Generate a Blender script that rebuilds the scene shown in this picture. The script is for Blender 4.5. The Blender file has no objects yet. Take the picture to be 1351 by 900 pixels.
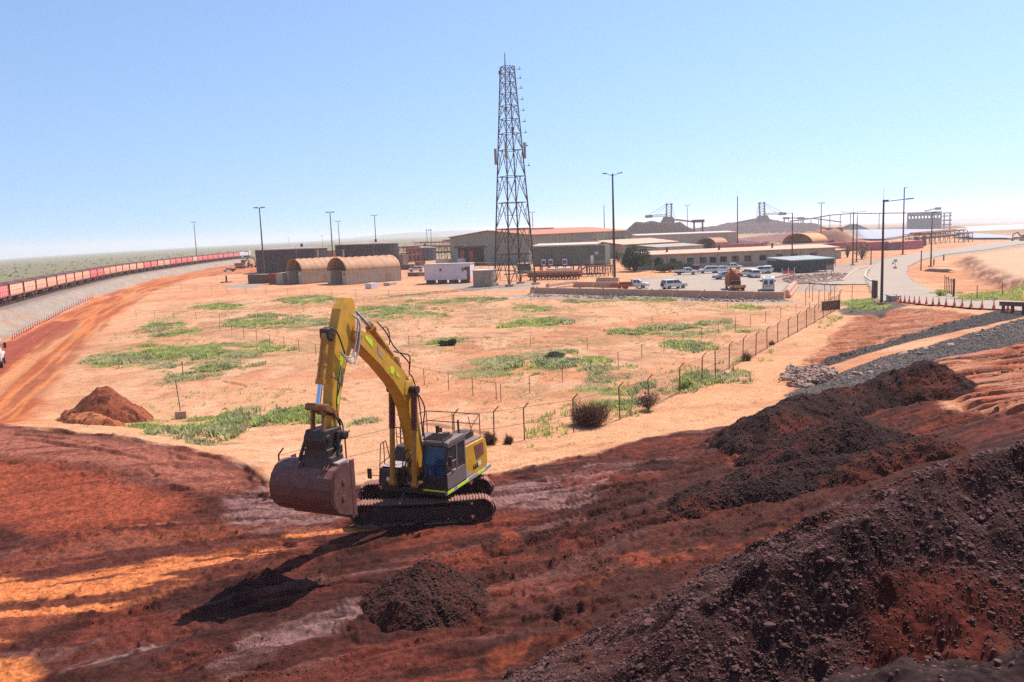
import bpy, math, random
import numpy as np
from mathutils import Vector, Matrix
random.seed(7); rng = np.random.default_rng(7)
PI = math.pi; R = math.radians
scene = bpy.context.scene
COL = scene.collection

# ------------------------------------------------------------------ camera
W0, H0, F0, CZ = 1351., 900., 1090., 11.5
PITCH = math.atan(143.9 / F0); ROLL = math.atan(.0371)
_cp, _sp, _c, _s = math.cos(PITCH), math.sin(PITCH), math.cos(ROLL), math.sin(ROLL)
FWD = np.array([0, _cp, -_sp]); _r0 = np.array([1., 0, 0]); _u0 = np.array([0, _sp, _cp])
RGT = _c * _r0 - _s * _u0; UPV = _s * _r0 + _c * _u0
cd = bpy.data.cameras.new('camera'); cam = bpy.data.objects.new('camera', cd); COL.objects.link(cam)
cam.matrix_world = Matrix(((RGT[0], UPV[0], -FWD[0], 0), (RGT[1], UPV[1], -FWD[1], 0), (RGT[2], UPV[2], -FWD[2], CZ), (0, 0, 0, 1)))
cd.sensor_width = 36; cd.sensor_fit = 'HORIZONTAL'; cd.lens = 36 * F0 / W0
cd.clip_start = .1; cd.clip_end = 60000
scene.camera = cam

# ------------------------------------------------------------------ sky, sun, exposure
SUN_EL = R(56); SUN_AZ = math.atan2(.74, .67)       # compass style: from +Y towards +X
world = bpy.data.worlds.new("World"); scene.world = world; world.use_nodes = True
nt = world.node_tree; nt.nodes.clear()
sky = nt.nodes.new('ShaderNodeTexSky'); sky.sky_type = 'NISHITA'; sky.sun_disc = False
sky.sun_elevation = SUN_EL; sky.sun_rotation = SUN_AZ
sky.altitude = 0; sky.air_density = 1.0; sky.dust_density = .25; sky.ozone_density = 3.0
geo = nt.nodes.new('ShaderNodeTexCoord'); sep = nt.nodes.new('ShaderNodeSeparateXYZ'); comb = nt.nodes.new('ShaderNodeCombineXYZ')
mx = nt.nodes.new('ShaderNodeMath'); mx.operation = 'MAXIMUM'; mx.inputs[1].default_value = 0.; ad_ = nt.nodes.new('ShaderNodeMath'); ad_.operation = 'MULTIPLY_ADD'; ad_.inputs[1].default_value = .62; ad_.inputs[2].default_value = .13
nt.links.new(geo.outputs['Generated'], sep.inputs[0])
nt.links.new(sep.outputs[0], comb.inputs[0]); nt.links.new(sep.outputs[1], comb.inputs[1])
nt.links.new(sep.outputs[2], mx.inputs[0]); nt.links.new(mx.outputs[0], ad_.inputs[0]); nt.links.new(ad_.outputs[0], comb.inputs[2])
nt.links.new(comb.outputs[0], sky.inputs[0])
bg = nt.nodes.new('ShaderNodeBackground'); bg.inputs[1].default_value = .12
wo = nt.nodes.new('ShaderNodeOutputWorld')
tin = nt.nodes.new('ShaderNodeMix'); tin.data_type = 'RGBA'; tin.blend_type = 'MULTIPLY'; tin.inputs[0].default_value = 1; tin.inputs[7].default_value = (.97, .985, 1.03, 1)
nt.links.new(sky.outputs[0], tin.inputs[6]); nt.links.new(tin.outputs[2], bg.inputs[0]); nt.links.new(bg.outputs[0], wo.inputs[0])
sl = bpy.data.lights.new('sun', 'SUN'); sl.energy = 5.0; sl.angle = R(.5); sl.color = (1, .93, .83)
so = bpy.data.objects.new('sun', sl); COL.objects.link(so)
sv = Vector((math.sin(SUN_AZ) * math.cos(SUN_EL), math.cos(SUN_AZ) * math.cos(SUN_EL), math.sin(SUN_EL)))
so.rotation_euler = sv.to_track_quat('Z', 'Y').to_euler()
so.location = (60, 60, 90)
scene.view_settings.view_transform = 'Standard'; scene.view_settings.look = 'None'
scene.view_settings.gamma = 1; scene.view_settings.use_curve_mapping = False
scene.view_settings.exposure = .50
scene.cycles.max_bounces = 5; scene.cycles.diffuse_bounces = 3; scene.cycles.transparent_max_bounces = 12
scene.cycles.volume_bounces = 1; scene.cycles.use_denoising = False

# ------------------------------------------------------------------ numpy noise
_T = rng.random((256, 256))
def vnoise(x, y):
    xi = np.floor(x).astype(np.int64); yi = np.floor(y).astype(np.int64)
    fx = x - xi; fy = y - yi
    fx = fx * fx * (3 - 2 * fx); fy = fy * fy * (3 - 2 * fy)
    a = xi & 255; b = (xi + 1) & 255; c = yi & 255; d = (yi + 1) & 255
    return (_T[a, c] * (1 - fx) + _T[b, c] * fx) * (1 - fy) + (_T[a, d] * (1 - fx) + _T[b, d] * fx) * fy
def fbm(x, y, s=1., o=4, seed=0, g=.5):
    r = 0; a = 1.; n = 0; X = x / s + seed * 17.3 + 101; Y = y / s + seed * 9.7 + 57
    for i in range(o):
        r = r + a * vnoise(X, Y); n += a; a *= g; X, Y = X * 1.62 + Y * 1.21 + 3.1, Y * 1.62 - X * 1.21 + 7.7
    return r / n          # 0..1, mean .5
def sst(a, b, x):
    t = np.clip((x - a) / (b - a), 0, 1); return t * t * (3 - 2 * t)

# ------------------------------------------------------------------ terrain: a function of the world position
def ray(px, py):
    px = np.asarray(px, float)[..., None]; py = np.asarray(py, float)[..., None]
    return FWD + RGT * (px - W0 / 2) / F0 - UPV * (py - H0 / 2) / F0
def tilt(X, Y):
    u = 1090 * X / np.maximum(Y, 1); d = np.hypot(X, Y)
    return -1.725e-8 * np.clip(u * u, 0, 6.5e5) * d * sst(-20, 20, Y)
def atz(px, py, z):
    r = ray(px, py); k = (z - CZ) / r[..., 2]; p = r * k[..., None]
    for _ in range(6):
        k = (z + tilt(p[..., 0], p[..., 1]) - CZ) / r[..., 2]; p = r * k[..., None]
    p[..., 2] = z
    return p
CTRL = [(0,558,.9),(75,565,.95),(150,573,.9),(225,586,.8),(300,602,.6),(350,628,.2),(0,700,.5),(0,850,.2),(200,700,.3),(200,850,0),(400,850,0),(100,620,.75),
 (250,640,.4),(400,640,0),(560,700,0),(460,700,0),(650,690,0),(560,640,0),(650,640,0),(0,540,0),(75,548,0),(150,556,0),(225,566,0),(300,585,0),(380,600,0),(60,480,0),(200,450,0),
 (760,620,0),(850,600,.1),(940,575,.3),(700,760,.1),(560,850,.1),(700,880,.3),(850,690,.6),(950,640,.8),(900,780,1.0),(1000,720,1.3),(1060,650,1.4),
 (1040,520,0),(1000,545,.1),(1100,465,0),(1140,425,0),(900,500,0),(700,500,0),(500,480,0),(1000,420,0),(700,400,0),(400,420,0),(1140,400,.1),
 (1180,398,.8),(1240,404,1.8),(1320,412,2.6),(1351,415,2.9),(1420,425,3.2),(1351,480,3.4),(1351,540,3.8),(1250,560,2.8),(1150,600,2.0),(1351,600,4.2),(1280,500,2.6),(1200,470,1.7),(1150,485,.9),
 (1220,375,.5),(1290,385,.9),(1351,388,1.3),(1250,350,.3),(1150,370,.1),(1351,395,2.4),(1300,398,1.9)]
_P = [tuple(atz(a, b, c)) for a, b, c in CTRL]
_P += [(-10,10,.2),(-6,15,.2),(0,12,1.6),(5,12,3.6),(10,15,4.6),(3,4,4.6),(-4,3,3.4),(0,-30,5),(-30,-20,2),(30,-20,5),(30,10,5.5),(-40,20,.4),(14,8,5.2)]
_P += [(150*math.sin(a), 150*math.cos(a), 0) for a in np.radians(np.arange(-60, 61, 12))]
_P = np.array(_P)
_D = np.sqrt((_P[:, None, 0] - _P[None, :, 0]) ** 2 + (_P[:, None, 1] - _P[None, :, 1]) ** 2 + 2.)
_Wt = np.linalg.solve(np.block([[_D + np.eye(len(_P)) * .02, np.ones((len(_P), 1))], [np.ones((1, len(_P))), np.zeros((1, 1))]]), np.r_[_P[:, 2], 0])
def rbf(X, Y):
    s = np.full(X.shape, _Wt[-1])
    for i in range(len(_P)):
        s += _Wt[i] * np.sqrt((X - _P[i, 0]) ** 2 + (Y - _P[i, 1]) ** 2 + 2.)
    return s
def seg_dist(X, Y, pts):          # distance to a polyline, and the length along it
    best = np.full(X.shape, 1e9); al = np.zeros(X.shape); acc = 0; sd = np.ones(X.shape)
    for (ax, ay), (bx, by) in zip(pts[:-1], pts[1:]):
        dx, dy = bx - ax, by - ay; L = math.hypot(dx, dy)
        t = np.clip(((X - ax) * dx + (Y - ay) * dy) / (L * L), 0, 1)
        d = np.hypot(X - ax - t * dx, Y - ay - t * dy)
        m = d < best
        best = np.where(m, d, best); al = np.where(m, acc + t * L, al)
        sd = np.where(m, np.sign((Y - ay) * dx - (X - ax) * dy), sd); acc += L
    return best, al, sd
RAILZ = 2.9
RAIL = [tuple(atz(a, b, RAILZ)[:2]) for a, b in [(-60,415.5),(5,400),(60,385.5),(105,374.5),(155,363.2),(200,356),(240,350),(275,345.2),(310,341),(330,339.3)]]
_e = np.array(RAIL[0]) - np.array(RAIL[1]); _e /= np.hypot(*_e)
RAIL = [tuple(np.array(RAIL[0]) + _e * 60)] + RAIL
_e = np.array(RAIL[-1]) - np.array(RAIL[-2]); _e /= np.hypot(*_e)
RAIL += [tuple(np.array(RAIL[-1]) + _e * 500)]
def base(X, Y):
    X = np.asarray(X, float); Y = np.asarray(Y, float)
    r = np.hypot(X, Y); z = tilt(X, Y)
    m = r < 205
    e = np.zeros(X.shape)
    if m.any():
        if X.shape == (): e = rbf(X, Y) * (1 - sst(125, 200, r))
        else: e[m] = rbf(X[m], Y[m]) * (1 - sst(125, 200, r[m]))
    d, al, sd = seg_dist(X, Y, RAIL)
    prof = np.where(sd < 0, 1 - sst(3.2, 11, d), 1 - sst(6, 40, d))     # steep shoulder on the yard side
    e = np.maximum(e, 0) * (1 - prof) + (RAILZ - .35) * prof + np.minimum(e, 0) * (1 - prof)
    e = e + 9.75 * np.exp(-((X / 2.3) ** 2 + ((Y + 1.2) / 2.6) ** 2) ** 1.3) * .5
    return z + e
def ground_pt(px, py, zadd=0.):
    """world point where the ray through a picture point meets the smooth ground"""
    px = np.atleast_1d(np.asarray(px, float)); py = np.atleast_1d(np.asarray(py, float))
    r = ray(px, py)
    p = atz(px, np.maximum(py, 250), 0.)
    # far points: bracket round the flat answer; near points: march
    t0 = np.hypot(p[:, 0], p[:, 1]) / np.maximum(np.hypot(r[:, 0], r[:, 1]), 1e-6); far_ = np.hypot(p[:, 0], p[:, 1]) > 175
    lo = t0 * .55; hi = t0 * 1.6; hit = far_.copy(); t = np.where(far_, hi, 8.)
    while not hit.all() and t[~hit].min() < 9000:
        q = r * t[:, None]; below = (q[:, 2] + CZ) < base(q[:, 0], q[:, 1]) + zadd
        new = below & ~hit; hi = np.where(new, t, hi); hit |= new
        lo = np.where(hit, lo, t); t = np.where(hit, t, t * 1.045)
    for _ in range(22):
        mid = (lo + hi) / 2; q = r * mid[:, None]; b = (q[:, 2] + CZ) < base(q[:, 0], q[:, 1]) + zadd
        hi = np.where(b, mid, hi); lo = np.where(b, lo, mid)
    q = r * hi[:, None]; q[:, 2] += CZ
    return q
def gp(px, py):
    q = ground_pt(px, py)[0]; return Vector(q)
def G(x, y):
    return float(base(np.array([float(x)]), np.array([float(y)]))[0])
def atd(px, d):                    # ground under a picture column at a distance
    r = ray(px, 306.); k = d / math.hypot(r[0], r[1]); return Vector((r[0] * k, r[1] * k, G(r[0] * k, r[1] * k)))
def zof(p, px, py):                # height at which the picture row py crosses the upright line over p
    r = ray(px, py); return CZ + r[2] * math.hypot(p[0], p[1]) / math.hypot(r[0], r[1])
def poly(pts):
    a = np.array(pts, float); q = ground_pt(a[:, 0], a[:, 1]); return q[:, :2]
def sdist(P, X, Y):                # signed distance to a world polygon, positive inside
    n = len(P); d = np.full(X.shape, 1e9); ins = np.zeros(X.shape, bool)
    for i in range(n):
        ax, ay = P[i]; bx, by = P[(i + 1) % n]; dx, dy = bx - ax, by - ay
        t = np.clip(((X - ax) * dx + (Y - ay) * dy) / max(dx * dx + dy * dy, 1e-9), 0, 1)
        d = np.minimum(d, np.hypot(X - ax - t * dx, Y - ay - t * dy))
        c = ((ay > Y) != (by > Y)) & (X < (bx - ax) * (Y - ay) / ((by - ay) if by != ay else 1e-9) + ax)
        ins ^= c
    return np.where(ins, d, -d)
class Reg:
    def __init__(s, pts, soft=.5, warp=1., wsc=2., world=False):
        s.P = np.array(pts, float) if world else poly(pts); s.soft = soft; s.warp = warp; s.wsc = wsc
        m = soft + warp; s.bb = (s.P[:, 0].min() - m, s.P[:, 0].max() + m, s.P[:, 1].min() - m, s.P[:, 1].max() + m)
    def __call__(s, X, Y):
        o = np.zeros(X.shape); m = (X > s.bb[0]) & (X < s.bb[1]) & (Y > s.bb[2]) & (Y < s.bb[3])
        if m.any():
            x, y = X[m], Y[m]
            w = (fbm(x, y, s.wsc, 3, 11) - .5) * 2 * s.warp
            o[m] = sst(-s.soft, s.soft, sdist(s.P, x, y) + w)
        return o
def ell(cx, cy, rx, ry, n=18, rot=0):
    return [(cx + rx * math.cos(a) - ry * math.sin(a) * rot, cy + ry * math.sin(a) + rx * math.cos(a) * -rot) for a in np.linspace(0, 2 * PI, n, endpoint=False)]
def L8(r, g, b, k=.62):            # a picture value of a sunlit flat surface to a base colour
    f = lambda c: ((c / 255 + .055) / 1.055) ** 2.4 if c > 10 else c / 255 / 12.92
    return np.array([f(r) * k, f(g) * k, f(b) * k])

PAD = Reg([(-120,548),(0,560),(75,566),(150,574),(240,589),(300,602),(345,625),(362,645),(470,640),(640,627),(700,616),(760,603),(850,579),(900,569),(960,561),(1010,548),(1060,525),(1130,520),(1230,530),(1290,546),(1420,556),(1500,900),(1351,1000),(0,1000),(-200,900)], .35, .5, 1.6)
PADLAV = Reg([(-80,570),(0,566),(150,580),(300,610),(330,650),(240,640),(120,612),(0,604),(-80,600)], 1., .6)
PADRED = Reg([(-80,606),(60,610),(200,640),(260,670),(180,690),(60,700),(-80,690)], 1., .8)
STREAK = Reg([(-40,760),(60,735),(110,705),(220,690),(330,700),(470,662),(560,660),(480,715),(330,745),(200,790),(60,830),(-60,870)], .5, 1.)
STREAK2 = Reg([(-60,900),(0,870),(50,862),(60,890),(20,920)], .3, .4)
LAV = [Reg(p, .35, .5, 1.) for p in ([(300,655),(380,640),(480,668),(440,700),(330,700),(290,690)], [(640,650),(720,622),(800,614),(850,604),(800,640),(720,655)],
       [(60,880),(140,862),(220,850),(230,858),(140,880),(80,895)], [(270,890),(330,845),(470,800),(480,812),(380,862),(300,900)], [(560,655),(700,640),(800,650),(760,670),(600,670)])]
ORP = [Reg(p, .3, .5, .8) for p in ([(650,862),(700,840),(740,850),(690,880),(655,885)], [(880,790),(960,760),(975,775),(900,810)], [(955,605),(975,590),(985,612),(965,620)],
       [(800,735),(900,715),(1040,700),(940,740),(850,750)], [(580,715),(640,700),(720,700),(640,735),(560,745)], [(820,575),(850,560),(860,570),(835,582)])]
RILL1 = Reg([(1125,420),(1180,406),(1250,410),(1290,418),(1180,450),(1090,480),(1050,500),(1075,470)], .6, .6)
RILL2 = Reg([(1235,478),(1300,466),(1460,440),(1460,560),(1351,552),(1290,546),(1240,520)], .4, .5)
HAUL = Reg([(-160,560),(-100,500),(0,452),(70,420),(125,391),(200,368),(290,350),(330,346),(420,352),(330,360),(260,366),(200,385),(150,420),(100,470),(55,520),(40,556),(0,560)], 1.2, 1.2, 4)
HAULRED = Reg([(-120,520),(-40,470),(17,450),(70,424),(85,424),(110,420),(60,450),(0,492),(-80,560)], .5, .6)
BALLAST = Reg([(-160,520),(-100,490),(0,448),(70,420),(125,391),(200,368),(290,351),(330,346.5),(335,341),(240,352),(155,365),(5,402),(-120,430)], .8, .8)
GRAVEL = [Reg(p, .25, .3) for p in ([(1351,402),(1420,405),(1420,420),(1351,418),(1300,430),(1230,444),(1180,456),(1120,474),(1060,492),(1045,497),(1070,482),(1130,462),(1200,442),(1270,422),(1310,412)],
          [(1500,400),(1500,445),(1351,456),(1290,466),(1230,478),(1160,502),(1100,520),(1045,530),(1035,522),(1060,510),(1120,488),(1200,462),(1280,440),(1351,420)])]
GRAVF = Reg([(1105,410),(1150,398),(1180,398),(1200,402),(1165,416),(1110,416)], .4, .4)
GREYY = [Reg(p, 1., 1.) for p in ([(290,379),(330,372),(350,376),(330,382)], [(560,376),(640,374),(720,372),(700,382),(620,384)], [(700,388),(1035,395),(1060,402),(900,398),(700,394),(650,392)],
         [(830,368),(1100,350),(1130,345),(1140,352),(1110,372),(1105,385),(1040,386),(830,383)], [(1130,345),(1351,318),(1351,326),(1240,340),(1160,352)])]
BASIN = Reg([(1215,362),(1240,345),(1351,330),(1351,392),(1290,386),(1240,378)], 1.5, 1.)
SANDL = Reg([(960,561),(850,579),(700,616),(640,627),(650,600),(760,568),(850,540),(960,490),(1060,440),(1110,416),(1140,424),(1120,440),(1070,480),(1040,500),(1040,520),(1010,548)], .5, .5)
BANK = Reg([(1272,347),(1300,341),(1351,334),(1440,324),(1440,402),(1351,388),(1315,377),(1290,365)], 3., 1.2, 5)
DARKM = Reg([(850,640),(1000,560),(1200,560),(1300,600),(1150,665),(1040,725),(900,795),(760,835),(620,860),(640,790),(740,720)], 1., 1.4, 2)
PALE = Reg([(900,372),(1035,372),(1035,384),(860,384)], .5, .5)
SALT = Reg([(1260,300),(1351,296),(1351,302),(1260,306)], 8, 8)
GRASS = [(290,405,30,3),(225,435,35,9),(370,425,72,9),(235,474,115,18),(262,497,50,10),(300,460,80,9),(520,413,62,9),(410,396,42,5),(600,397,60,3),(695,408,25,4),(705,426,36,6),(592,451,20,5),
 (640,488,30,6),(690,480,70,11),(760,477,50,7),(730,466,35,4),(895,437,78,7),(950,432,40,6),(908,456,28,6),(985,407,28,3),(200,562,40,8),(330,552,95,9),(400,556,50,9),(290,575,45,6),(240,566,60,9),(960,497,50,10),(890,512,45,12),(1010,500,30,5),
 (830,515,60,14),(1125,402,18,5),(1135,408,25,5),(1290,396,60,3),(780,397,30,2),(1240,388,10,4),(860,396,20,2),(430,560,40,5),(820,490,40,8)]
GR = [Reg(ell(*g), 1.2, 3.2, 4.) for g in GRASS]
THIN = Reg([(100,520),(150,440),(260,400),(420,388),(700,392),(1000,400),(1060,405),(900,470),(800,520),(650,500),(500,470),(350,500),(200,530)], 6, 6, 15)

_tl = np.array([.463, .886]); _td = np.array([.886, -.463])
HEAP_FN = []
def detail(X, Y, pad=None):
    """small relief on top of base()"""
    r = np.hypot(X, Y); near = 1 - sst(150, 400, r)
    if pad is None: pad = PAD(X, Y)
    z = (fbm(X, Y, 9, 3, 1) - .5) * .28 * near + (fbm(X, Y, 1.3, 4, 2) - .5) * .10 * near * sst(5, 9, r)
    m = pad > 0
    if m.any():
        x, y = X[m], Y[m]; w = fbm(x, y, 5, 2, 4)
        # scrape marks and ruts run left to right, bending
        u = (x * .97 + y * .22) + w * 3; v = (-x * .22 + y * .97) + (fbm(x, y, 9, 2, 5) - .5) * 3.5
        rut = np.abs(fbm(u, v * 7, 6, 3, 6) - .5) * 2
        z2 = -.22 * (1 - sst(0, .12, rut)) * sst(.45, .6, fbm(x, y, 6, 2, 7)) + (fbm(u, v * 5, 4, 4, 8) - .5) * .30
        cl = fbm(x, y, .35, 3, 9); z2 += sst(.55, .8, cl) * .13 * sst(.42, .62, fbm(x, y, 4, 2, 10)) + (fbm(x, y, .55, 3, 19) - .5) * .12
        z2 += (fbm(x, y, 2.2, 4, 14) - .5) * .34 * sst(.42, .65, fbm(x, y, 7, 2, 15))
        flat = 1 - .8 * (1 - sst(3.2, 6.0, np.hypot((x + 3.9) / 1.25, y - 33.6)))
        z[m] += pad[m] * z2 * flat * (1 - .72 * PADLAV(x, y)) * (1 - .5 * PADRED(x, y)) * sst(4, 8, r[m])
    for rg, amp, fr in ((RILL1, .55, .75), (RILL2, .95, .9)):
        k = rg(X, Y); m = k > 0
        if m.any():
            x, y = X[m], Y[m]; t = x * _tl[0] + y * _tl[1]; s = x * _td[0] + y * _td[1]
            t = t + (fbm(x, y, 3, 2, 12) - .5) * 1.6
            rn = np.abs(fbm(t, s * .10, fr, 3, 13) - .5) * 2
            z[m] += k[m] * (sst(0, .34, rn) - .7) * amp
    k = HAUL(X, Y); m = k > 0
    if m.any():
        d, al, sd = seg_dist(X[m], Y[m], HL); d = d * sd
        z[m] += k[m] * (fbm(d, al * .05, 1.1, 3, 21) - .5) * .34
    for gi, gp_ in enumerate(GROOVES):
        g0 = gp_.min(0) - 1.5; g1 = gp_.max(0) + 1.5; m = (X > g0[0]) & (X < g1[0]) & (Y > g0[1]) & (Y < g1[1])
        if m.any():
            x, y = X[m], Y[m]; d, al, sd = seg_dist(x + (fbm(x, y, 2.5, 2, 24) - .5) * .9, y + (fbm(x, y, 2.5, 2, 25) - .5) * .9, [tuple(v) for v in gp_]); dp = .13 * sst(.3, .6, fbm(x, y, 1.5, 2, 26 + gi))
            z[m] += dp * (-np.exp(-(d / .12) ** 2) + .8 * np.exp(-((d * sd - .26) / .12) ** 2))
    k = BANK(X, Y); m = k > 0
    if m.any():
        x, y = X[m], Y[m]; t = x * _tl[0] + y * _tl[1]; rn = np.abs(fbm(x * .8 + y * .3, y * .2, 1.2, 3, 23) - .5) * 2
        z[m] += 2.3 * k[m] - (1 - sst(0, .4, rn)) * .9 * k[m] * (1 - k[m]) * 4 * .5
    for mk in MARKS:
        d, al, sd = seg_dist(X, Y, mk); m = d < .33
        if m.any(): z[m] += (.02 * np.sin(al[m] * 2 * PI / .22) - .03) * sst(.3, .5, fbm(X[m], Y[m], 2.5, 2, 67))
    return z
HL = [tuple(v) for v in poly([(-60,560),(0,520),(60,470),(120,420),(190,380),(260,362),(330,352)])]
def _mk(a, b, off, c=0):
    a = np.array(a); b = np.array(b); u = (b - a) / np.hypot(*(b - a)); n = np.array([-u[1], u[0]]); out = []
    for t in np.linspace(0, 1, 9): out.append(tuple(a + (b - a) * t + n * (off + c * 4 * t * (1 - t))))
    return out
GROOVES = [poly(g) for g in ([(0,561),(75,567),(150,575),(240,591),(300,606),(340,632),(352,655)], [(30,580),(120,592),(190,606),(210,630)], [(20,572),(110,582),(215,596),(240,616)], [(180,590),(260,605),(320,630),(335,650)], [(150,700),(300,660),(470,650)],
 [(300,690),(400,668),(480,664)], [(320,700),(420,680),(500,668)], [(310,708),(430,686),(520,672)], [(0,800),(150,755),(330,720),(470,690)], [(100,830),(300,775),(460,730),(560,705)], [(560,690),(700,665),(850,640),(940,615)], [(640,700),(800,675),(900,655)], [(300,860),(500,800),(700,770)],
 [(450,880),(640,830),(820,790)], [(700,720),(860,690),(1000,670)], [(200,640),(330,655),(450,680)], [(650,640),(760,628),(860,600)], [(650,608),(760,584),(880,556),(1000,522),(1080,470),(1120,430)], [(660,618),(780,592),(900,560),(1010,530)], [(250,500),(420,520),(560,560),(640,575)], [(330,470),(520,470),(700,450),(900,470)], [(600,440),(760,430),(900,420),(1020,410)], [(600,780),(700,800),(760,830),(700,860),(560,880)])]
MARKS = []
for off in (-1.3, 1.3):
    MARKS.append(_mk((-1.5, 33.9), (7, 38.5), off, -1.0)); MARKS.append(_mk((-1., 32.6), (6, 34.4), off * .9, .5))
MARKS.append(_mk((-13, 34), (-7.5, 33), 1.3, .5))

def mixc(C, c, k):
    k = k[:, None]; C *= (1 - k); C += np.asarray(c)[None, :] * k
def paint(X, Y, pad=None):
    r = np.hypot(X, Y); n = X.shape[0]
    if pad is None: pad = PAD(X, Y)
    C = np.tile(L8(236, 172, 128), (n, 1))
    a = fbm(X, Y, 14, 4, 31); b = fbm(X, Y, 2.2, 4, 32)
    mixc(C, L8(222, 142, 98), sst(.45, .65, a) * .7)
    mixc(C, L8(242, 188, 148), sst(.5, .75, b) * .6)
    mixc(C, L8(196, 130, 98), sst(.58, .8, fbm(X, Y * 2.2, 1.1, 3, 33)) * .5)
    # far plain
    far = sst(300, 520, r); left = 1 - sst(-.12, .02, X / np.maximum(Y, 1))
    mixc(C, L8(150, 138, 100), far * left); mixc(C, L8(178, 160, 120), far * left * sst(.45, .6, fbm(X * .3, Y, 60, 3, 34)) * .8)
    mixc(C, L8(120, 122, 84), far * left * sst(.55, .7, fbm(X * .3, Y, 40, 4, 35)) * .8)
    plain2 = sst(700, 1000, r) * (1 - left); mixc(C, L8(160, 150, 116), plain2 * .8)
    mixc(C, L8(196, 130, 100), plain2 * sst(.5, .6, fbm(X * .4, Y, 120, 3, 36)) * .7)
    dl, al, sd = seg_dist(X, Y, RAIL)
    mixc(C, L8(150, 138, 100), (sd > 0) * sst(30, 60, dl) * sst(90, 130, r) * (X < 0)); 
    mixc(C, L8(205, 160, 130), (sd > 0) * (1 - sst(28, 60, dl)) * (X < 0) * sst(.4, .6, fbm(X, Y, 8, 3, 37)))
    k = HAUL(X, Y); m = k > 0
    if m.any():
        d, al2, s2 = seg_dist(X[m], Y[m], HL); d = d * s2; st = fbm(d, al2 * .045, 1.6, 4, 41)
        c = np.tile(L8(230, 138, 82), (m.sum(), 1)); mixc(c, L8(184, 92, 56), sst(.45, .62, st) * .8); mixc(c, L8(226, 158, 112), sst(.55, .7, fbm(d, al2 * .05, 2.3, 3, 42)) * .7)
        mixc(c, L8(158, 78, 56), (1 - sst(.30, .42, st)) * .7)
        C[m] = C[m] * (1 - k[m, None]) + c * k[m, None]
    mixc(C, L8(176, 88, 66), HAULRED(X, Y) * .95)
    k = BALLAST(X, Y) * (1 - 0.); mixc(C, L8(178, 160, 146), k); mixc(C, L8(196, 172, 150), k * sst(.5, .7, fbm(X, Y, 6, 3, 43)) * .6)
    mixc(C, L8(200, 150, 112), k * sst(.62, .72, fbm(X, Y, 5, 3, 44)) * .6)
    mixc(C, L8(150, 132, 122), (1 - sst(3.0, 5.5, dl)) * (r > 90) * (X < 0) * (r < 900))
    k = THIN(X, Y) * sst(.44, .62, fbm(X, Y, 7, 4, 45)); mixc(C, L8(198, 148, 112), k * .5)
    mixc(C, L8(170, 140, 92), THIN(X, Y) * sst(.56, .7, fbm(X, Y, 4, 4, 46)) * .45)
    g = np.zeros(n)
    for q in GR: g = np.maximum(g, q(X, Y))
    gn = fbm(X, Y, 1.6, 4, 47)
    mixc(C, L8(164, 152, 96), g * sst(.34, .5, gn) * .85)
    mixc(C, L8(240, 176, 128), SANDL(X, Y) * (1 - g) * .8); mixc(C, L8(216, 150, 110), SANDL(X, Y) * (1 - g) * sst(.5, .7, fbm(X * .5, Y, 3, 3, 48)) * .6)
    for q in GREYY: mixc(C, L8(190, 168, 152), q(X, Y) * .9)
    mixc(C, L8(222, 150, 104), BASIN(X, Y) * .8); mixc(C, L8(232, 186, 140), BASIN(X, Y) * sst(.5, .7, fbm(X, Y, 8, 3, 49)))
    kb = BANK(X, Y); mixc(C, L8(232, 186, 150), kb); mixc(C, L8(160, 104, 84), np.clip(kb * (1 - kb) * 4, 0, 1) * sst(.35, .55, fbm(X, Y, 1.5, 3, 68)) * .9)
    wd_ = sst(.56, .64, fbm(X, Y, 2.6, 5, 69)) * THIN(X, Y); mixc(C, L8(176, 124, 92), wd_ * .6); mixc(C, L8(242, 186, 146), THIN(X, Y) * sst(.58, .66, fbm(X * 1.0, Y * .6, 5, 4, 75)) * .6)
    mixc(C, L8(240, 236, 236), SALT(X, Y))
    # dark disturbed ground
    m = pad > 0
    if m.any():
        x, y = X[m], Y[m]; w = fbm(x, y, 5, 2, 4)
        u = (x * .97 + y * .22) + w * 3; v = (-x * .22 + y * .97) + (fbm(x, y, 9, 2, 5) - .5) * 3.5
        c = np.tile(L8(116, 56, 44), (m.sum(), 1))
        s1 = fbm(u, v * 6, 7, 4, 51); s2 = fbm(u, v * 9, 5, 4, 52); bl = fbm(x, y, 3, 4, 53)
        mixc(c, L8(140, 66, 46), sst(.52, .62, s1) * .6); mixc(c, L8(78, 40, 34), sst(.50, .58, s2) * .85)
        mixc(c, L8(66, 36, 31), sst(.48, .6, bl) * .75); mixc(c, L8(142, 94, 86), sst(.62, .7, fbm(u, v * 7, 6, 4, 54)) * .5)
        mixc(c, L8(146, 66, 44), sst(.6, .68, fbm(x, y, 2.5, 5, 55)) * .4 * sst(-6, 4, x))
        mixc(c, L8(178, 106, 84), PADLAV(x, y) * .95); mixc(c, L8(130, 66, 52), PADLAV(x, y) * sst(.54, .6, s2) * .7)
        mixc(c, L8(174, 84, 56), PADRED(x, y) * .9); mixc(c, L8(140, 62, 42), PADRED(x, y) * sst(.5, .7, fbm(u, v * 5, 4, 5, 66)) * .7)
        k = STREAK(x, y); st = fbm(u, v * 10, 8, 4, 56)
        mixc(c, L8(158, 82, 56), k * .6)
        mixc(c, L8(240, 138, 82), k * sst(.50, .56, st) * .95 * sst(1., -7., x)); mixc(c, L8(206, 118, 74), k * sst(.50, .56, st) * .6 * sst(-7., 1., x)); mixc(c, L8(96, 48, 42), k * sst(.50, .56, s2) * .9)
        mixc(c, L8(236, 138, 80), STREAK2(x, y) * .9)
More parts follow.
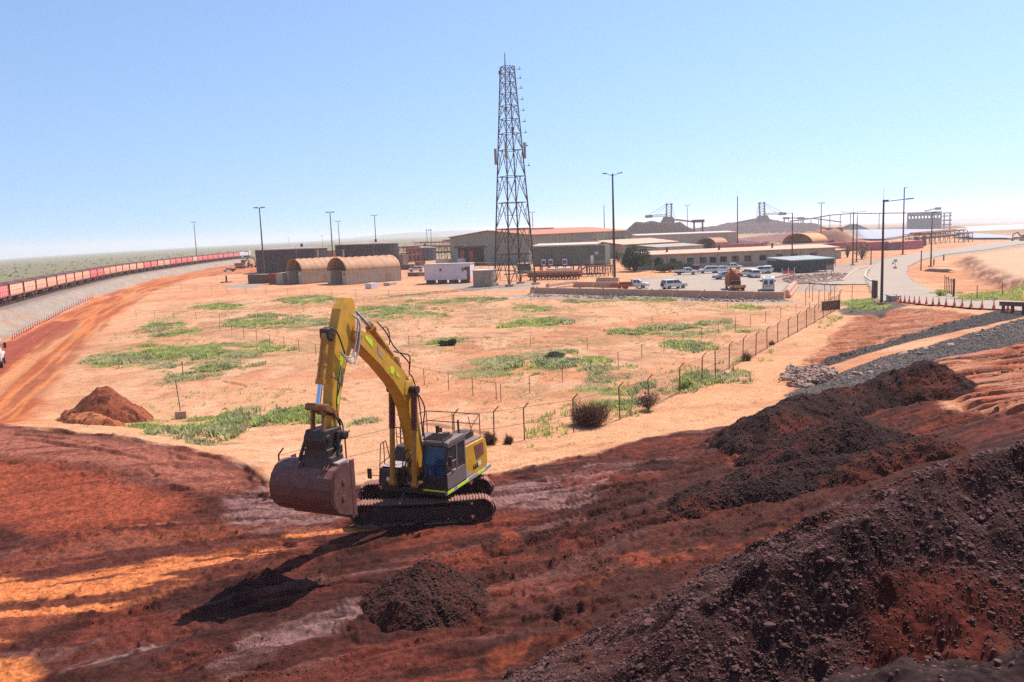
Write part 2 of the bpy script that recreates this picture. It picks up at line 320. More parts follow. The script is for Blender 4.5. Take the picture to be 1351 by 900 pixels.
        for q in LAV: mixc(c, L8(160, 118, 112), q(x, y) * (.12 + .7 * sst(.45, .56, fbm(u, v * 9, 3, 4, 57))))
        mixc(c, L8(84, 46, 38), DARKM(x, y) * (.35 + .5 * sst(.4, .6, fbm(u, v * 4, 4, 4, 77))))
        for q in ORP: mixc(c, L8(164, 78, 50), q(x, y) * (.0 + .6 * sst(.45, .6, fbm(x, y, .9, 4, 58))))
        C[m] = C[m] * (1 - pad[m, None]) + c * pad[m, None]
    k = RILL1(X, Y); mixc(C, L8(200, 122, 92), k * .9); mixc(C, L8(224, 164, 130), k * sst(.5, .65, b) * .6)
    k = RILL2(X, Y); mixc(C, L8(196, 112, 82), k * .95); mixc(C, L8(222, 156, 122), k * sst(.5, .65, b) * .6)
    pn = .75 + .5 * fbm(X, Y, .45, 3, 59)
    for q in GRAVEL + [GRAVF]:
        kk = q(X, Y)[:, None]; C = C * (1 - kk) + L8(112, 98, 92)[None] * pn[:, None] * kk
    gr = fbm(X, Y, .17, 3, 65) - .5
    return C * (.82 + .36 * fbm(X, Y, .6, 3, 60) + pad * gr * 1.0 + gr * .25)[:, None]

# ------------------------------------------------------------------ object helpers
def tag(o, label=None, cat=None, group=None, kind=None):
    if label: o['label'] = label
    if cat: o['category'] = cat
    if group: o['group'] = group
    if kind: o['kind'] = kind
    return o
def thing(name, label, cat, loc=(0, 0, 0), rz=0., group=None):
    o = bpy.data.objects.new(name, None); COL.objects.link(o); o.empty_display_size = .2
    o.location = loc; o.rotation_euler = (0, 0, rz); return tag(o, label, cat, group)
def copy_tree(o, parent=None):
    c = o.copy(); COL.objects.link(c); c.parent = parent
    for ch in o.children: copy_tree(ch, c)
    return c
def mesh_np(name, V, Fq, mat, parent=None, smooth=True, col=None):
    me = bpy.data.meshes.new(name); V = np.asarray(V, np.float32); Fq = np.asarray(Fq, np.int32); k = Fq.shape[1]
    me.vertices.add(len(V)); me.vertices.foreach_set('co', V.ravel())
    me.loops.add(Fq.size); me.loops.foreach_set('vertex_index', Fq.ravel())
    me.polygons.add(len(Fq)); me.polygons.foreach_set('loop_start', np.arange(0, Fq.size, k, dtype=np.int32))
    me.polygons.foreach_set('use_smooth', np.full(len(Fq), smooth))
    me.update(calc_edges=True)
    if col is not None:
        at = me.color_attributes.new('paint', 'FLOAT_COLOR', 'POINT')
        at.data.foreach_set('color', np.c_[col, np.ones(len(col))].astype(np.float32).ravel())
    me.materials.append(mat)
    o = bpy.data.objects.new(name, me); COL.objects.link(o); o.parent = parent
    return o
class MB:
    def __init__(s): s.v = []; s.f = []
    def add(s, vs, fs):
        n = len(s.v); s.v += [tuple(v) for v in vs]; s.f += [tuple(i + n for i in f) for f in fs]; return s
    def box(s, c, d, rz=0., rx=0., ry=0.):
        m = Matrix.Rotation(rz, 3, 'Z') @ Matrix.Rotation(ry, 3, 'Y') @ Matrix.Rotation(rx, 3, 'X'); c = Vector(c)
        vs = [c + m @ Vector((d[0] / 2 * i, d[1] / 2 * j, d[2] / 2 * k)) for i in (-1, 1) for j in (-1, 1) for k in (-1, 1)]
        return s.add(vs, [(0,1,3,2),(4,6,7,5),(0,4,5,1),(2,3,7,6),(0,2,6,4),(1,5,7,3)])
    def bb(s, x0, x1, y0, y1, z0, z1): return s.box(((x0+x1)/2, (y0+y1)/2, (z0+z1)/2), (abs(x1-x0), abs(y1-y0), abs(z1-z0)))
    def bar(s, p, q, w, h=None, up=(0, 0, 1)):
        p = Vector(p); q = Vector(q); d = (q - p)
        if d.length < 1e-6: return s
        d.normalize(); u = Vector(up)
        if abs(d.dot(u)) > .98: u = Vector((1, 0, 0))
        a = d.cross(u).normalized(); b = a.cross(d); h = h or w
        vs = [e + a * w / 2 * i + b * h / 2 * j for e in (p, q) for i, j in ((-1,-1),(1,-1),(1,1),(-1,1))]
        return s.add(vs, [(3,2,1,0),(4,5,6,7),(0,1,5,4),(1,2,6,5),(2,3,7,6),(3,0,4,7)])
    def tube(s, p, q, r0, r1=None, n=8, cap=True):
        p = Vector(p); q = Vector(q); d = (q - p); r1 = r0 if r1 is None else r1
        if d.length < 1e-6: return s
        d.normalize(); u = Vector((0, 0, 1)) if abs(d.z) < .95 else Vector((1, 0, 0)); a = d.cross(u).normalized(); b = a.cross(d)
        vs = [e + (a * math.cos(2*PI*i/n) + b * math.sin(2*PI*i/n)) * r for e, r in ((p, r0), (q, r1)) for i in range(n)]
        fs = [(i, (i+1) % n, n + (i+1) % n, n + i) for i in range(n)]
        if cap: fs += [tuple(range(n))[::-1], tuple(range(n, 2*n))]
        return s.add(vs, fs)
    def path(s, pts, r, n=6):
        for a, b in zip(pts[:-1], pts[1:]): s.tube(a, b, r, r, n)
        return s
    def prism(s, poly, a, b, ax='y'):       # 2D outline (u,z) pushed along an axis from a to b
        f = {'y': lambda u, z, t: (u, t, z), 'x': lambda u, z, t: (t, u, z), 'z': lambda u, z, t: (u, z, t)}[ax]
        n = len(poly); vs = [f(u, z, a) for u, z in poly] + [f(u, z, b) for u, z in poly]
        return s.add(vs, [tuple(range(n))[::-1], tuple(range(n, 2*n))] + [(i, (i+1) % n, n + (i+1) % n, n + i) for i in range(n)])
    def loft(s, rings, cap=True, closed=True):
        n = len(rings[0]); vs = [v for r in rings for v in r]; fs = []
        for k in range(len(rings) - 1):
            for i in range(n if closed else n - 1): fs.append((k*n+i, k*n+(i+1) % n, (k+1)*n+(i+1) % n, (k+1)*n+i))
        if cap: fs += [tuple(range(n))[::-1], tuple(range((len(rings)-1)*n, len(rings)*n))]
        return s.add(vs, fs)
    def build(s, name, mat, parent=None, smooth=False, bevel=0., seg=2):
        me = bpy.data.meshes.new(name); me.from_pydata(s.v, [], s.f); me.update()
        import bmesh
        bm = bmesh.new(); bm.from_mesh(me); bmesh.ops.recalc_face_normals(bm, faces=bm.faces); bm.to_mesh(me); bm.free()
        me.materials.append(mat)
        if smooth: me.shade_smooth(); me.set_sharp_from_angle(angle=R(38))
        o = bpy.data.objects.new(name, me); COL.objects.link(o); o.parent = parent
        if bevel:
            m = o.modifiers.new('bevel', 'BEVEL'); m.width = bevel; m.segments = seg; m.limit_method = 'ANGLE'; m.angle_limit = R(35)
        return o

# ------------------------------------------------------------------ materials
DUST = tuple(L8(190, 108, 78))
def mat(name, c, rough=.7, metal=0., var=.15, vs=1., dust=.0, bump=0., bs=20., spec=.5, dustc=None, coat=0.):
    m = bpy.data.materials.new(name); m.use_nodes = True; t = m.node_tree; b = t.nodes['Principled BSDF']; N = t.nodes.new; L = t.links.new
    b.inputs['Roughness'].default_value = rough; b.inputs['Metallic'].default_value = metal
    b.inputs['Specular IOR Level'].default_value = spec; b.inputs['Coat Weight'].default_value = coat
    tc = N('ShaderNodeTexCoord'); oi = N('ShaderNodeObjectInfo')
    no = N('ShaderNodeTexNoise'); no.inputs['Scale'].default_value = vs; no.inputs['Detail'].default_value = 5; no.inputs['Roughness'].default_value = .62
    L(tc.outputs['Object'], no.inputs['Vector'])
    mr = N('ShaderNodeMapRange'); mr.inputs[1].default_value = .3; mr.inputs[2].default_value = .7; mr.inputs[3].default_value = 1 - var; mr.inputs[4].default_value = 1 + var
    L(no.outputs['Fac'], mr.inputs[0])
    v = N('ShaderNodeVectorMath'); v.operation = 'SCALE'; v.inputs[0].default_value = tuple(c); L(mr.outputs[0], v.inputs['Scale']); out = v.outputs[0]
    if dust > 0:
        n2 = N('ShaderNodeTexNoise'); n2.inputs['Scale'].default_value = vs * 2.3; n2.inputs['Detail'].default_value = 6; n2.inputs['Roughness'].default_value = .7
        L(tc.outputs['Object'], n2.inputs['Vector'])
        g = N('ShaderNodeNewGeometry'); s = N('ShaderNodeSeparateXYZ'); L(g.outputs['Normal'], s.inputs[0])
        up = N('ShaderNodeMapRange'); up.inputs[1].default_value = 0; up.inputs[2].default_value = 1; up.inputs[3].default_value = dust * .35; up.inputs[4].default_value = dust; L(s.outputs[2], up.inputs[0])
        r2 = N('ShaderNodeMapRange'); r2.inputs[1].default_value = .35; r2.inputs[2].default_value = .65; r2.inputs[3].default_value = .35; r2.inputs[4].default_value = 1.3; L(n2.outputs['Fac'], r2.inputs[0])
        mu = N('ShaderNodeMath'); mu.operation = 'MULTIPLY'; mu.use_clamp = True; L(up.outputs[0], mu.inputs[0]); L(r2.outputs[0], mu.inputs[1])
        mi = N('ShaderNodeMix'); mi.data_type = 'RGBA'; mi.inputs[7].default_value = (*(dustc or DUST), 1); L(mu.outputs[0], mi.inputs[0]); L(out, mi.inputs[6]); out = mi.outputs[2]
        rr = N('ShaderNodeMapRange'); rr.inputs[3].default_value = rough; rr.inputs[4].default_value = .95; L(mu.outputs[0], rr.inputs[0]); L(rr.outputs[0], b.inputs['Roughness'])
    L(out, b.inputs['Base Color'])
    if bump:
        n3 = N('ShaderNodeTexNoise'); n3.inputs['Scale'].default_value = bs; n3.inputs['Detail'].default_value = 4; L(tc.outputs['Object'], n3.inputs['Vector'])
        bu = N('ShaderNodeBump'); bu.inputs['Strength'].default_value = bump; bu.inputs['Distance'].default_value = .03; L(n3.outputs['Fac'], bu.inputs['Height']); L(bu.outputs[0], b.inputs['Normal'])
    return m
def soil_mat(name, clod=.5):
    m = bpy.data.materials.new(name); m.use_nodes = True; t = m.node_tree; b = t.nodes['Principled BSDF']; N = t.nodes.new; L = t.links.new
    b.inputs['Roughness'].default_value = .95; b.inputs['Specular IOR Level'].default_value = .12
    at = N('ShaderNodeVertexColor'); at.layer_name = 'paint'; tc = N('ShaderNodeTexCoord')
    n1 = N('ShaderNodeTexNoise'); n1.inputs['Scale'].default_value = 7; n1.inputs['Detail'].default_value = 8; n1.inputs['Roughness'].default_value = .8; L(tc.outputs['Object'], n1.inputs['Vector'])
    mr = N('ShaderNodeMapRange'); mr.inputs[1].default_value = .38; mr.inputs[2].default_value = .62; mr.inputs[3].default_value = .62; mr.inputs[4].default_value = 1.38; L(n1.outputs['Fac'], mr.inputs[0])
    v = N('ShaderNodeVectorMath'); v.operation = 'SCALE'; L(at.outputs['Color'], v.inputs[0]); L(mr.outputs[0], v.inputs['Scale'])
    v2 = N('ShaderNodeTexVoronoi'); v2.inputs['Scale'].default_value = 4.5; v2.inputs['Randomness'].default_value = 1; L(tc.outputs['Object'], v2.inputs['Vector'])
    m2 = N('ShaderNodeMapRange'); m2.inputs[1].default_value = .12; m2.inputs[2].default_value = .26; m2.inputs[3].default_value = .62; m2.inputs[4].default_value = 1; L(v2.outputs['Distance'], m2.inputs[0])
    vs2 = N('ShaderNodeVectorMath'); vs2.operation = 'SCALE'; L(v.outputs[0], vs2.inputs[0]); L(m2.outputs[0], vs2.inputs['Scale']); L(vs2.outputs[0], b.inputs['Base Color'])
    vo = N('ShaderNodeTexVoronoi'); vo.inputs['Scale'].default_value = 9; L(tc.outputs['Object'], vo.inputs['Vector'])
    ad = N('ShaderNodeMath'); ad.operation = 'MULTIPLY_ADD'; ad.inputs[1].default_value = -clod; L(vo.outputs['Distance'], ad.inputs[0]); L(n1.outputs['Fac'], ad.inputs[2])
    bu = N('ShaderNodeBump'); bu.inputs['Strength'].default_value = .8; bu.inputs['Distance'].default_value = .06; L(ad.outputs[0], bu.inputs['Height']); L(bu.outputs[0], b.inputs['Normal'])
    return m
M = {}
M['soil'] = soil_mat('soil', .35); M['ore'] = soil_mat('ore', .8)

# ------------------------------------------------------------------ the ground: one sheet to the horizon
az = np.r_[np.radians(np.linspace(-180, -44, 50))[:-1], np.radians(np.linspace(-44, 44, 1180)), np.radians(np.linspace(44, 180, 50))[1:-1]]
_r = [.6]
while _r[-1] < 13000:
    q = _r[-1]; k = 1.09 if q < 6 else 1.0032 if q < 130 else 1.007 if q < 520 else 1.035
    _r.append(q * k)
rr = np.array(_r); AZ, RR = np.meshgrid(az, rr); X = (RR * np.sin(AZ)).ravel(); Y = (RR * np.cos(AZ)).ravel()
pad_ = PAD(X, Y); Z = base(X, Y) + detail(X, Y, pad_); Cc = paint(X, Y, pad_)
nr, na = AZ.shape
i = np.arange(nr - 1)[:, None] * na; j = np.arange(na)[None, :]; j2 = (j + 1) % na
Fq = np.stack([i + j, i + j2, i + na + j2, i + na + j], -1).reshape(-1, 4)
Vv = np.c_[X, Y, Z]; Vv = np.r_[Vv, [[0, 0, Z[:na].mean()]]]; Cc = np.r_[Cc, Cc[:1]]
ctr = len(Vv) - 1
cap = np.stack([np.full(na, ctr), np.full(na, ctr), np.arange(na), (np.arange(na) + 1) % na], -1)
ground = mesh_np('ground', Vv, Fq[:, ::-1], M['soil'], col=Cc); tag(ground, kind='structure')

# ------------------------------------------------------------------ heaps of dirt and ore (real piles standing on the ground)
def P3(px, py, z): p = atz(np.array(float(px)), np.array(float(py)), z); return (float(p[0]), float(p[1]), z)
def PD(px, py, d): r = ray(px, py); k = d / math.hypot(r[0], r[1]); return (float(r[0] * k), float(r[1] * k), float(CZ + r[2] * k))
HEAPS = []
def heap(name, label, crest, slope, res, colfn, matname='ore', rough=.25, seed=0, cat='heap', soft=.3, group=None, off=0.):
    cr = np.array(crest); hm_ = (cr[:, 2].max() + .5) / slope + 1.5
    hm_ = min(hm_, 9)
    x0, x1 = cr[:, 0].min() - hm_, cr[:, 0].max() + hm_; y0, y1 = cr[:, 1].min() - hm_, cr[:, 1].max() + hm_
    gx = np.arange(x0, x1, res); gy = np.arange(y0, y1, res); XX, YY = np.meshgrid(gx, gy); sh = XX.shape; x = XX.ravel(); y = YY.ravel()
    wx = x + (fbm(x, y, 1.6, 3, seed + 70) - .5) * 1.1; wy = y + (fbm(x, y, 1.6, 3, seed + 71) - .5) * 1.1
    s = np.full(x.shape, -99.)
    for a, b in zip(cr[:-1], cr[1:]):
        dx, dy = (b - a)[:2]; L = max(dx * dx + dy * dy, 1e-6); t = np.clip(((wx - a[0]) * dx + (wy - a[1]) * dy) / L, 0, 1)
        d = np.sqrt((wx - a[0] - t * dx) ** 2 + (wy - a[1] - t * dy) ** 2 + soft ** 2) - soft
        s = np.maximum(s, a[2] + (b[2] - a[2]) * t - slope * d)
    bz = base(x, y)
    s = s + (fbm(x, y, 1.4, 4, seed + 72) - .5) * rough * 2 + off
    cl = fbm(x, y, .22, 3, seed + 73); s = s + (cl - .5) * rough * .5 + sst(.6, .85, fbm(x, y, .5, 2, seed + 74)) * rough * .5
    h = s - bz
    h = np.where(h < .35, h - (.35 - h) * .5, h)          # let the toe sink under the ground around it
    z = bz + h
    keep = (h > -.35).reshape(sh); ny, nx = sh
    kf = keep[:-1, :-1] | keep[1:, :-1] | keep[:-1, 1:] | keep[1:, 1:]
    ii, jj = np.nonzero(kf); q = ii * nx + jj; F = np.stack([q, q + 1, q + nx + 1, q + nx], -1)
    used = np.unique(F); mp = np.full(x.size, -1); mp[used] = np.arange(used.size)
    c = colfn(x[used], y[used], z[used])
    o = mesh_np(name, np.c_[x[used], y[used], z[used]], mp[F], M[matname], col=c)
    tag(o, label, cat, group); HEAPS.append((x[used], y[used], z[used], h[used], res)); return o
def ore_col(c0=(68,41,37), c1=(88,54,47), red=(112,50,36), rk=.18, seed=0):
    def f(x, y, z):
        C = np.tile(L8(*c0), (len(x), 1)); mixc(C, L8(*c1), sst(.45, .7, fbm(x, y, 1.3, 4, seed + 80)) * .7)
        mixc(C, L8(*red), sst(.66 - rk, .82 - rk * .7, fbm(x, y, 2.2, 4, seed + 81)) * .85); mixc(C, L8(42, 27, 26), sst(.55, .7, fbm(x, y, .5, 3, seed + 82)) * .6)
        return C
    return f
heap('ore_heap', 'steep dark ore heap in front of the rilled orange embankment', [P3(1140,520,2.4), P3(1190,493,3.3), P3(1222,483,3.7), P3(1258,502,3.2)], .62, .06, ore_col((74,43,38)), seed=1)
_f = ore_col(seed=2)
def colA(x, y, z):
    C = _f(x, y, z); q = P3(966, 612, 1.0); mixc(C, L8(220, 104, 54), sst(1.3, .3, np.hypot(x - q[0], (y - q[1]) * .6) + fbm(x, y, .6, 3, 5) * .8 - .3)); return C
heap('ore_heap', 'dark ore heap with an orange stain, its toe touching the sandy strip', [P3(985,572,1.5), P3(1018,544,2.3), P3(1057,525,2.5), P3(1112,518,2.5)], .6, .055, colA, seed=3)
heap('ore_heap', 'round topped dark ore heap in the middle of the group of heaps', [P3(1050,600,2.3), P3(1098,558,3.1), P3(1134,555,3.3), P3(1165,566,2.9)], .58, .05, ore_col(seed=4, rk=.15), seed=5)
heap('ore_heap', 'low reddish heap just behind the big clod ridge', [P3(1190,592,3.1), P3(1222,584,3.3), P3(1252,594,3.3)], .5, .05, ore_col((80,44,38), seed=6, rk=.28), seed=7)
heap('ore_heap', 'low spread of dark ore between the heaps and the clod ridge', [P3(860,690,.75), P3(960,640,1.5), P3(1060,612,2.2), P3(1150,600,2.6)], .42, .05, ore_col((70,42,38), seed=8, rk=.2), seed=9)
heap('soil_mound', 'small dark soil mound below the excavator', [P3(500,800,.2), P3(538,764,.85), P3(562,742,1.3), P3(588,752,1.0)], .66, .035, ore_col((90,52,44), seed=10, rk=.25), seed=11, rough=.2)
heap('dirt_pile', 'conical red brown dirt pile beside the orange haul road', [P3(122,530,1.3), P3(134,518,2.0), P3(146,532,1.3)], .80, .06, ore_col((146,76,54), (174,98,68), (196,116,80), .25, 14), 'soil', seed=15, cat='dirt pile')
heap('dirt_pile', 'flat lobe of orange dirt in front of the conical pile', [P3(88,556,.3), P3(115,550,.8), P3(145,562,.4)], .6, .07, ore_col((196,112,74), (214,136,96), (206,124,84), .3, 16), 'soil', seed=17, cat='dirt pile')
def colR(x, y, z):
    C = ore_col((78,48,44), (98,64,58), (108,54,42), .12, 20)(x, y, z); q = PD(1235, 745, 12.6)
    k = sst(1.9, .5, np.hypot((x - q[0]), (y - q[1]) * 1.1) + (fbm(x, y, 1.1, 4, 21) - .5) * 2.4); mixc(C, L8(124, 54, 40), k * .85); return C
heap('clod_ridge', 'long foreground ridge of coarse dark ore clods with a raw red cut', [PD(1420,560,17), PD(1352,580,16.5), PD(1283,598,16), PD(1211,634,15), PD(1150,668,14.4), PD(1111,694,14), PD(1044,735,13.5), PD(955,798,13), PD(890,825,12.9), PD(820,860,12.9), PD(740,895,13.1), PD(640,950,13.4)], .74, .028, colR, seed=22, rough=.24, cat='ridge', soft=.15)
heap('ore_heap', 'dark spill of clods at the lower right corner of the picture', [PD(1400,850,9.2), PD(1330,880,9.), PD(1240,930,8.8)], .7, .03, ore_col((76,54,52), seed=26, rk=.1), seed=27, rough=.25)

# loose clods: nobody could count them
def icos(sub):
    import bmesh
    bm = bmesh.new(); bmesh.ops.create_icosphere(bm, subdivisions=sub, radius=1.); v = np.array([x.co[:] for x in bm.verts]); f = np.array([[w.index for w in q.verts] for q in bm.faces]); bm.free(); return v, f
IV, IF = icos(2); IV1, IF1 = icos(1)
def rocks(name, pts, size, matl, kind='stuff', flat=.75, sm=False, label=None, cat=None, big=True, rough=.2):
    pts = np.asarray(pts); n = len(pts); base_v, base_f = (IV, IF) if big else (IV1, IF1); nv = len(base_v)
    var = [base_v * (1 + rng.uniform(-rough, rough, (nv, 1))) * rng.uniform(.75, 1.25, (1, 3)) for _ in range(24)]
    a = rng.uniform(0, 2 * PI, n); b = rng.uniform(-.6, .6, n); c, s_ = np.cos(a), np.sin(a); cb, sb = np.cos(b), np.sin(b); o_ = np.zeros(n); l_ = np.ones(n)
    A = np.stack([np.stack([c, -s_, o_], -1), np.stack([s_, c, o_], -1), np.stack([o_, o_, l_], -1)], 1); B = np.stack([np.stack([l_, o_, o_], -1), np.stack([o_, cb, -sb], -1), np.stack([o_, sb, cb], -1)], 1)
    vv = np.array(var)[np.arange(n) % 24] * [1, 1, flat]; V = (np.einsum('nij,nkj->nki', A @ B, vv) * np.asarray(size)[:, None, None] + pts[:, None, :]).reshape(-1, 3)
    F = (base_f[None] + (np.arange(n) * nv)[:, None, None]).reshape(-1, 3)
    o = mesh_np(name, V, F, matl, smooth=sm); return tag(o, label, cat, kind=kind)
M['clod2'] = mat('clod2', L8(78, 50, 45), .9, var=.5, vs=3.1, bump=.5, bs=30, spec=.2); M['clod'] = mat('clod', L8(110, 70, 64), .85, var=.5, vs=3.1, dust=.2, dustc=tuple(L8(140, 104, 98)), bump=.5, bs=30, spec=.25)
M['redclod'] = mat('redclod', L8(108, 58, 46), .95, var=.3, vs=2.2, bump=.4, bs=30, spec=.2)
M['palerock'] = mat('palerock', L8(192, 164, 146), .9, var=.25, vs=1.7, dust=.35, bump=.3, bs=12)
M['gravel'] = mat('gravel', L8(128, 112, 106), .9, var=.4, vs=2.7, spec=.3)
def on_heap(k, n, zmin=.05, ymax=1e9, red=False):
    x, y, z, h, res = HEAPS[k]; ok = np.nonzero((h > zmin) & (y < ymax))[0]; ok = rng.choice(ok, n)
    return np.c_[x[ok] + rng.uniform(-.5, .5, n) * res, y[ok] + rng.uniform(-.5, .5, n) * res, z[ok]]
pr = on_heap(8, 16000); sz = .016 + .10 * rng.beta(1., 8., len(pr)); sz[:200] *= 1.6; sz[:40] *= 1.7
dense = fbm(pr[:, 0], pr[:, 1], 1.2, 3, 90) + sz * 1.5; kp = dense > .36
_q = PD(1235, 745, 12.6); kp &= (np.hypot(pr[:, 0] - _q[0], pr[:, 1] - _q[1]) > 1.1) | (rng.random(len(pr)) < .25)
rocks('ore_clods', pr[kp], sz[kp], M['clod'], rough=.26)
pr = on_heap(8, 110000); kp = (np.hypot(pr[:, 0] - _q[0], pr[:, 1] - _q[1]) > .9) | (rng.random(len(pr)) < .5); kp &= fbm(pr[:, 0], pr[:, 1], .8, 3, 93) > .2
rocks('ore_crumbs', pr[kp], .008 + .032 * rng.beta(1.1, 5., kp.sum()), M['clod'], rough=.3, big=False)
pr = on_heap(9, 3000); rocks('ore_clods', pr, .012 + .07 * rng.beta(1, 5, 3000), M['clod'])
pp = np.r_[on_heap(0, 2500), on_heap(1, 4000), on_heap(2, 6000), on_heap(3, 2500), on_heap(4, 7000), on_heap(5, 3500), on_heap(6, 300)]
rocks('heap_clods', pp, .015 + .10 * rng.beta(1, 6, len(pp)), M['clod2'], big=False)
def in_poly(pts, n, world=False):
    P = np.array(pts) if world else poly(pts); o = []
    x = rng.uniform(P[:, 0].min(), P[:, 0].max(), n * 6); y = rng.uniform(P[:, 1].min(), P[:, 1].max(), n * 6)
    m = sdist(P, x, y) > 0; return x[m][:n], y[m][:n]
x, y = in_poly([(100,900),(420,770),(640,705),(860,640),(960,620),(1060,700),(900,800),(760,870),(700,900)], 30000)
m = fbm(x, y, 1.8, 4, 91) > .5; x, y = x[m], y[m]
rocks('loose_stones', np.c_[x, y, base(x, y) + detail(x, y)], .009 + .07 * rng.beta(1, 8, len(x)), M['redclod'], big=False)
x, y = in_poly([(100,560),(160,556),(200,548),(190,536),(150,560),(100,568)], 200); x2, y2 = in_poly([(0,600),(300,630),(450,700),(200,840),(0,880)], 3500)
x = np.r_[x, x2]; y = np.r_[y, y2]; rocks('loose_stones', np.c_[x, y, base(x, y) + detail(x, y)], .012 + .07 * rng.beta(1, 8, len(x)), M['redclod'], big=False)
x, y = in_poly([(1031,500),(1042,488),(1080,487),(1105,492),(1090,506),(1060,512),(1042,510)], 260)
rocks('rubble', np.c_[x, y, base(x, y) + rng.uniform(0, .35, len(x))], rng.uniform(.06, .30, len(x)), M['palerock'], big=True, rough=.32)
x, y = in_poly([(1085,500),(1160,480),(1240,452),(1320,428),(1351,420),(1351,425),(1250,458),(1180,484),(1100,506)], 150)
rocks('rubble', np.c_[x, y, base(x, y) + .02], .04 + .4 * rng.beta(1, 4, len(x)), M['palerock'], big=True, flat=.4, rough=.32)
gx = []; gy = []
for q in GRAVEL:
    P = q.P; xx, yy = in_poly(P, 9000, True); gx.append(xx); gy.append(yy)
x = np.concatenate(gx); y = np.concatenate(gy)
rocks('gravel', np.c_[x, y, base(x, y) + detail(x, y) + .02], rng.uniform(.02, .065, len(x)), M['gravel'], big=False)

# ------------------------------------------------------------------ excavator
M['yel'] = mat('yellow_paint', (.64, .325, .016), .42, var=.2, vs=2.2, dust=.34, coat=.1)
M['yel2'] = mat('worn_yellow', (.50, .215, .02), .5, var=.3, vs=3, dust=.35); M['greasy'] = mat('greasy_yellow', (.22, .09, .018), .45, var=.6, vs=5, dust=.3)
M['blk'] = mat('black_steel', (.014, .012, .012), .5, var=.3, vs=3, dust=.16)
M['cabg'] = mat('cab_grey', (.16, .125, .115), .45, var=.15, vs=2, dust=.25)
M['rust'] = mat('rust_steel', (.17, .05, .03), .85, var=.4, vs=4, dust=.3)
M['lime'] = mat('lime_tape', (.62, .78, .03), .5, var=.08)
M['trk'] = mat('track_steel', (.10, .05, .042), .8, var=.35, vs=5, dust=.75, dustc=tuple(L8(206, 138, 120)))
M['trkf'] = mat('track_frame', (.045, .02, .018), .9, var=.35, vs=2, dust=.5, dustc=tuple(L8(130, 70, 58)))
M['bkt'] = mat('bucket_steel', L8(124, 62, 52, .42), .65, var=.35, vs=2.2, dust=.55, dustc=tuple(L8(196, 138, 122)))
M['rail'] = mat('handrail_steel', (.14, .045, .03), .7, var=.3, vs=4)
M['hose'] = mat('hose_rubber', (.05, .03, .025), .6, var=.2)
M['hoseg'] = mat('hose_sleeve', (.42, .38, .36), .6, var=.2)
M['chrome'] = mat('chrome_rod', (.55, .62, .75), .18, 1., var=.05)
M['white'] = mat('white_paint', (.78, .76, .73), .45, var=.06, vs=.8, dust=.12)
M['greyp'] = mat('grey_panel', (.34, .3, .3), .6, var=.15, dust=.3)
def glass(name, c=(.03, .06, .10), a=.6):
    m = bpy.data.materials.new(name); m.use_nodes = True; b = m.node_tree.nodes['Principled BSDF']
    b.inputs['Base Color'].default_value = (*c, 1); b.inputs['Roughness'].default_value = .06; b.inputs['Alpha'].default_value = a; b.inputs['Specular IOR Level'].default_value = .8
    return m
M['glass'] = glass('cab_glass', (.03, .10, .20), .55); M['dglass'] = glass('dark_glass', (.02, .028, .035), .95)

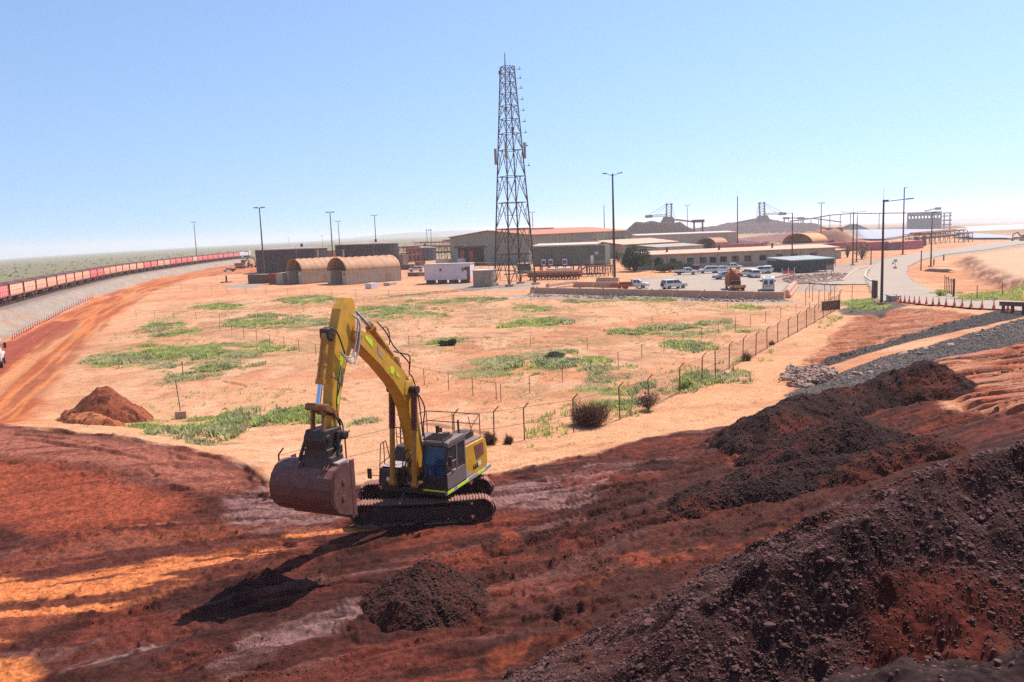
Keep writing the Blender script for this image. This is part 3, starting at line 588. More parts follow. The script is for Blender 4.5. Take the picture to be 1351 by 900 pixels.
EXC = (-3.75, 33.5); th = R(23.4)
def rotz(v, a): return (v[0] * math.cos(a) - v[1] * math.sin(a), v[0] * math.sin(a) + v[1] * math.cos(a), v[2])
def build_excavator():
    rz = math.atan2(-math.cos(th), -math.sin(th)); gz = G(*EXC) - .06
    ex = thing('excavator', 'large yellow crawler excavator with raised boom and wide bucket on the dark dirt pad', 'excavator', (EXC[0], EXC[1], gz), rz)
    ua = R(3) - rz
    def turned(mb): mb.v = [rotz((v[0] - .15, v[1], v[2]), ua) for v in mb.v]; return mb
    # undercarriage (its own direction)
    for sy in (-1, 1):
        yc = sy * 1.36; Lh = 2.36; r = .47
        n = 50; per = 4 * Lh + 2 * PI * r; mb = MB()
        def at_s(s):
            s %= per
            if s < 2 * Lh: return (-Lh + s, 0.04 + 2 * r + .04, 0.)
            s -= 2 * Lh
            if s < PI * r: a = s / r; return (Lh + r * math.sin(a), .08 + r + r * math.cos(a), -a)
            s -= PI * r
            if s < 2 * Lh: return (Lh - s, .08, PI)
            s -= 2 * Lh; a = s / r; return (-Lh - r * math.sin(a), .08 + r - r * math.cos(a), PI - a)
        for k in range(n):
            x, z, a = at_s(k * per / n); ca, sa = math.cos(a), math.sin(a)
            sagz = -.05 * math.cos(x / Lh * PI / 2) if z > .7 and abs(x) < Lh else 0
            mb.box((x, yc, z + sagz), (per / n * .96, .62, .045), ry=-a)
            for g in (-.06, .05):
                mb.box((x + g * ca + .04 * math.sin(a) * -1 * -1, yc, z + sagz + g * sa + .045 * ca), (.025, .6, .06), ry=-a)
            mb.box((x - sa * -.06 * -1, yc, z + sagz - .06 * ca), (per / n * .9, .2, .09), ry=-a)
        turned(mb).build('track_chain', M['trk'], ex)
        fr = MB(); fr.prism([(-2.1, .35), (-1.9, .75), (1.9, .75), (2.1, .4), (1.8, .26), (-1.8, .26)], yc - .2, yc + .2)
        turned(fr).build('track_frame', M['trkf'], ex, bevel=.03)
        for xx, nm in ((Lh, 'idler'), (-Lh, 'sprocket')):
            w = MB().tube((xx, yc - .12, r + .08), (xx, yc + .12, r + .08), .40, n=22); w.tube((xx, yc - .2, r + .08), (xx, yc + .2, r + .08), .17, n=14); turned(w).build(nm, M['trkf'], ex)
        for k in range(8): turned(MB().tube((-1.75 + k * .5, yc - .18, .22), (-1.75 + k * .5, yc + .18, .22), .12, n=12)).build('roller', M['trkf'], ex)
    cb = MB().prism([(-1.1, .45), (-.8, .95), (.8, .95), (1.1, .45)], -1.3, 1.3); cb.tube((0, 0, .9), (0, 0, 1.2), .7, n=28); turned(cb).build('car_body', M['trkf'], ex)
    # house
    dk = MB().bb(-2.75, 1.15, -1.5, 1.5, 1.2, 1.42); dk.build('deck', M['blk'], ex, bevel=.02)
    cw = MB(); ring = []
    for z, o in ((1.28, .12), (1.5, 0), (2.1, -.02), (2.45, .06), (2.62, .22)):
        ring.append([(-2.45, -1.5 + o * .5, z)] + [(-2.6 - (.62 - o) * math.sin(PI * t / 10) ** .6, -(1.5 - o * .5) * math.cos(PI * t / 10), z) for t in range(11)] + [(-2.45, 1.5 - o * .5, z)])
    cw.loft(ring).build('counterweight', M['yel'], ex, smooth=True, bevel=.03)
    sp = MB().prism([(.45, 1.44), (.1, 2.0), (-.3, 2.62), (-.5, 2.78), (-2.35, 2.74), (-2.62, 2.62), (-2.62, 1.44)], 1.40, 1.52).build('side_panel', M['yel'], ex, bevel=.02)
    MB().prism([(-1.42, 2.62), (-2.3, 2.6), (-2.36, 2.05), (-1.62, 1.98)], 1.515, 1.53).build('vent', M['rust'], sp)
    MB().prism([(-.3, 1.47), (-.35, 1.68), (-.8, 1.74), (-1.0, 1.6), (-1.0, 1.47)], 1.519, 1.524).build('decal', M['greyp'], sp)
    MB().prism([(.2, 1.5), (-.12, 2.0), (-.2, 1.95), (-.15, 1.5)], 1.519, 1.523).build('decal', M['yel2'], sp)
    tx = MB()
    for k, seg in enumerate((((0,0),(0,1)),((0,0),(1,.5)),((0,1),(1,1)))): pass
    for ox in (-1.3, -1.48, -1.66):       # small dark model lettering strokes
        tx.bar((ox, 1.523, 1.62), (ox - .02, 1.523, 1.80), .03); tx.bar((ox, 1.523, 1.80), (ox - .1, 1.523, 1.80), .03); tx.bar((ox, 1.523, 1.71), (ox - .1, 1.523, 1.71), .03); tx.bar((ox - .1, 1.523, 1.62), (ox - .1, 1.523, 1.71), .03)
    tx.build('lettering', M['blk'], sp)
    MB().bb(-1.78, -2.05, 1.516, 1.524, 1.66, 1.84).build('decal', M['white'], sp)
    rl = MB().bb(-3.0, 1.2, 1.46, 1.56, 1.26, 1.42).build('side_rail', M['greyp'], ex, bevel=.01)
    for a, b in ((1.15, .62), (.30, -.75), (-1.6, -2.4)): MB().bb(a, b, 1.56, 1.566, 1.29, 1.41).build('reflective_tape', M['lime'], rl)
    MB().bb(1.205, 1.212, .47, 1.5, 1.38, 1.45).build('reflective_tape', M['lime'], ex)
    MB().prism([(-2.5, 2.62), (-2.5, 2.8), (-.7, 2.86), (-.6, 2.62)], -1.35, 1.38).build('engine_hood', M['cabg'], ex, bevel=.03)
    MB().prism([(-2.4, 2.83), (-2.3, 3.08), (-1.35, 3.1), (-1.2, 2.85)], .35, 1.1).build('hood_box', M['blk'], ex, bevel=.05)
    MB().tube((-1.0, .2, 2.8), (-1.0, .2, 3.45), .07, n=12).build('exhaust', M['rust'], ex)
    MB().bb(-.62, -.75, .5, 1.4, 2.8, 3.25).build('cab_rear_screen', M['blk'], ex)
    # right hand boxes and tank
    tb = MB().prism([(-.2, 1.42), (-.2, 2.2), (1.15, 2.15), (1.25, 2.0), (1.25, 1.42)], -1.55, -.62).build('tool_box', M['blk'], ex, bevel=.04)
    MB().tube((1.25, -1.1, 1.75), (1.29, -1.1, 1.75), .09, n=16).build('headlight', M['white'], tb)
    MB().bb(-.2, 1.1, -1.55, -.62, 2.2, 2.215).build('tool_box_lid', M['greyp'], tb)
    MB().prism([(-1.7, 1.42), (-1.7, 2.8), (-.1, 2.75), (.25, 2.22), (.25, 1.42)], -1.52, -.62).build('fuel_tank', M['blk'], ex, bevel=.05)
    # cab
    c0, c1, y0, y1 = -.55, 1.2, .48, 1.56
    cab = MB(); cab.bb(c0, c1, y0, y1, 1.42, 1.5); cab.bb(c1 - .05, c1, y0, y1, 1.5, 2.0)
    cab.prism([(c0, 1.5), (c0, 3.22), (c0 + .09, 3.22), (c0 + .09, 1.5)], y0, y1)
    for yy in (y0, y1 - .06): cab.prism([(c1 - .07, 1.5), (c1 - .02, 2.5), (c1 - .22, 3.25), (c1 - .14, 3.25), (c1 + .03, 2.5), (c1, 1.5)], yy, yy + .06)
    cab.bb(c0, c1, y0, y0 + .05, 1.5, 2.05); cab.build('cab_frame', M['blk'], ex, bevel=.015)
    dr = MB(); dr.bb(c0, c1 - .05, y1 - .04, y1 + .012, 1.48, 2.12); dr.bb(.22, .32, y1 - .04, y1 + .014, 2.1, 3.22); dr.bb(c0, c0 + .12, y1 - .04, y1 + .013, 2.1, 3.22); dr.bb(c0 + .1, c1 - .2, y1 - .04, y1 + .015, 3.14, 3.24)
    dr.bb(.32, 1.1, y1 - .04, y1 + .015, 2.48, 2.54); d_ = dr.build('door', M['cabg'], ex, bevel=.012)
    MB().bb(.45, .75, y1 + .02, y1 + .05, 2.16, 2.2).build('handle', M['greyp'], d_)
    rf = MB().prism([(c0 - .02, 3.22), (c0, 3.36), (c0 + .2, 3.42), (.8, 3.42), (1.02, 3.36), (1.06, 3.22)], y0 - .01, y1 + .03).build('cab_roof', M['cabg'], ex, bevel=.03)
    gr = MB()
    for k in range(8): gr.bar((.25 + k * .11, y0 + .06, 3.5 - k * .006), (.25 + k * .11, y1 - .18, 3.5 - k * .006), .025, .05)
    gr.bar((.2, y0 + .05, 3.5), (1.1, y0 + .05, 3.46), .04, .06); gr.bar((.2, y1 - .16, 3.5), (1.1, y1 - .16, 3.46), .04, .06); gr.build('roof_guard', M['blk'], rf)
    gr = MB()
    for k in range(6): gr.bar((1.05 + .01 * k, y0 + .1 + .15 * k, 3.28), (1.05, y0 + .18 + .15 * k, 3.36), .02)
    gr.bb(1.04, 1.1, y0, y1, 3.2, 3.26); gr.build('visor', M['blk'], rf)
    MB().add([(c1 - .01, y0 + .06, 2.0), (c1 - .01, y1 - .06, 2.0), (c1 + .01, y1 - .06, 2.5), (c1 + .01, y0 + .06, 2.5)], [(0,1,2,3)]).add([(c1 + .01, y0 + .06, 2.5), (c1 + .01, y1 - .06, 2.5), (c1 - .19, y1 - .06, 3.22), (c1 - .19, y0 + .06, 3.22)], [(0,1,2,3)]).build('windscreen', M['glass'], ex)
    MB().add([(.32, y1 - .01, 2.12), (c1 - .1, y1 - .01, 2.12), (c1 - .06, y1 - .01, 2.5), (c1 - .24, y1 - .01, 3.15), (.32, y1 - .01, 3.15)], [(0,1,2,3,4)]).build('door_window', M['dglass'], d_)
    MB().bb(c0 + .12, .22, y1 - .012, y1 - .006, 2.12, 3.14).build('side_window', M['dglass'], ex)
    MB().bb(c0, c1 - .1, y0 + .01, y0 + .016, 2.05, 3.2).build('right_window', M['glass'], ex)
    st = MB().bb(-.1, .4, .8, 1.25, 1.75, 1.95); st.bb(-.2, -.05, .8, 1.25, 1.9, 2.65); st.build('seat', M['blk'], ex, bevel=.04)
    MB().bb(.75, .95, .6, .72, 1.9, 2.2).build('console', M['greyp'], ex)
    MB().bar((1.1, y1 + .02, 2.9), (1.2, y1 + .16, 2.95), .025).bb(1.14, 1.24, y1 + .10, y1 + .26, 2.5, 2.88).build('mirror', M['blk'], ex, bevel=.02)
    MB().bar((1.15, -1.5, 1.8), (1.45, -1.82, 1.9), .03).bb(1.42, 1.5, -1.95, -1.77, 1.75, 2.18).build('mirror', M['blk'], ex, bevel=.02)
    MB().bar((-.3, .5, 3.4), (-.35, .45, 3.7), .04).bb(-.3, -.42, .33, .47, 3.3, 3.68).build('beacon_mount', M['blk'], ex, bevel=.02)
    MB().tube((-.55, 1.3, 2.8), (-.5, 1.3, 3.95), .045, n=8).build('mirror_post', M['rail'], ex)
    MB().tube((-.2, .9, 3.42), (-.2, .9, 3.47), .16, n=14).build('antenna_base', M['blk'], rf)
    # handrails
    hr = MB(); t = .022
    def loop(p): hr.path(p, t, 6)
    loop([(-.4, -1.45, 2.85), (-.5, -1.45, 3.72), (-1.6, -1.45, 3.72), (-2.75, -1.45, 3.7), (-2.85, -.2, 3.68), (-2.85, 1.15, 3.66)])
    loop([(-.45, -1.45, 3.28), (-2.8, -1.45, 3.25), (-2.85, 1.15, 3.22)])
    for p in ((-1.5, -1.45), (-2.75, -1.45), (-2.85, -.2), (-2.85, 1.15)): loop([(*p, 2.6), (*p, 3.7)])
    loop([(-2.85, 1.15, 3.66), (-1.9, 1.2, 3.3), (-1.75, 1.2, 2.9)]); loop([(-2.85, .6, 3.5), (-2.6, .9, 2.8)]); hr.build('handrail', M['rail'], ex, smooth=True)
    hr = MB(); loop([(1.2, -1.6, 1.4), (.95, -1.58, 3.1), (.55, -1.58, 3.15), (.3, -1.56, 2.25)]); loop([(.75, -1.56, 2.2), (.75, -1.56, 3.12)]); loop([(1.08, -1.6, 2.25), (.35, -1.57, 2.4)])
    loop([(.2, -.7, 2.75), (.2, -.7, 3.55), (-.2, -1.5, 3.55), (-.2, -1.5, 2.75)]); loop([(.2, -.7, 3.15), (-.2, -1.5, 3.15)]); hr.build('handrail', M['rail'], ex, smooth=True)
    # boom
    by0, by1 = -.40, .14
    up = [(.35, 1.9), (.45, 2.7), (.55, 3.6), (.75, 4.85), (1.1, 5.75), (1.75, 6.4), (2.8, 7.2), (3.8, 8.0), (4.6, 8.42)]
    lo = [(4.95, 8.12), (4.3, 7.58), (3.3, 6.82), (2.41, 6.02), (1.85, 5.4), (1.5, 4.8), (1.15, 3.7), (.98, 2.7), (.85, 1.85)]
    bm_ = MB().prism(up + lo, by0, by1).build('boom', M['yel'], ex, bevel=.03)
    bm_.data.polygons.foreach_set('use_smooth', [False] * len(bm_.data.polygons))
    MB().tube((.6, -.62, 2.05), (.6, .42, 2.05), .17, n=18).build('boom_foot_pin', M['yel2'], bm_)
    MB().prism([(4.35, 8.1), (4.9, 8.35), (5.05, 8.05), (4.6, 7.8)], by0 - .05, by1 + .05).build('boom_nose', M['yel2'], bm_, bevel=.04)
    def on_side(u, v0, v1, wdt):      # tape on the sunny side of the boom
        return MB().prism([(u[0], v0[0]), (u[1], v1[0]), (u[1], v1[1]), (u[0], v0[1])], by1 + .004, by1 + .010)
    on_side((4.2, 3.75), (7.95, 8.1), (7.55, 7.85), 0).build('reflective_tape', M['lime'], bm_)
    MB().prism([(2.3, 6.42), (2.05, 6.24), (1.98, 6.08), (2.22, 6.26)], by1 + .004, by1 + .01).build('reflective_tape', M['lime'], bm_)
    MB().tube((2.5, by1, 6.5), (2.5, by1 + .012, 6.5), .15, n=16).build('warning_sticker', M['lime'], bm_)
    MB().prism([(3.45, 7.55), (3.2, 7.32), (3.12, 7.02), (3.4, 7.25)], by1 + .004, by1 + .009).build('decal', M['greyp'], bm_)
    # hoist cylinders with ribbed rubber gaiters
    for yy in (-.68, .34):
        a = Vector((1.28, yy, 5.5)); b = Vector((1.62, yy, 1.75)); m1 = a + (b - a) * .42
        cy = MB().tube(m1, b, .11, n=14); cy.tube(b - Vector((0, .12, 0)), b + Vector((0, .12, 0)), .13, n=12); c_ = cy.build('hoist_cylinder', M['yel2'], ex, smooth=True)
        g = MB(); N_ = 22
        for k in range(N_):
            p = a + (m1 - a) * (k / N_); q = a + (m1 - a) * ((k + 1) / N_); m_ = (p + q) / 2; g.tube(p, m_, .11, .15, 12, False); g.tube(m_, q, .15, .11, 12, False)
        g.build('gaiter', M['rust'], c_)
    MB().tube((1.28, -.85, 5.52), (1.28, .52, 5.52), .16, n=16).build('boom_pin', M['blk'], bm_)
    MB().prism([(.95, 5.3), (1.0, 5.85), (1.6, 5.95), (1.75, 5.4), (1.35, 5.15)], by0 - .03, by1 + .03).build('pin_boss', M['yel'], bm_, bevel=.05)
    # arm cylinder on top of the boom
    a = Vector((1.95, -.13, 6.85)); b = Vector((3.45, -.13, 8.28)); c = Vector((4.68, -.13, 9.2))
    cy = MB().tube(a, b, .14, n=16); cy.tube(b - (b - a).normalized() * .2, b, .19, n=14); cy.tube(a + (b-a)*.35, a + (b-a)*.4, .17, n=14); c_ = cy.build('arm_cylinder', M['yel2'], ex, smooth=True)
    MB().tube(b, c, .075, n=12).build('rod', M['chrome'], c_, smooth=True)
    MB().prism([(1.7, 6.3), (1.75, 6.9), (2.05, 7.0), (2.4, 6.85)], -.32, .05).build('cylinder_bracket', M['yel2'], bm_, bevel=.03)
    def sp3(pts, r, n=5, sub=10):
        P = [Vector(p) for p in pts]; out = []
        for i in range(len(P) - 1):
            p0 = P[max(i-1, 0)]; p1 = P[i]; p2 = P[i+1]; p3 = P[min(i+2, len(P)-1)]
            for k in range(sub):
                t_ = k / sub; out.append(.5 * ((2*p1) + (p2-p0)*t_ + (2*p0-5*p1+4*p2-p3)*t_*t_ + (3*p1-p0-3*p2+p3)*t_**3))
        MB().path(out + [P[-1]], r, n).build('hydraulic_hose', M['hoseg' if r >= .035 and pts[0][2] > 8.5 and pts[0][0] > 4 else 'hose'], ex, smooth=True)
    sp3([(3.3, .1, 8.45), (2.8, .15, 8.0), (2.2, .12, 7.35), (1.3, .18, 6.6), (1.35, .2, 6.2), (1.0, .16, 5.9), (.6, .14, 4.9), (.4, .12, 3.4)], .028)
    sp3([(3.6, -.2, 8.45), (3.0, -.3, 8.3), (2.1, -.3, 7.3), (1.5, -.25, 6.5), (.9, -.2, 5.8), (.45, -.2, 4.2), (.3, -.2, 2.6)], .03)
    sp3([(2.3, .14, 7.2), (1.8, .2, 7.05), (1.25, .2, 6.85), (1.3, .18, 6.35)], .03)
    sp3([(3.1, .2, 8.2), (2.85, .22, 8.2), (2.65, .2, 7.9), (2.7, .2, 7.5)], .022)
    sp3([(.7, .2, 5.2), (.45, .3, 4.6), (.5, .22, 3.8), (.3, .2, 2.8)], .03)
    for yy in (-.3, -.1, .1): sp3([(.35, yy, 2.6), (1.1, yy, 2.5), (1.35, yy, 1.9), (1.1, yy, 1.5)], .035)
    for yy in (-.25, 0.): sp3([(.8, yy, 3.0), (1.35, yy + .05, 2.9), (1.5, yy, 2.3), (1.2, yy, 1.6)], .03)
    pp_ = MB()
    for yy in (.05, .0): pp_.path([(3.9, yy, 8.15), (3.0, yy, 7.46), (1.9, yy, 6.62), (1.25, yy, 6.0), (.85, yy, 5.1)], .03)
    pp_.build('hydraulic_pipe', M['yel2'], bm_)
    sp3([(5.0, .2, 8.9), (4.7, .28, 8.55), (4.95, .3, 7.6), (5.35, .28, 7.25), (5.9, .22, 7.75)], .04); sp3([(4.6, .2, 8.75), (4.75, .26, 8.7), (5.0, .26, 7.9), (5.3, .24, 7.45), (5.8, .2, 7.6)], .035)
    sp3([(6.2, .1, 8.6), (6.0, .22, 8.4), (5.7, .22, 7.8), (5.6, .2, 7.6)], .03); sp3([(5.9, .2, 7.2), (6.2, .25, 6.6), (6.3, .22, 5.8), (6.1, .2, 5.2)], .025); sp3([(6.4, .05, 7.0), (6.1, .24, 6.7), (6.2, .2, 6.2)], .025)
    for yy in (-.2, 0, .12): sp3([(6.6, yy, 5.7), (6.2, yy + .15, 5.4), (6.2, yy + .2, 4.9), (6.5, yy, 4.5)], .03)
    # arm
    ar = MB().prism([(4.66, 9.38), (4.84, 9.52), (5.12, 9.52), (5.52, 9.16), (5.9, 8.3), (6.2, 7.2), (6.42, 5.9), (6.55, 5.15), (6.35, 5.0), (6.12, 5.2), (5.82, 6.2), (5.38, 7.2), (4.92, 7.8), (4.72, 8.2), (4.62, 9.0)], -.28, .10).build('arm', M['yel'], ex, bevel=.03)
    MB().prism([(5.55, 7.6), (5.78, 6.9), (6.02, 5.9), (6.1, 5.95), (5.95, 6.9), (5.75, 7.6)], .104, .11).build('reflective_tape', M['lime'], ar)
    MB().prism([(5.6, 7.0), (5.72, 6.5), (5.8, 6.55), (5.7, 7.0)], .112, .116).build('decal', M['greyp'], ar)
    MB().tube((4.85, -.5, 8.12), (4.85, .26, 8.12), .18, n=18).build('arm_pivot', M['yel2'], ar)
    MB().prism([(5.95, 8.6), (6.3, 8.55), (6.3, 8.2), (6.0, 8.1)], -.3, .06).build('cylinder_bracket', M['blk'], ar, bevel=.04)
    a = Vector((6.2, -.12, 8.38)); b = Vector((6.66, -.12, 6.72)); c = Vector((6.9, -.12, 5.98))
    cy = MB().tube(a, b, .135, n=16); cy.tube(b - (b-a).normalized() * .16, b, .175, n=16); cy.tube(a + (b-a)*.6, a + (b-a)*.64, .16, n=16); cy.bar(a + Vector((.17,0,-.1)), b + Vector((.14,0,.2)), .05); c_ = cy.build('bucket_cylinder', M['yel2'], ex, smooth=True)
    MB().tube(b, c, .085, n=12).build('rod', M['chrome'], c_, smooth=True)
    lk = MB()
    for yy in (-.42, .18):
        lk.bar((6.9, yy, 5.98), (6.35, yy, 5.72), .07, .2); lk.bar((6.9, yy * .75, 5.98), (6.98, yy * .75, 5.12), .08, .2)
    lk.tube((6.9, -.55, 5.98), (6.9, .3, 5.98), .13, n=14); lk.tube((6.4, -.5, 5.72), (6.4, .26, 5.72), .12, n=14); lk.tube((6.95, -.45, 5.1), (6.95, .25, 5.1), .1, n=12); lk.build('bucket_link', M['greasy'], ex, bevel=.02)
    # tilting hitch
    qh = MB(); qh.prism([(6.2, 5.2), (7.15, 5.25), (7.3, 4.95), (7.2, 4.55), (6.35, 4.5), (6.15, 4.85)], -.5, .3); qh.tube((6.4, -.42, 4.95), (6.4, .62, 4.95), .15, n=14); qh.tube((7.0, -.62, 4.95), (7.0, .35, 4.95), .13, n=14)
    qh.box((6.75, -.1, 4.45), (.9, .95, .3)); qh.prism([(6.5, 4.35), (7.2, 4.35), (7.3, 3.95), (6.4, 3.95)], -.75, .5); qh.bar((6.5, .35, 5.1), (6.8, .5, 4.3), .12); qh.bar((7.1, -.5, 5.0), (7.25, -.75, 4.2), .12); qh.build('quick_hitch', M['blk'], ex, bevel=.04)
    # bucket: curved shell, side plates, lip
    pr_ = [(6.42, 4.02), (6.75, 4.1), (7.05, 4.1), (7.35, 3.98), (7.58, 3.75), (7.72, 3.42), (7.7, 3.08), (7.55, 2.76), (7.28, 2.5), (6.9, 2.32), (6.4, 2.16)]
    b0, b1 = -1.72, .74; sh_ = MB(); rin = []
    n_ = len(pr_); outer = pr_; inner = [(x * .985 + 6.6 * .015 - .0, z * .97 + 3.2 * .03) for x, z in pr_]
    prof = outer + inner[::-1]; sh_.prism(prof, b0, b1); bk = sh_.build('bucket', M['bkt'], ex, bevel=.01)
    for yy in (b0, b1 - .05):
        MB().prism(pr_, yy + .001, yy + .049).build('side_plate', M['bkt'], bk, bevel=.01)
        e = MB(); e.bar((6.36, yy + .025, 4.1), (6.34, yy + .025, 2.1), .07, .22); e.build('side_cutter', M['bkt'], bk, bevel=.01)
    for (x, z) in ((6.9, 3.5), (6.95, 2.95)):
        MB().tube((x, b1, z), (x, b1 + .03, z + .0), .09, n=10).build('wear_boss', M['rust'], bk)
    MB().bb(6.2, 6.5, b0 - .01, b1 + .01, 2.08, 2.15).build('lip', M['bkt'], bk, bevel=.01)
    ears = MB()
    for yy in (-.72, -.62, .42, .32): ears.prism([(6.45, 4.06), (6.6, 4.45), (6.8, 4.5), (7.1, 4.3), (7.45, 4.0), (7.3, 3.9), (6.6, 4.0)], yy, yy + .05)
    ears.build('bucket_ear', M['bkt'], bk, bevel=.01)
    MB().bb(6.5, 7.1, .45, .7, 4.1, 4.16).build('top_plate', M['greyp'], bk, bevel=.01)
    return ex
build_excavator()

# ------------------------------------------------------------------ materials of the yard
def m_(k, rgb, rough=.75, dust=.25, var=.12, vs=.35, kk=.62, metal=0, **a): M[k] = mat(k, L8(*rgb, kk), rough, metal, var, vs, dust, **a)
m_('wallgreen', (136,146,130), kk=.9); m_('wallgrey', (168,164,150), kk=.9); m_('wallcream', (196,172,140)); m_('roofpink', (246,196,164), dust=.25, kk=.7); m_('rooforange', (226,150,112), dust=.4)
m_('roofwhite', (236,224,208), dust=.15); m_('subgreen', (104,118,106), kk=.8); m_('containerbeige', (190,178,156), vs=.6, kk=.85); m_('vault', (234,178,134), dust=.3, var=.2); m_('vault2', (244,166,100), dust=.15, kk=.75)
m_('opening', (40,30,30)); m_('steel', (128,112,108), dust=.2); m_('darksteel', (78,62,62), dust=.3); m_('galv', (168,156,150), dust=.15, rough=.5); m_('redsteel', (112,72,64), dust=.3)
m_('tankdark', (58,50,64), dust=.2, rough=.85, var=.15); m_('tankrim', (186,170,164)); m_('tankblue', (98,102,118)); m_('concrete', (210,166,136), kk=.8, dust=.4, vs=.8, bump=.2, bs=6)
m_('whitewall', (226,214,216), dust=.05, kk=.85); m_('cabinet', (176,156,134), kk=.8); m_('mauve', (190,96,108), vs=.5, kk=.8); m_('purple', (140,92,116)); m_('redbox', (170,52,38)); m_('brownbox', (124,92,76))
m_('teal', (70,120,100)); m_('post', (118,80,64), dust=.2); m_('wood', (96,78,66), dust=.3); m_('asphalt', (196,172,152), var=.1, vs=.25, rough=.95, dust=0, bump=.3, bs=15); m_('line', (226,214,200))
m_('shade', (66,76,74), dust=.1); m_('shadepale', (178,200,204)); m_('coneo', (244,84,50), dust=.1, rough=.6, kk=.9); m_('conew', (232,224,216), dust=.2); m_('rubber', (34,32,33), dust=.5); m_('rim', (150,148,146), rough=.4)
m_('carwhite', (238,236,232), rough=.25, dust=.1, var=.02, kk=.75); m_('carred', (132,34,34), rough=.3, dust=.1); m_('carblue', (184,194,208), rough=.3, dust=.1); m_('orangem', (190,104,66), dust=.4); m_('traybeige', (222,168,112), dust=.3)
m_('taillight', (160,20,16), dust=.1); m_('bluedoor', (60,70,80)); m_('machine', (120,106,112), dust=.1); m_('orepile', (136,106,108), dust=0, var=.2, vs=.03); m_('hill', (150,140,140), dust=0, vs=.002, var=.15)
m_('lilac', (220,216,228)); m_('plateyellow', (220,222,60), dust=.1); m_('wagred', (238,140,134), dust=.04, kk=1.15, var=.12, vs=.5); m_('wagorange', (240,186,158), dust=.04, kk=1.15, var=.12, vs=.5); m_('wagdark', (92,62,58), dust=.5); m_('oreload', (112,68,58), dust=0, vs=1, bump=.5, bs=4); m_('sleeper', (120,96,86))
M['water'] = mat('water', L8(178,174,192), .6, var=.06, vs=.02)
def leaf_mat(name, c, v=.35):
    m = mat(name, c, .7, var=v, vs=.6, spec=.2); t = m.node_tree; b = t.nodes['Principled BSDF']
    tr = t.nodes.new('ShaderNodeBsdfTranslucent'); mi = t.nodes.new('ShaderNodeMixShader'); mi.inputs[0].default_value = .45
    t.links.new(b.inputs['Base Color'].links[0].from_socket, tr.inputs[0]); t.links.new(b.outputs[0], mi.inputs[1]); t.links.new(tr.outputs[0], mi.inputs[2]); t.links.new(mi.outputs[0], t.nodes['Material Output'].inputs[0]); return m
M['leafdark'] = leaf_mat('leafdark', (.055, .066, .035)); M['leafgrey'] = leaf_mat('leafgrey', (.10, .11, .07)); M['grassg'] = leaf_mat('grassg', (.42, .45, .14), .35); M['grassd'] = leaf_mat('grassd', (.24, .28, .13), .35); M['grassy'] = leaf_mat('grassy', (.50, .45, .23), .3)
M['scrubm'] = leaf_mat('scrubm', (.17, .165, .115)); M['twig'] = leaf_mat('twig', (.13, .065, .04), .3); M['dryleaf'] = leaf_mat('dryleaf', (.20, .13, .09), .3)

# ------------------------------------------------------------------ sheets lying on the ground
def sheet(name, pts, matl, lift, step, kind='structure', label=None, cat=None, world=False):
    P = np.array(pts, float) if world else poly(pts)
    x0, y0 = P.min(0); x1, y1 = P.max(0); xs = np.arange(x0, x1 + step, step); ys = np.arange(y0, y1 + step, step)
    XX, YY = np.meshgrid(xs, ys); x = XX.ravel(); y = YY.ravel(); ins = sdist(P, x, y) > -.3 * step
    ny, nx = XX.shape; I = ins.reshape(ny, nx); kf = I[:-1, :-1] & I[1:, :-1] & I[:-1, 1:] & I[1:, 1:]; ii, jj = np.nonzero(kf); q = ii * nx + jj
    F = np.stack([q, q + 1, q + nx + 1, q + nx], -1); used = np.unique(F); mp = np.full(x.size, -1); mp[used] = np.arange(used.size)
    z = base(x[used], y[used]) + lift
    o = mesh_np(name, np.c_[x[used], y[used], z], mp[F], matl); return tag(o, label, cat, kind=kind)
sheet('road', [(1158,398),(1146,384),(1140,368),(1148,352),(1165,343),(1200,336),(1240,330),(1300,322),(1351,315),(1420,311),(1420,317),(1351,322),(1300,330),(1250,336),(1218,343),(1200,352),(1198,362),(1210,374),(1232,384),(1270,392),(1320,398),(1420,404),(1420,416),(1351,412),(1290,408),(1240,404),(1190,399)], M['asphalt'], .14, .7)
sheet('car_park', [(838,382),(842,372),(880,366),(905,358),(1045,352),(1050,362),(1000,372),(1045,376),(1036,386),(1033,389),(900,387)], M['asphalt'], .18, 1.)
sheet('road', [(1100,376),(1060,374),(1055,370),(1110,364),(1125,352),(1150,350),(1146,366),(1146,376)], M['asphalt'], .12, .8)
wsh = sheet('water', [(1126,304),(1200,303.5),(1252,304),(1256,309),(1215,311),(1175,317.5),(1126,318)], M['water'], 1.2, 10)
sheet('water', [(1256,310),(1262,309),(1300,310),(1345,314.5),(1345,316.5),(1270,316.5),(1254,314)], M['water'], 1.2, 8)

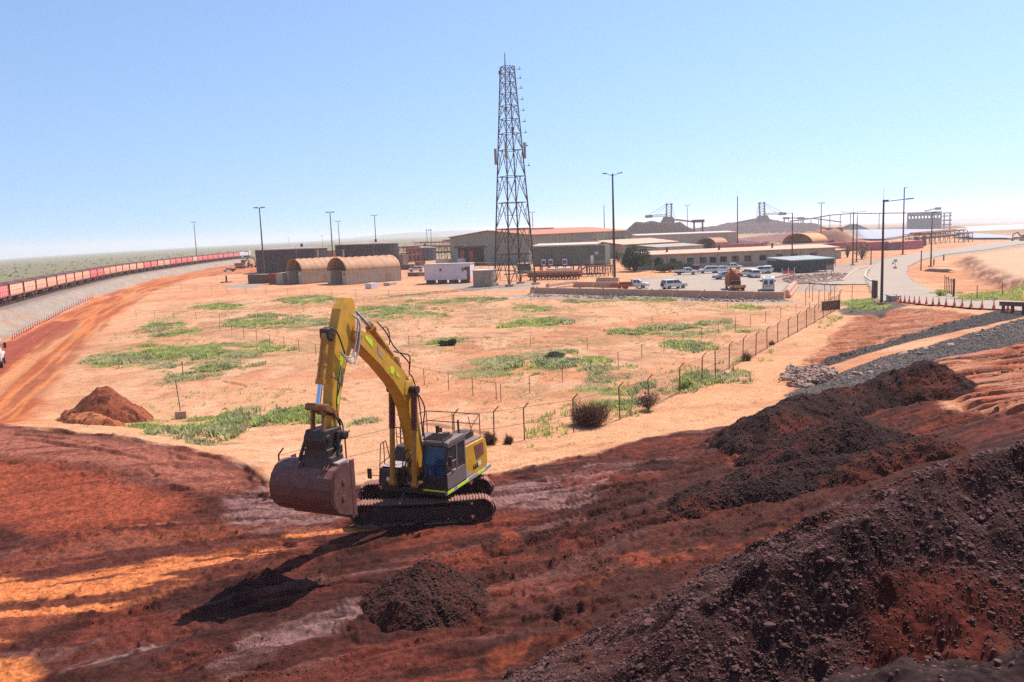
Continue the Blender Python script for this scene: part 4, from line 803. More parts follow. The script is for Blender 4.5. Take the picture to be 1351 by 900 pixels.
# ------------------------------------------------------------------ grass tufts: stuff
def blades(name, x, y, h, w, matl, nb=9, spread=.22):
    n = len(x); z = base(x, y) + detail(x, y); N = n * nb
    a = rng.uniform(0, 2 * PI, N); rr_ = rng.uniform(0, spread, N) * np.repeat(w, nb); X0 = np.repeat(x, nb) + np.cos(a) * rr_; Y0 = np.repeat(y, nb) + np.sin(a) * rr_; Z0 = np.repeat(z, nb) - .03
    hh = np.repeat(h, nb) * rng.uniform(.5, 1.1, N); ln = rng.uniform(.2, .8, N) * hh; b = a + rng.uniform(-.5, .5, N); bw = rng.uniform(.02, .045, N) * np.repeat(w, nb)
    px = -np.sin(b) * bw; py = np.cos(b) * bw
    V = np.stack([np.c_[X0 - px, Y0 - py, Z0], np.c_[X0 + px, Y0 + py, Z0], np.c_[X0 + np.cos(b) * ln * .5 + px * .8, Y0 + np.sin(b) * ln * .5 + py * .8, Z0 + hh * .65], np.c_[X0 + np.cos(b) * ln * .5 - px * .8, Y0 + np.sin(b) * ln * .5 - py * .8, Z0 + hh * .65],
                  np.c_[X0 + np.cos(b) * ln, Y0 + np.sin(b) * ln, Z0 + hh]], 1).reshape(-1, 3)
    k = np.arange(N)[:, None] * 5; T = np.concatenate([k + [0, 1, 2], k + [0, 2, 3], k + [3, 2, 4]]).reshape(-1, 3)
    o = mesh_np(name, V, T, matl, smooth=False); return tag(o, kind='stuff')
gx, gy, gr_ = [], [], []
for g, q in zip(GRASS, GR):
    x0, x1, y0, y1 = q.bb; area = (x1 - x0) * (y1 - y0); n = int(min(area * 9, 9000)); x = rng.uniform(x0, x1, n); y = rng.uniform(y0, y1, n)
    m = (q(x, y) > .35) & (fbm(x, y, 1.6, 4, 47) > .455); gx.append(x[m]); gy.append(y[m])
x = np.concatenate(gx); y = np.concatenate(gy); f_ = fbm(x, y, 3.5, 3, 61); s_ = np.clip(.6 + (f_ - .45) * 3, .35, 1.5)
c_ = fbm(x, y, 5, 3, 62) + rng.uniform(-.08, .08, len(x)); dn = PAD(x, y) < .5; x, y, s_, c_ = x[dn], y[dn], s_[dn], c_[dn]
for nm, m in (('grass', c_ > .53), ('dark_grass', (c_ <= .53) & (c_ > .45)), ('dry_grass', c_ <= .45)):
    blades(nm, x[m], y[m], .34 * s_[m], 1.1 * s_[m] + .3, M[{'grass': 'grassg', 'dark_grass': 'grassd', 'dry_grass': 'grassy'}[nm]], 10, .3)
x, y = in_poly([(120,520),(150,440),(260,400),(420,388),(700,392),(1040,400),(1040,420),(900,490),(800,540),(650,540),(500,500),(350,530),(200,540)], 9000); m = fbm(x, y, 5, 4, 63) > .53
blades('dry_grass', x[m], y[m], rng.uniform(.10, .32, m.sum()), rng.uniform(.4, 1., m.sum()), M['grassy'], 8, .3)
x, y = in_poly([(120,520),(150,440),(260,400),(420,388),(700,392),(1040,400),(1040,420),(900,490),(800,540),(650,560),(500,520),(350,560),(200,560)], 5000); m = fbm(x, y, 3, 4, 83) > .58
blades('weeds', x[m], y[m], rng.uniform(.10, .3, m.sum()), rng.uniform(.4, .9, m.sum()), M['grassg'], 9, .3)
x, y = in_poly([(690,560),(830,500),(1000,470),(1105,410),(1125,410),(1010,482),(900,530),(700,590)], 900); m = fbm(x, y, 3, 3, 64) > .52
blades('fence_grass', x[m], y[m], rng.uniform(.2, .5, m.sum()), rng.uniform(.6, 1.3, m.sum()), M['grassg'], 10, .3)
for band in ([(1262,392),(1351,386),(1351,393),(1270,398)], [(1120,398),(1150,396),(1150,400),(1120,404)]):
    x, y = in_poly(band, 700); blades('roadside_grass', x, y, rng.uniform(.25, .6, len(x)), rng.uniform(.8, 1.5, len(x)), M['grassg'], 9, .3)
# scrub of the plain beyond the railway
a_ = rng.uniform(R(-40), R(-2), 1500); d_ = rng.uniform(170, 1500, 1500) ; x = d_ * np.sin(a_); y = d_ * np.cos(a_); dl, al, sd = seg_dist(x, y, RAIL); m = (sd > 0) & (dl > 45); x, y = x[m], y[m]
rocks('scrub', np.c_[x, y, base(x, y)], rng.uniform(.25, .8, len(x)) * (1 + np.hypot(x, y) / 900), M['scrubm'], big=False, rough=.35, flat=.5)

# ------------------------------------------------------------------ bushes and trees
def crown_mesh(name, matl, parent, cx, cz, rx, ry, rz, n, size, seed, lumps=14):
    r = np.random.default_rng(seed); L_ = r.normal(0, 1, (lumps, 3)); L_ /= np.linalg.norm(L_, axis=1)[:, None]; L_ *= r.uniform(.25, .75, (lumps, 1)); L_[:, 2] = np.abs(L_[:, 2]) * 1.1 - .25
    k = r.integers(0, lumps, n); p = r.normal(0, 1, (n, 3)); p /= np.linalg.norm(p, axis=1)[:, None]; p = L_[k] + p * (r.uniform(.15, .45, (n, 1)) ** .6) * .62
    p = p * [rx, ry, rz] + [cx[0], cx[1], cz]; p[:, 2] = np.maximum(p[:, 2], .05)
    a = r.normal(0, 1, (n, 3)); a /= np.linalg.norm(a, axis=1)[:, None]; b = np.cross(a, r.normal(0, 1, (n, 3))); b /= np.linalg.norm(b, axis=1)[:, None]; s = size * r.uniform(.5, 1.3, (n, 1))
    V = np.stack([p - a * s, p + b * s * .45, p + a * s, p - b * s * .45], 1).reshape(-1, 3); F = np.arange(n * 4).reshape(-1, 4)
    return mesh_np(name, V, F, matl, parent=parent, smooth=False)
def bush(px, py, wpx, hpx, label, leaf='leafdark', n=2600, name='bush', cat='bush', group=None, twigs=0, size=.16, seed=1):
    p = gp(px, py); s = F0 / math.hypot(p.x, p.y); w = wpx / s; h = hpx / s
    t = thing(name, label, cat, p, 0, group); tr = MB(); r = random.Random(seed)
    for k in range(7):
        a = r.uniform(0, 2 * PI); e = Vector((math.cos(a) * w * .3, math.sin(a) * w * .3, h * r.uniform(.5, .8))); m = e * .5 + Vector((0, 0, h * .1)); tr.tube((0, 0, -.1), m, h * .03, h * .02, 6).tube(m, e, h * .02, h * .008, 5)
    tr.build('trunk', M['twig'], t, smooth=True)
    crown_mesh('crown', M[leaf], t, (0, 0), h * .42, w * .55, w * .5, h * .72, n, size, seed)
    return t
bush(838, 358, 46, 32, 'large dark green bush beside the light pole at the left end of the low office', n=5200, size=.3, seed=2)
bush(884, 359, 44, 13, 'low dark hedge of shrubs along the left part of the low office wall', n=2600, size=.26, seed=3)
bush(868, 357, 16, 17, 'shrub between the large bush and the low hedge', n=1300, size=.26, seed=4)
bush(906, 357, 18, 12, 'shrub between the hedge and the red car', n=900, size=.24, seed=5)
bush(1035, 352, 26, 14, 'olive shrub against the right part of the low office wall', 'leafgrey', n=1300, size=.26, seed=6)
bush(816, 346, 16, 20, 'thin yellowish tree beside the tall twin head pole', 'leafgrey', n=700, size=.26, seed=7, name='small_tree', cat='tree')
bush(1137, 342, 26, 26, 'sparse small tree behind the road lamps', 'dryleaf', n=500, size=.25, seed=8, name='small_tree', cat='tree')
bush(1118, 340, 14, 20, 'sparse small tree left of the paired road lamps', 'dryleaf', n=300, size=.25, seed=9, name='small_tree', cat='tree')
bush(462+270, 474, 34, 10, 'grey green shrub in the grass patch right of the excavator', 'leafgrey', n=1500, size=.12, seed=10)
bush(592, 456, 26, 9, 'small dark green shrub alone on bare sand', 'leafdark', n=1200, size=.14, seed=11)
bush(300, 575, 14, 9, 'small green shrub right of the concrete block', 'grassg', n=700, size=.08, seed=12)
bush(1240, 392, 16, 11, 'light green shrub beside the steel gate', 'grassg', n=500, size=.12, seed=13)
bush(855, 541, 34, 26, 'straggly dry shrub grown into the chain link fence', 'dryleaf', n=700, size=.09, seed=14)
bush(905, 515, 26, 16, 'leafy shrub at the fence behind the straggly dry one', 'grassg', n=800, size=.09, seed=15)
def tumble(px, py, wpx, hpx, label, n=1600, seed=0):
    p = gp(px, py); s = F0 / math.hypot(p.x, p.y); w = wpx / s / 2; h = hpx / s
    r = np.random.default_rng(seed); d = r.normal(0, 1, (n, 3)); d /= np.linalg.norm(d, axis=1)[:, None]; d[:, 2] = d[:, 2] * .5 + .5; lum = .72 + .38 * np.sin(d[:, :1] * 4 + seed) * np.cos(d[:, 1:2] * 3.1 + seed * 2) + .1; L_ = r.uniform(.5, 1.05, (n, 1)) * lum * [w, w, h]
    st = r.normal(0, .35, (n, 3)) * [w, w, 0] + [0, 0, .05]; st[:, 2] += r.uniform(0, .3, n) * h; en = st * .5 + d * L_; side = np.cross(d, r.normal(0, 1, (n, 3))); side /= np.linalg.norm(side, axis=1)[:, None]; wd = .012
    V = np.stack([st - side * wd, st + side * wd, en + side * wd * .4, en - side * wd * .4], 1).reshape(-1, 3)
    o = mesh_np('dry_bush', V, np.arange(n * 4).reshape(-1, 4), M['twig'], smooth=False); o.location = p; tag(o, label, 'bush')
tumble(778, 560, 54, 34, 'large brown tumbleweed caught on the fence right of the excavator', 4200, 1)
tumble(646, 586, 22, 18, 'brown tumbleweed directly behind the excavator counterweight', 1200, 2)
tumble(671, 586, 15, 14, 'small brown tumbleweed by the fence post right of the excavator', 700, 3)
tumble(985, 476, 16, 14, 'small dry bush at the foot of the far chain link fence', 700, 4)
tumble(1018, 456, 10, 8, 'tiny dry bush at the fence beyond the small dry one', 400, 5)

# ------------------------------------------------------------------ fences
def top_of(p, px, py): return zof(p, px, py)
def wire_fence(label, pts, hgt, wires=(.9,), r=.028, post_mat='post', cat='fence', every=None, angled=False, mesh_panel=False, name='wire_fence', lean=True):
    P = [gp(a, b) for a, b in pts]
    if every:
        Q = []
        for a, b in zip(P[:-1], P[1:]):
            n = max(1, round((b - a).length / every))
            for k in range(n): q = a.lerp(b, k / n); q.z = G(q.x, q.y); Q.append(q)
        P = Q + [P[-1]]
    o = P[0].copy(); t = thing(name, label, cat, o); rr_ = random.Random(len(P))
    for i, p in enumerate(P):
        q = p - o; h = hgt * rr_.uniform(.94, 1.04); lx, ly = rr_.uniform(-.05, .05), rr_.uniform(-.05, .05); mb = MB().tube(q + Vector((0, 0, -.1)), q + Vector((lx, ly, h)), r, n=6)
        if angled: mb.tube(q + Vector((lx, ly, h - .01)), q + Vector((lx + .28, ly - .12, h + .32)), r * .9, n=6)
        mb.build('post', M[post_mat], t)
    w = MB()
    for f in wires:
        for a, b in zip(P[:-1], P[1:]): w.tube(a - o + Vector((0, 0, hgt * f)), b - o + Vector((0, 0, hgt * f)), .012, n=4, cap=False)
    tag(w.build('wire', M['post'], t), kind='stuff')
    return t, P, o
t, P, o = wire_fence('chain link fence with angled post tops running from bucket to car park', [(371,655),(459,629),(530,610),(600,593),(652,588),(692,581),(757,570),(818,553),(856,540),(897,520),(926,506),(944,497),(962,487),(980,478),(997,470),(1012,461),(1026,453),(1040,446),(1052,439),(1064,432),(1075,426),(1086,420),(1096,414),(1106,408)], 1.95, (.5, .98), .04, name='chain_link_fence', angled=True)
w = MB()
for a, b in zip(P[7:-1], P[8:]):
    a = a - o; b = b - o; L_ = (b - a).length; u = (b - a) / L_; n = int(L_ / .26)
    for k in range(-7, n):
        for s in (1, -1):
            x0_, x1_ = k * .26, k * .26 + 1.85
            z0_, z1_ = .05, 1.9
            if x0_ < 0: z0_ = .05 - x0_; x0_ = 0
            if x1_ > L_: z1_ = 1.9 - (x1_ - L_); x1_ = L_
            if x1_ <= x0_: continue
            if s < 0: z0_, z1_ = 1.95 - z0_, 1.95 - z1_
            w.bar(a + u * x0_ + Vector((0, 0, z0_)), a + u * x1_ + Vector((0, 0, z1_)), .006)
tag(w.build('chain_link_mesh', M['post'], t), kind='stuff')
wire_fence('low picket and wire fence running right from the excavator to the car park', [(661,530),(699,519),(742,504),(780,495),(816,484),(847,473),(876,464),(901,455),(926,447),(948,441),(970,434),(990,430),(1010,425),(1030,420),(1050,414),(1068,410)], 1.3, (.95,))
wire_fence('low wire fence of thin pickets receding to the left behind the boom', [(655,528),(624,522),(592,514),(560,507),(530,499),(500,490),(468,481),(442,475),(417,470),(395,465),(375,460),(356,456),(339,451),(322,446),(306,441),(290,437)], 1.3, (.95,))
wire_fence('sagging dark cable on short pickets across the middle of the field', [(540,457),(600,461),(700,457),(775,460),(860,430),(960,410),(1000,402)], 1.2, (.9,))
wire_fence('far wire fence of thin posts along the edge of the yard', [(222,384),(300,386),(380,390),(470,393),(560,395),(640,396),(700,397)], 1.6, (.95, .5), .03, every=9)
wire_fence('far row of thin posts across the weedy field on the left', [(180,418),(230,421),(290,424),(340,421),(400,412)], 1.3, (.95,), every=7)
wire_fence('wire fence with tall posts beyond the road on the right', [(1258,393),(1289,396),(1322,392),(1360,390)], 1.9, (.97, .6), .045)
wire_fence('wire fence between the fence corner and the thick gate posts', [(1068,392),(1096,394),(1124,396),(1150,396)], 2.1, (.97, .6), .04, angled=True)
wire_fence('tangle of angled fence posts at the corner of the yard', [(1063,404),(1072,398),(1080,408),(1088,396),(1093,412),(1101,398),(1108,409)], 2.4, (.97,), .04, angled=True)
def strip(name, label, cat, pts, h, matl, th_=.06):
    P = [gp(a, b) for a, b in pts]; o = P[0]; mb = MB()
    for a, b in zip(P[:-1], P[1:]): mb.bar(a - o + Vector((0, 0, h / 2)), b - o + Vector((0, 0, h / 2)), th_, h)
    q = mb.build(name, M[matl]); q.location = o; return tag(q, label, cat)
strip('shade_cloth', 'dark shade cloth tied to the corner of the chain link fence', 'cloth', [(1084,410),(1108,408)], 1.2, 'post')

# ------------------------------------------------------------------ poles
def stand(px, py, pyt, pxt=None):
    p = gp(px, py); return p, max(zof(p, px, pyt) - p.z, 1.)
def light_pole(label, px, py, pyt, kind, group=None, m='darksteel', r=None):
    p, h = stand(px, py, pyt); t = thing('light_pole', label, 'light pole', p, 0, group); r = r or h * .011 + .05
    MB().tube((0, 0, -.3), (0, 0, h), r, r * .55, 10).build('pole', M[m], t, smooth=True)
    MB().box((0, 0, .12), (r * 4.5, r * 4.5, .25)).build('base_plate', M['concrete'], t)
    if kind == 'T':
        w = h * .055 + .3
        MB().bar((-w, 0, h - .1), (w, 0, h - .1), .12, .12).build('cross_arm', M[m], t)
        for sx in (-1, -.45, .45, 1): MB().box((sx * w, -.1, h + .08), (w * .42, .4, .3), rx=.4).build('floodlight', M['steel'], t)
    elif kind == 'V':
        w = 1.3
        for s in (-1, 1): MB().bar((0, 0, h - .5), (s * w, 0, h + .05), .1).build('arm', M[m], t); MB().box((s * (w + .35), 0, h + .08), (.95, .4, .2), ry=-s * .15).build('lamp_head', M['steel'], t)
    elif kind in ('R', 'L', 'D'):
        for s in ((1,), (-1,), (-1, 1))['RLD'.index(kind)]:
            w = 2.6 if kind != 'R' else 3.1
            MB().tube((0, 0, h - .15), (s * w, 0, h + .12), .05, n=8).build('arm', M[m], t); MB().box((s * (w + .3), 0, h + .13), (.9, .32, .14), ry=-s * .08).build('lamp_head', M['darksteel'], t)
        if kind == 'R': MB().box((.25, 0, h + .02), (.7, .3, .16)).build('lamp_head', M['darksteel'], t)
    elif kind == 'S': MB().box((.5, 0, h + .02), (1.1, .4, .2)).build('lamp_head', M['darksteel'], t)
    if kind in ('D', 'spike', 'R'): MB().tube((0, 0, h), (0, 0, h + h * .12), .03, .015, 6).build('aerial', M[m], t)
    return t
for a in [('slender floodlight mast behind the train, leftmost of the light poles', 260, 343, 293, 'T'),
    ('tall leaning floodlight mast in front of the left dark tank', 349, 364, 274, 'T'), ('floodlight mast between the two dark tanks', 440, 352, 280, 'T'),
    ('thinner floodlight mast just right of the one between the tanks', 449, 338, 292, 'T'), ('floodlight mast behind the right dark tank', 497, 338, 284, 'T'),
    ('tiny distant floodlight pole behind the left dark tank', 382, 330, 314, 'T'), ('tiny distant floodlight pole over the gap between the tanks', 426, 330, 311, 'T'),
    ('floodlight pole rising behind the lattice tower', 704, 330, 280, 'T'), ('thin pole rising behind the big hall left of the tallest pole', 798, 330, 271, 'spike'),
    ('tallest pole with two spread lamp heads in front of the big hall', 811, 372, 229, 'V'), ('floodlight pole on the skyline beside the left stacker', 907, 318, 271, 'T'),
    ('tall dark mast with a spike between the stockpiles and the office', 973, 330, 259, 'spike'), ('floodlight pole behind the large orange vault', 1083, 325, 268, 'T'),
    ('single arm lamp at the right part of the low office', 1045, 355, 281, 'L'), ('road lamp with two arms, front one of the pair by the small trees', 1125, 350, 280, 'D'),
    ('thin plain lamp pole right behind the two arm road lamp', 1130, 346, 284, 'spike'), ('tall lamp pole on the far side of the road', 1191, 336, 248, 'S'),
    ('nearest road lamp with a long arm beside the row of cones', 1163, 401, 265, 'R'), ('dark lamp pole at the inner edge of the road bend', 1228, 352, 281, 'S')]:
    light_pole(*a)
for lab, px, py, pt, w_ in [('short dark post at the kerb left of the road', 1149, 350, 326, .3), ('short dark post on the right edge of the road bend', 1215, 357, 331, .28), ('low timber post on the far verge of the road', 1245, 344, 336, .4), ('timber post at the foot of the dark lamp pole', 1232, 350, 342, .35), ('pair of thick timber gate posts on the left side of the road', 1152, 394, 370, .5)]:
    p, h = stand(px, py, pt); q = MB().tube((0, 0, -.2), (0, 0, h), w_ / 2, w_ / 2.3, 10); q.tube((0, 0, h), (0, 0, h + .12), w_ / 3, .05, 8)
    if 'pair' in lab: q.tube((.45, .1, -.2), (.45, .1, h * .98), w_ / 2, w_ / 2.2, 10)
    o = q.build('bollard', M['wood'], smooth=True); o.location = p; tag(o, lab, 'post')
# H frame, small posts
p, h = stand(567, 333, 303); t = thing('power_pole', 'H shaped double pole with three insulators on a cross arm against the sky', 'power pole', p)
for s in (-1, 1): MB().tube((s * 1.4, 0, -.3), (s * 1.4, 0, h), .2, .16, 8).build('pole', M['darksteel'], t)
MB().bar((-2, 0, h - .5), (2, 0, h - .5), .25).build('cross_arm', M['darksteel'], t)
for s in (-1.7, -.3, .6, 1.7): MB().tube((s, 0, h - .4), (s, 0, h + .4), .14, n=6).build('insulator', M['darksteel'], t)
p, h = stand(239, 551, 501); t = thing('marker_post', 'leaning rusty post set in a concrete block on the left of the field', 'post', p)
MB().box((0, 0, .2), (.75, .6, .55), rz=.3).build('concrete_block', M['concrete'], t, bevel=.03); MB().tube((0, 0, .3), (-.16, 0, h), .035, .03, 8).build('post', M['post'], t)
p, h = stand(242, 499, 477); o = MB().tube((0, 0, -.1), (0, 0, h), .045, n=8).box((0, 0, h * .9), (.12, .03, .25)).build('stake', M['galv']); o.location = p; tag(o, 'pale stake standing in the green weeds on the left', 'stake')
p, h = stand(299, 373, 364); t = thing('post_stand', 'short post on a wide low base beside the orange haul road', 'post', p); MB().box((0, 0, .15), (3.4, 1., .3)).build('base', M['brownbox'], t, bevel=.04); MB().tube((0, 0, .2), (0, 0, h), .3, .26, 10).build('post', M['redsteel'], t)
# thin broken stakes by the bucket are part of the fence; rail at right
p = gp(1319, 412); q = gp(1368, 416); o_ = p.copy(); t = thing('steel_barrier', 'rusty steel beam barrier at the right edge beside the cones', 'barrier', o_); d = (q - p)
MB().bar(Vector((0, 0, .85)), d + Vector((0, 0, .95)), .2, .42).build('beam', M['redsteel'], t, bevel=.03)
for f in (.1, .36, .66, .95): MB().bar(d * f + Vector((0, 0, -.2)), d * f + Vector((0, .02, .8)), .28, .2).build('post', M['redsteel'], t, bevel=.02)
# gate
p = gp(1258, 393); q = gp(1246, 389); d = q - p; d.z = 0; t = thing('steel_gate', 'open steel grille gate hung on a thick post right of the road', 'gate', p)
MB().tube((0, 0, -.2), (0, 0, 2.6), .14, n=10).build('post', M['wood'], t); gtm = MB(); L_ = max(d.length, 2.6); d = d.normalized() * L_
for z_ in (.3, 2.2): gtm.bar(Vector((0, 0, z_)), d + Vector((0, 0, z_)), .08)
for k in range(6): gtm.bar(d * (k / 5 * .96 + .04) + Vector((0, 0, .3)), d * (k / 5 * .96 + .04) + Vector((0, 0, 2.3 + .2 * (k % 2))), .07)
gtm.build('grille', M['darksteel'], t)
# cones
def make_cone(o, h=.75):
    b = MB(); b.box((0, 0, .02), (h * .52, h * .52, .045)); b.tube((0, 0, .04), (0, 0, h * .38), h * .19, h * .12, 14).build('cone_body', M['coneo'], o); MB().tube((0, 0, h * .38), (0, 0, h * .62), h * .12, h * .075, 14).build('band', M['conew'], o); MB().tube((0, 0, h * .62), (0, 0, h), h * .075, h * .03, 14).build('cone_tip', M['coneo'], o)
cxs = [462,478,508,536,567,602,636,684,728,770,818,875,928,989,1063,1144,1240]; cys = [90,93,103,105,108,112,113,118,122,124,128,131,135,140,146,153,168]
c0 = None
for i, (a, b) in enumerate(zip(cxs, cys)):
    p = gp(1090 + a / 5.176, 380 + b / 5.176); p.z += .14
    lab = 'orange and white traffic cone in the long row along the road edge'
    if i == 16: lab = 'traffic cone half hidden under the rusty barrier'
    if c0 is None: c0 = thing('traffic_cone', lab, 'cone', p, .3, 'cones along the road'); make_cone(c0, .92)
    else: c = copy_tree(c0); c.location = p; c.rotation_euler[2] = i * .7; c['label'] = lab
lefts0 = [(17,449),(23,445),(29,441.5),(35,438),(41,434.5),(47,431),(53,428),(59,425.5),(65,422),(71,418.5),(77,415),(83,412),(89,409),(95,406),(101,403),(107,400),(113,397),(119,394.5),(125,392)]
lefts = [q for i in range(len(lefts0) - 1) for q in (lefts0[i], ((lefts0[i][0] + lefts0[i+1][0]) / 2, (lefts0[i][1] + lefts0[i+1][1]) / 2))]
for i, (a, b) in enumerate(lefts):
    c = copy_tree(c0); c.location = gp(a, b); c.rotation_euler[2] = i; c.scale = (.95,) * 3
    c['label'] = 'orange cone in the line at the foot of the railway ballast'; c['group'] = 'cones along the railway ballast'

# ------------------------------------------------------------------ railway and ore train
RP = [Vector((a, b, 0)) for a, b in RAIL]; seg = [(RP[i+1] - RP[i]).length for i in range(len(RP) - 1)]; tot = sum(seg)
def rail_pt(s):
    for i, L_ in enumerate(seg):
        if s <= L_ or i == len(seg) - 1: a = RP[i].lerp(RP[i+1], s / L_); return a
        s -= L_
def smooth_pt(s):
    P = [rail_pt(min(max(s + k, 0), tot)) for k in (-18, -9, 0, 9, 18)]; v = sum((p for p in P), Vector()) / 5; v.z = G(v.x, v.y); return v
t = thing('railway_track', 'railway track carrying the ore train along the ballast bank on the left', 'railway track', smooth_pt(20)); o_ = t.location.copy()
for off in (-.72, .72):
    mb = MB(); prev = None; s = 20
    while s < tot - 320:
        a = smooth_pt(s); b = smooth_pt(s + 2); d = (b - a); d.z = 0; d.normalize(); n = Vector((-d.y, d.x, 0)); q = a + n * off - o_ + Vector((0, 0, .30))
        if prev is not None: mb.bar(prev, q, .08, .16)
        prev = q; s += 6
    mb.build('rail', M['wagdark'], t)
mb = MB(); s = 30
while s < 260:
    a = smooth_pt(s); b = smooth_pt(s + 1); d = (b - a).normalized(); n = Vector((-d.y, d.x, 0)); q = a - o_ + Vector((0, 0, .12)); mb.bar(q - n * 1.3, q + n * 1.3, .24, .2); s += .8
tag(mb.build('sleeper', M['sleeper'], t), kind='stuff')
def make_wagon(label, m, group):
    t = thing('ore_wagon', label, 'wagon', (0, 0, 0), 0, group); Lw = 9.9
    bd = MB(); rings = [[(-Lw/2 + e, -w, z), (Lw/2 - e, -w, z), (Lw/2 - e, w, z), (-Lw/2 + e, w, z)] for z, w, e in ((1.15, 1.25, .55), (1.5, 1.5, .12), (3.55, 1.55, .04))]; bd.loft(rings).build('body', M[m], t, bevel=.04)
    rb = MB()
    for k in range(9):
        x = -Lw/2 + .5 + k * (Lw - 1) / 8
        for s in (-1, 1): rb.box((x, s * 1.58, 2.5), (.12, .1, 2.0))
    for s in (-1, 1): rb.box((0, s * 1.58, 2.55), (Lw - .3, .07, .1))
    rb.build('rib', M[m], t)
    rm = MB()
    for s in (-1, 1): rm.box((0, s * 1.6, 3.62), (Lw + .02, .12, .12)); rm.box((s * (Lw/2 - .05), 0, 3.6), (.16, 3.1, .2)); rm.box((s * (Lw/2 - .03), 1.5, 2.5), (.22, .28, 2.1)); rm.box((s * (Lw/2 - .03), -1.5, 2.5), (.22, .28, 2.1))
    rm.build('top_rim', M['wagdark'], t)
    ld = MB(); rg = [[(-Lw/2 + .2 + e, -w, z), (Lw/2 - .2 - e, -w, z), (Lw/2 - .2 - e, w, z), (-Lw/2 + .2 + e, w, z)] for z, w, e in ((3.4, 1.45, 0), (3.72, 1.25, .8), (3.92, .55, 2.2))]; ld.loft(rg).build('ore_load', M['oreload'], t)
    un = MB().box((0, 0, 1.02), (Lw + .5, .7, .35)); un.box((0, 0, 1.2), (Lw - .8, 2.3, .15)); un.build('underframe', M['wagdark'], t)
    for s in (-1, 1):
        bg_ = MB(); 
        for u in (-1, 1): bg_.prism([(s * 3.7 - 1.3, .75), (s * 3.7 - .5, .6), (s * 3.7 + .5, .6), (s * 3.7 + 1.3, .75), (s * 3.7 + 1.2, .95), (s * 3.7 - 1.2, .95)], u * 1.05, u * 1.2)
        b_ = bg_.build('bogie', M['wagdark'], t)
        for u in (-.9, .9): MB().tube((s * 3.7 + u, -.95, .48), (s * 3.7 + u, .95, .48), .48, n=16).build('wheel', M['wagdark'], b_)
    return t
src = {}
s = 58.; i = 0; step = 10.75
cols = 'PPPOOOOOOOOPPOOOOOOPPOOPPPPOPPPPP'
while i < 36:
    a = smooth_pt(s - 3.7); b = smooth_pt(s + 3.7); d = b - a; k = 'wagred' if cols[i % len(cols)] == 'P' else 'wagorange'
    nm = 'pink' if k == 'wagred' else 'pale orange'; lab = f'faded {nm} ore wagon heaped with ore in the long curving train'
    if k not in src: src[k] = make_wagon(lab, k, f'{nm} ore wagons of the train'); w = src[k]
    else: w = copy_tree(src[k])
    m_p = (a + b) / 2; w.location = (m_p.x, m_p.y, m_p.z + .36); w.rotation_euler = (0, -math.atan2(d.z, math.hypot(d.x, d.y)), math.atan2(d.y, d.x)); w['label'] = lab
    s += step; i += 1
a = smooth_pt(s + 2); b = smooth_pt(s + 8); d = b - a; t = thing('locomotive', 'pale locomotive at the far end of the ore train beside the dark tank', 'locomotive', (a.x, a.y, a.z + .36), math.atan2(d.y, d.x))
MB().box((0, 0, 2.4), (14, 2.4, 2.2)).box((7.5, 0, 2.7), (3, 3, 3.2)).build('body', M['whitewall'], t, bevel=.1); MB().box((0, 0, 1.1), (18, 3, .4)).build('underframe', M['wagdark'], t)
for u in (-6, 6): MB().box((u, 0, .6), (3.6, 2.4, .8)).build('bogie', M['wagdark'], t, bevel=.1)
MB().box((7.5, 0, 3.7), (3.04, 2.6, .7)).build('cab_window', M['dglass'], t)

M['embank'] = mat('embank', L8(160,136,122), .95, var=.3, vs=2)
# ------------------------------------------------------------------ buildings
def frame(p, q, flip=1):
    """root at p, local x towards q, local y away from the camera"""
    d = q - p; a = math.atan2(d.y, d.x); return a, math.hypot(d.x, d.y)
def local_h(p, px, py): return zof(p, px, py) - p.z
# big hall: near corner B, long wall towards C, gable towards A
B_ = gp(699, 349); C_ = atd(827, 352); A_ = gp(636, 346.5)
a, L_ = frame(B_, C_); t = thing('industrial_hall', 'big grey green shed with pale wall stripes and an orange roof behind the lattice tower', 'industrial hall', B_, a)
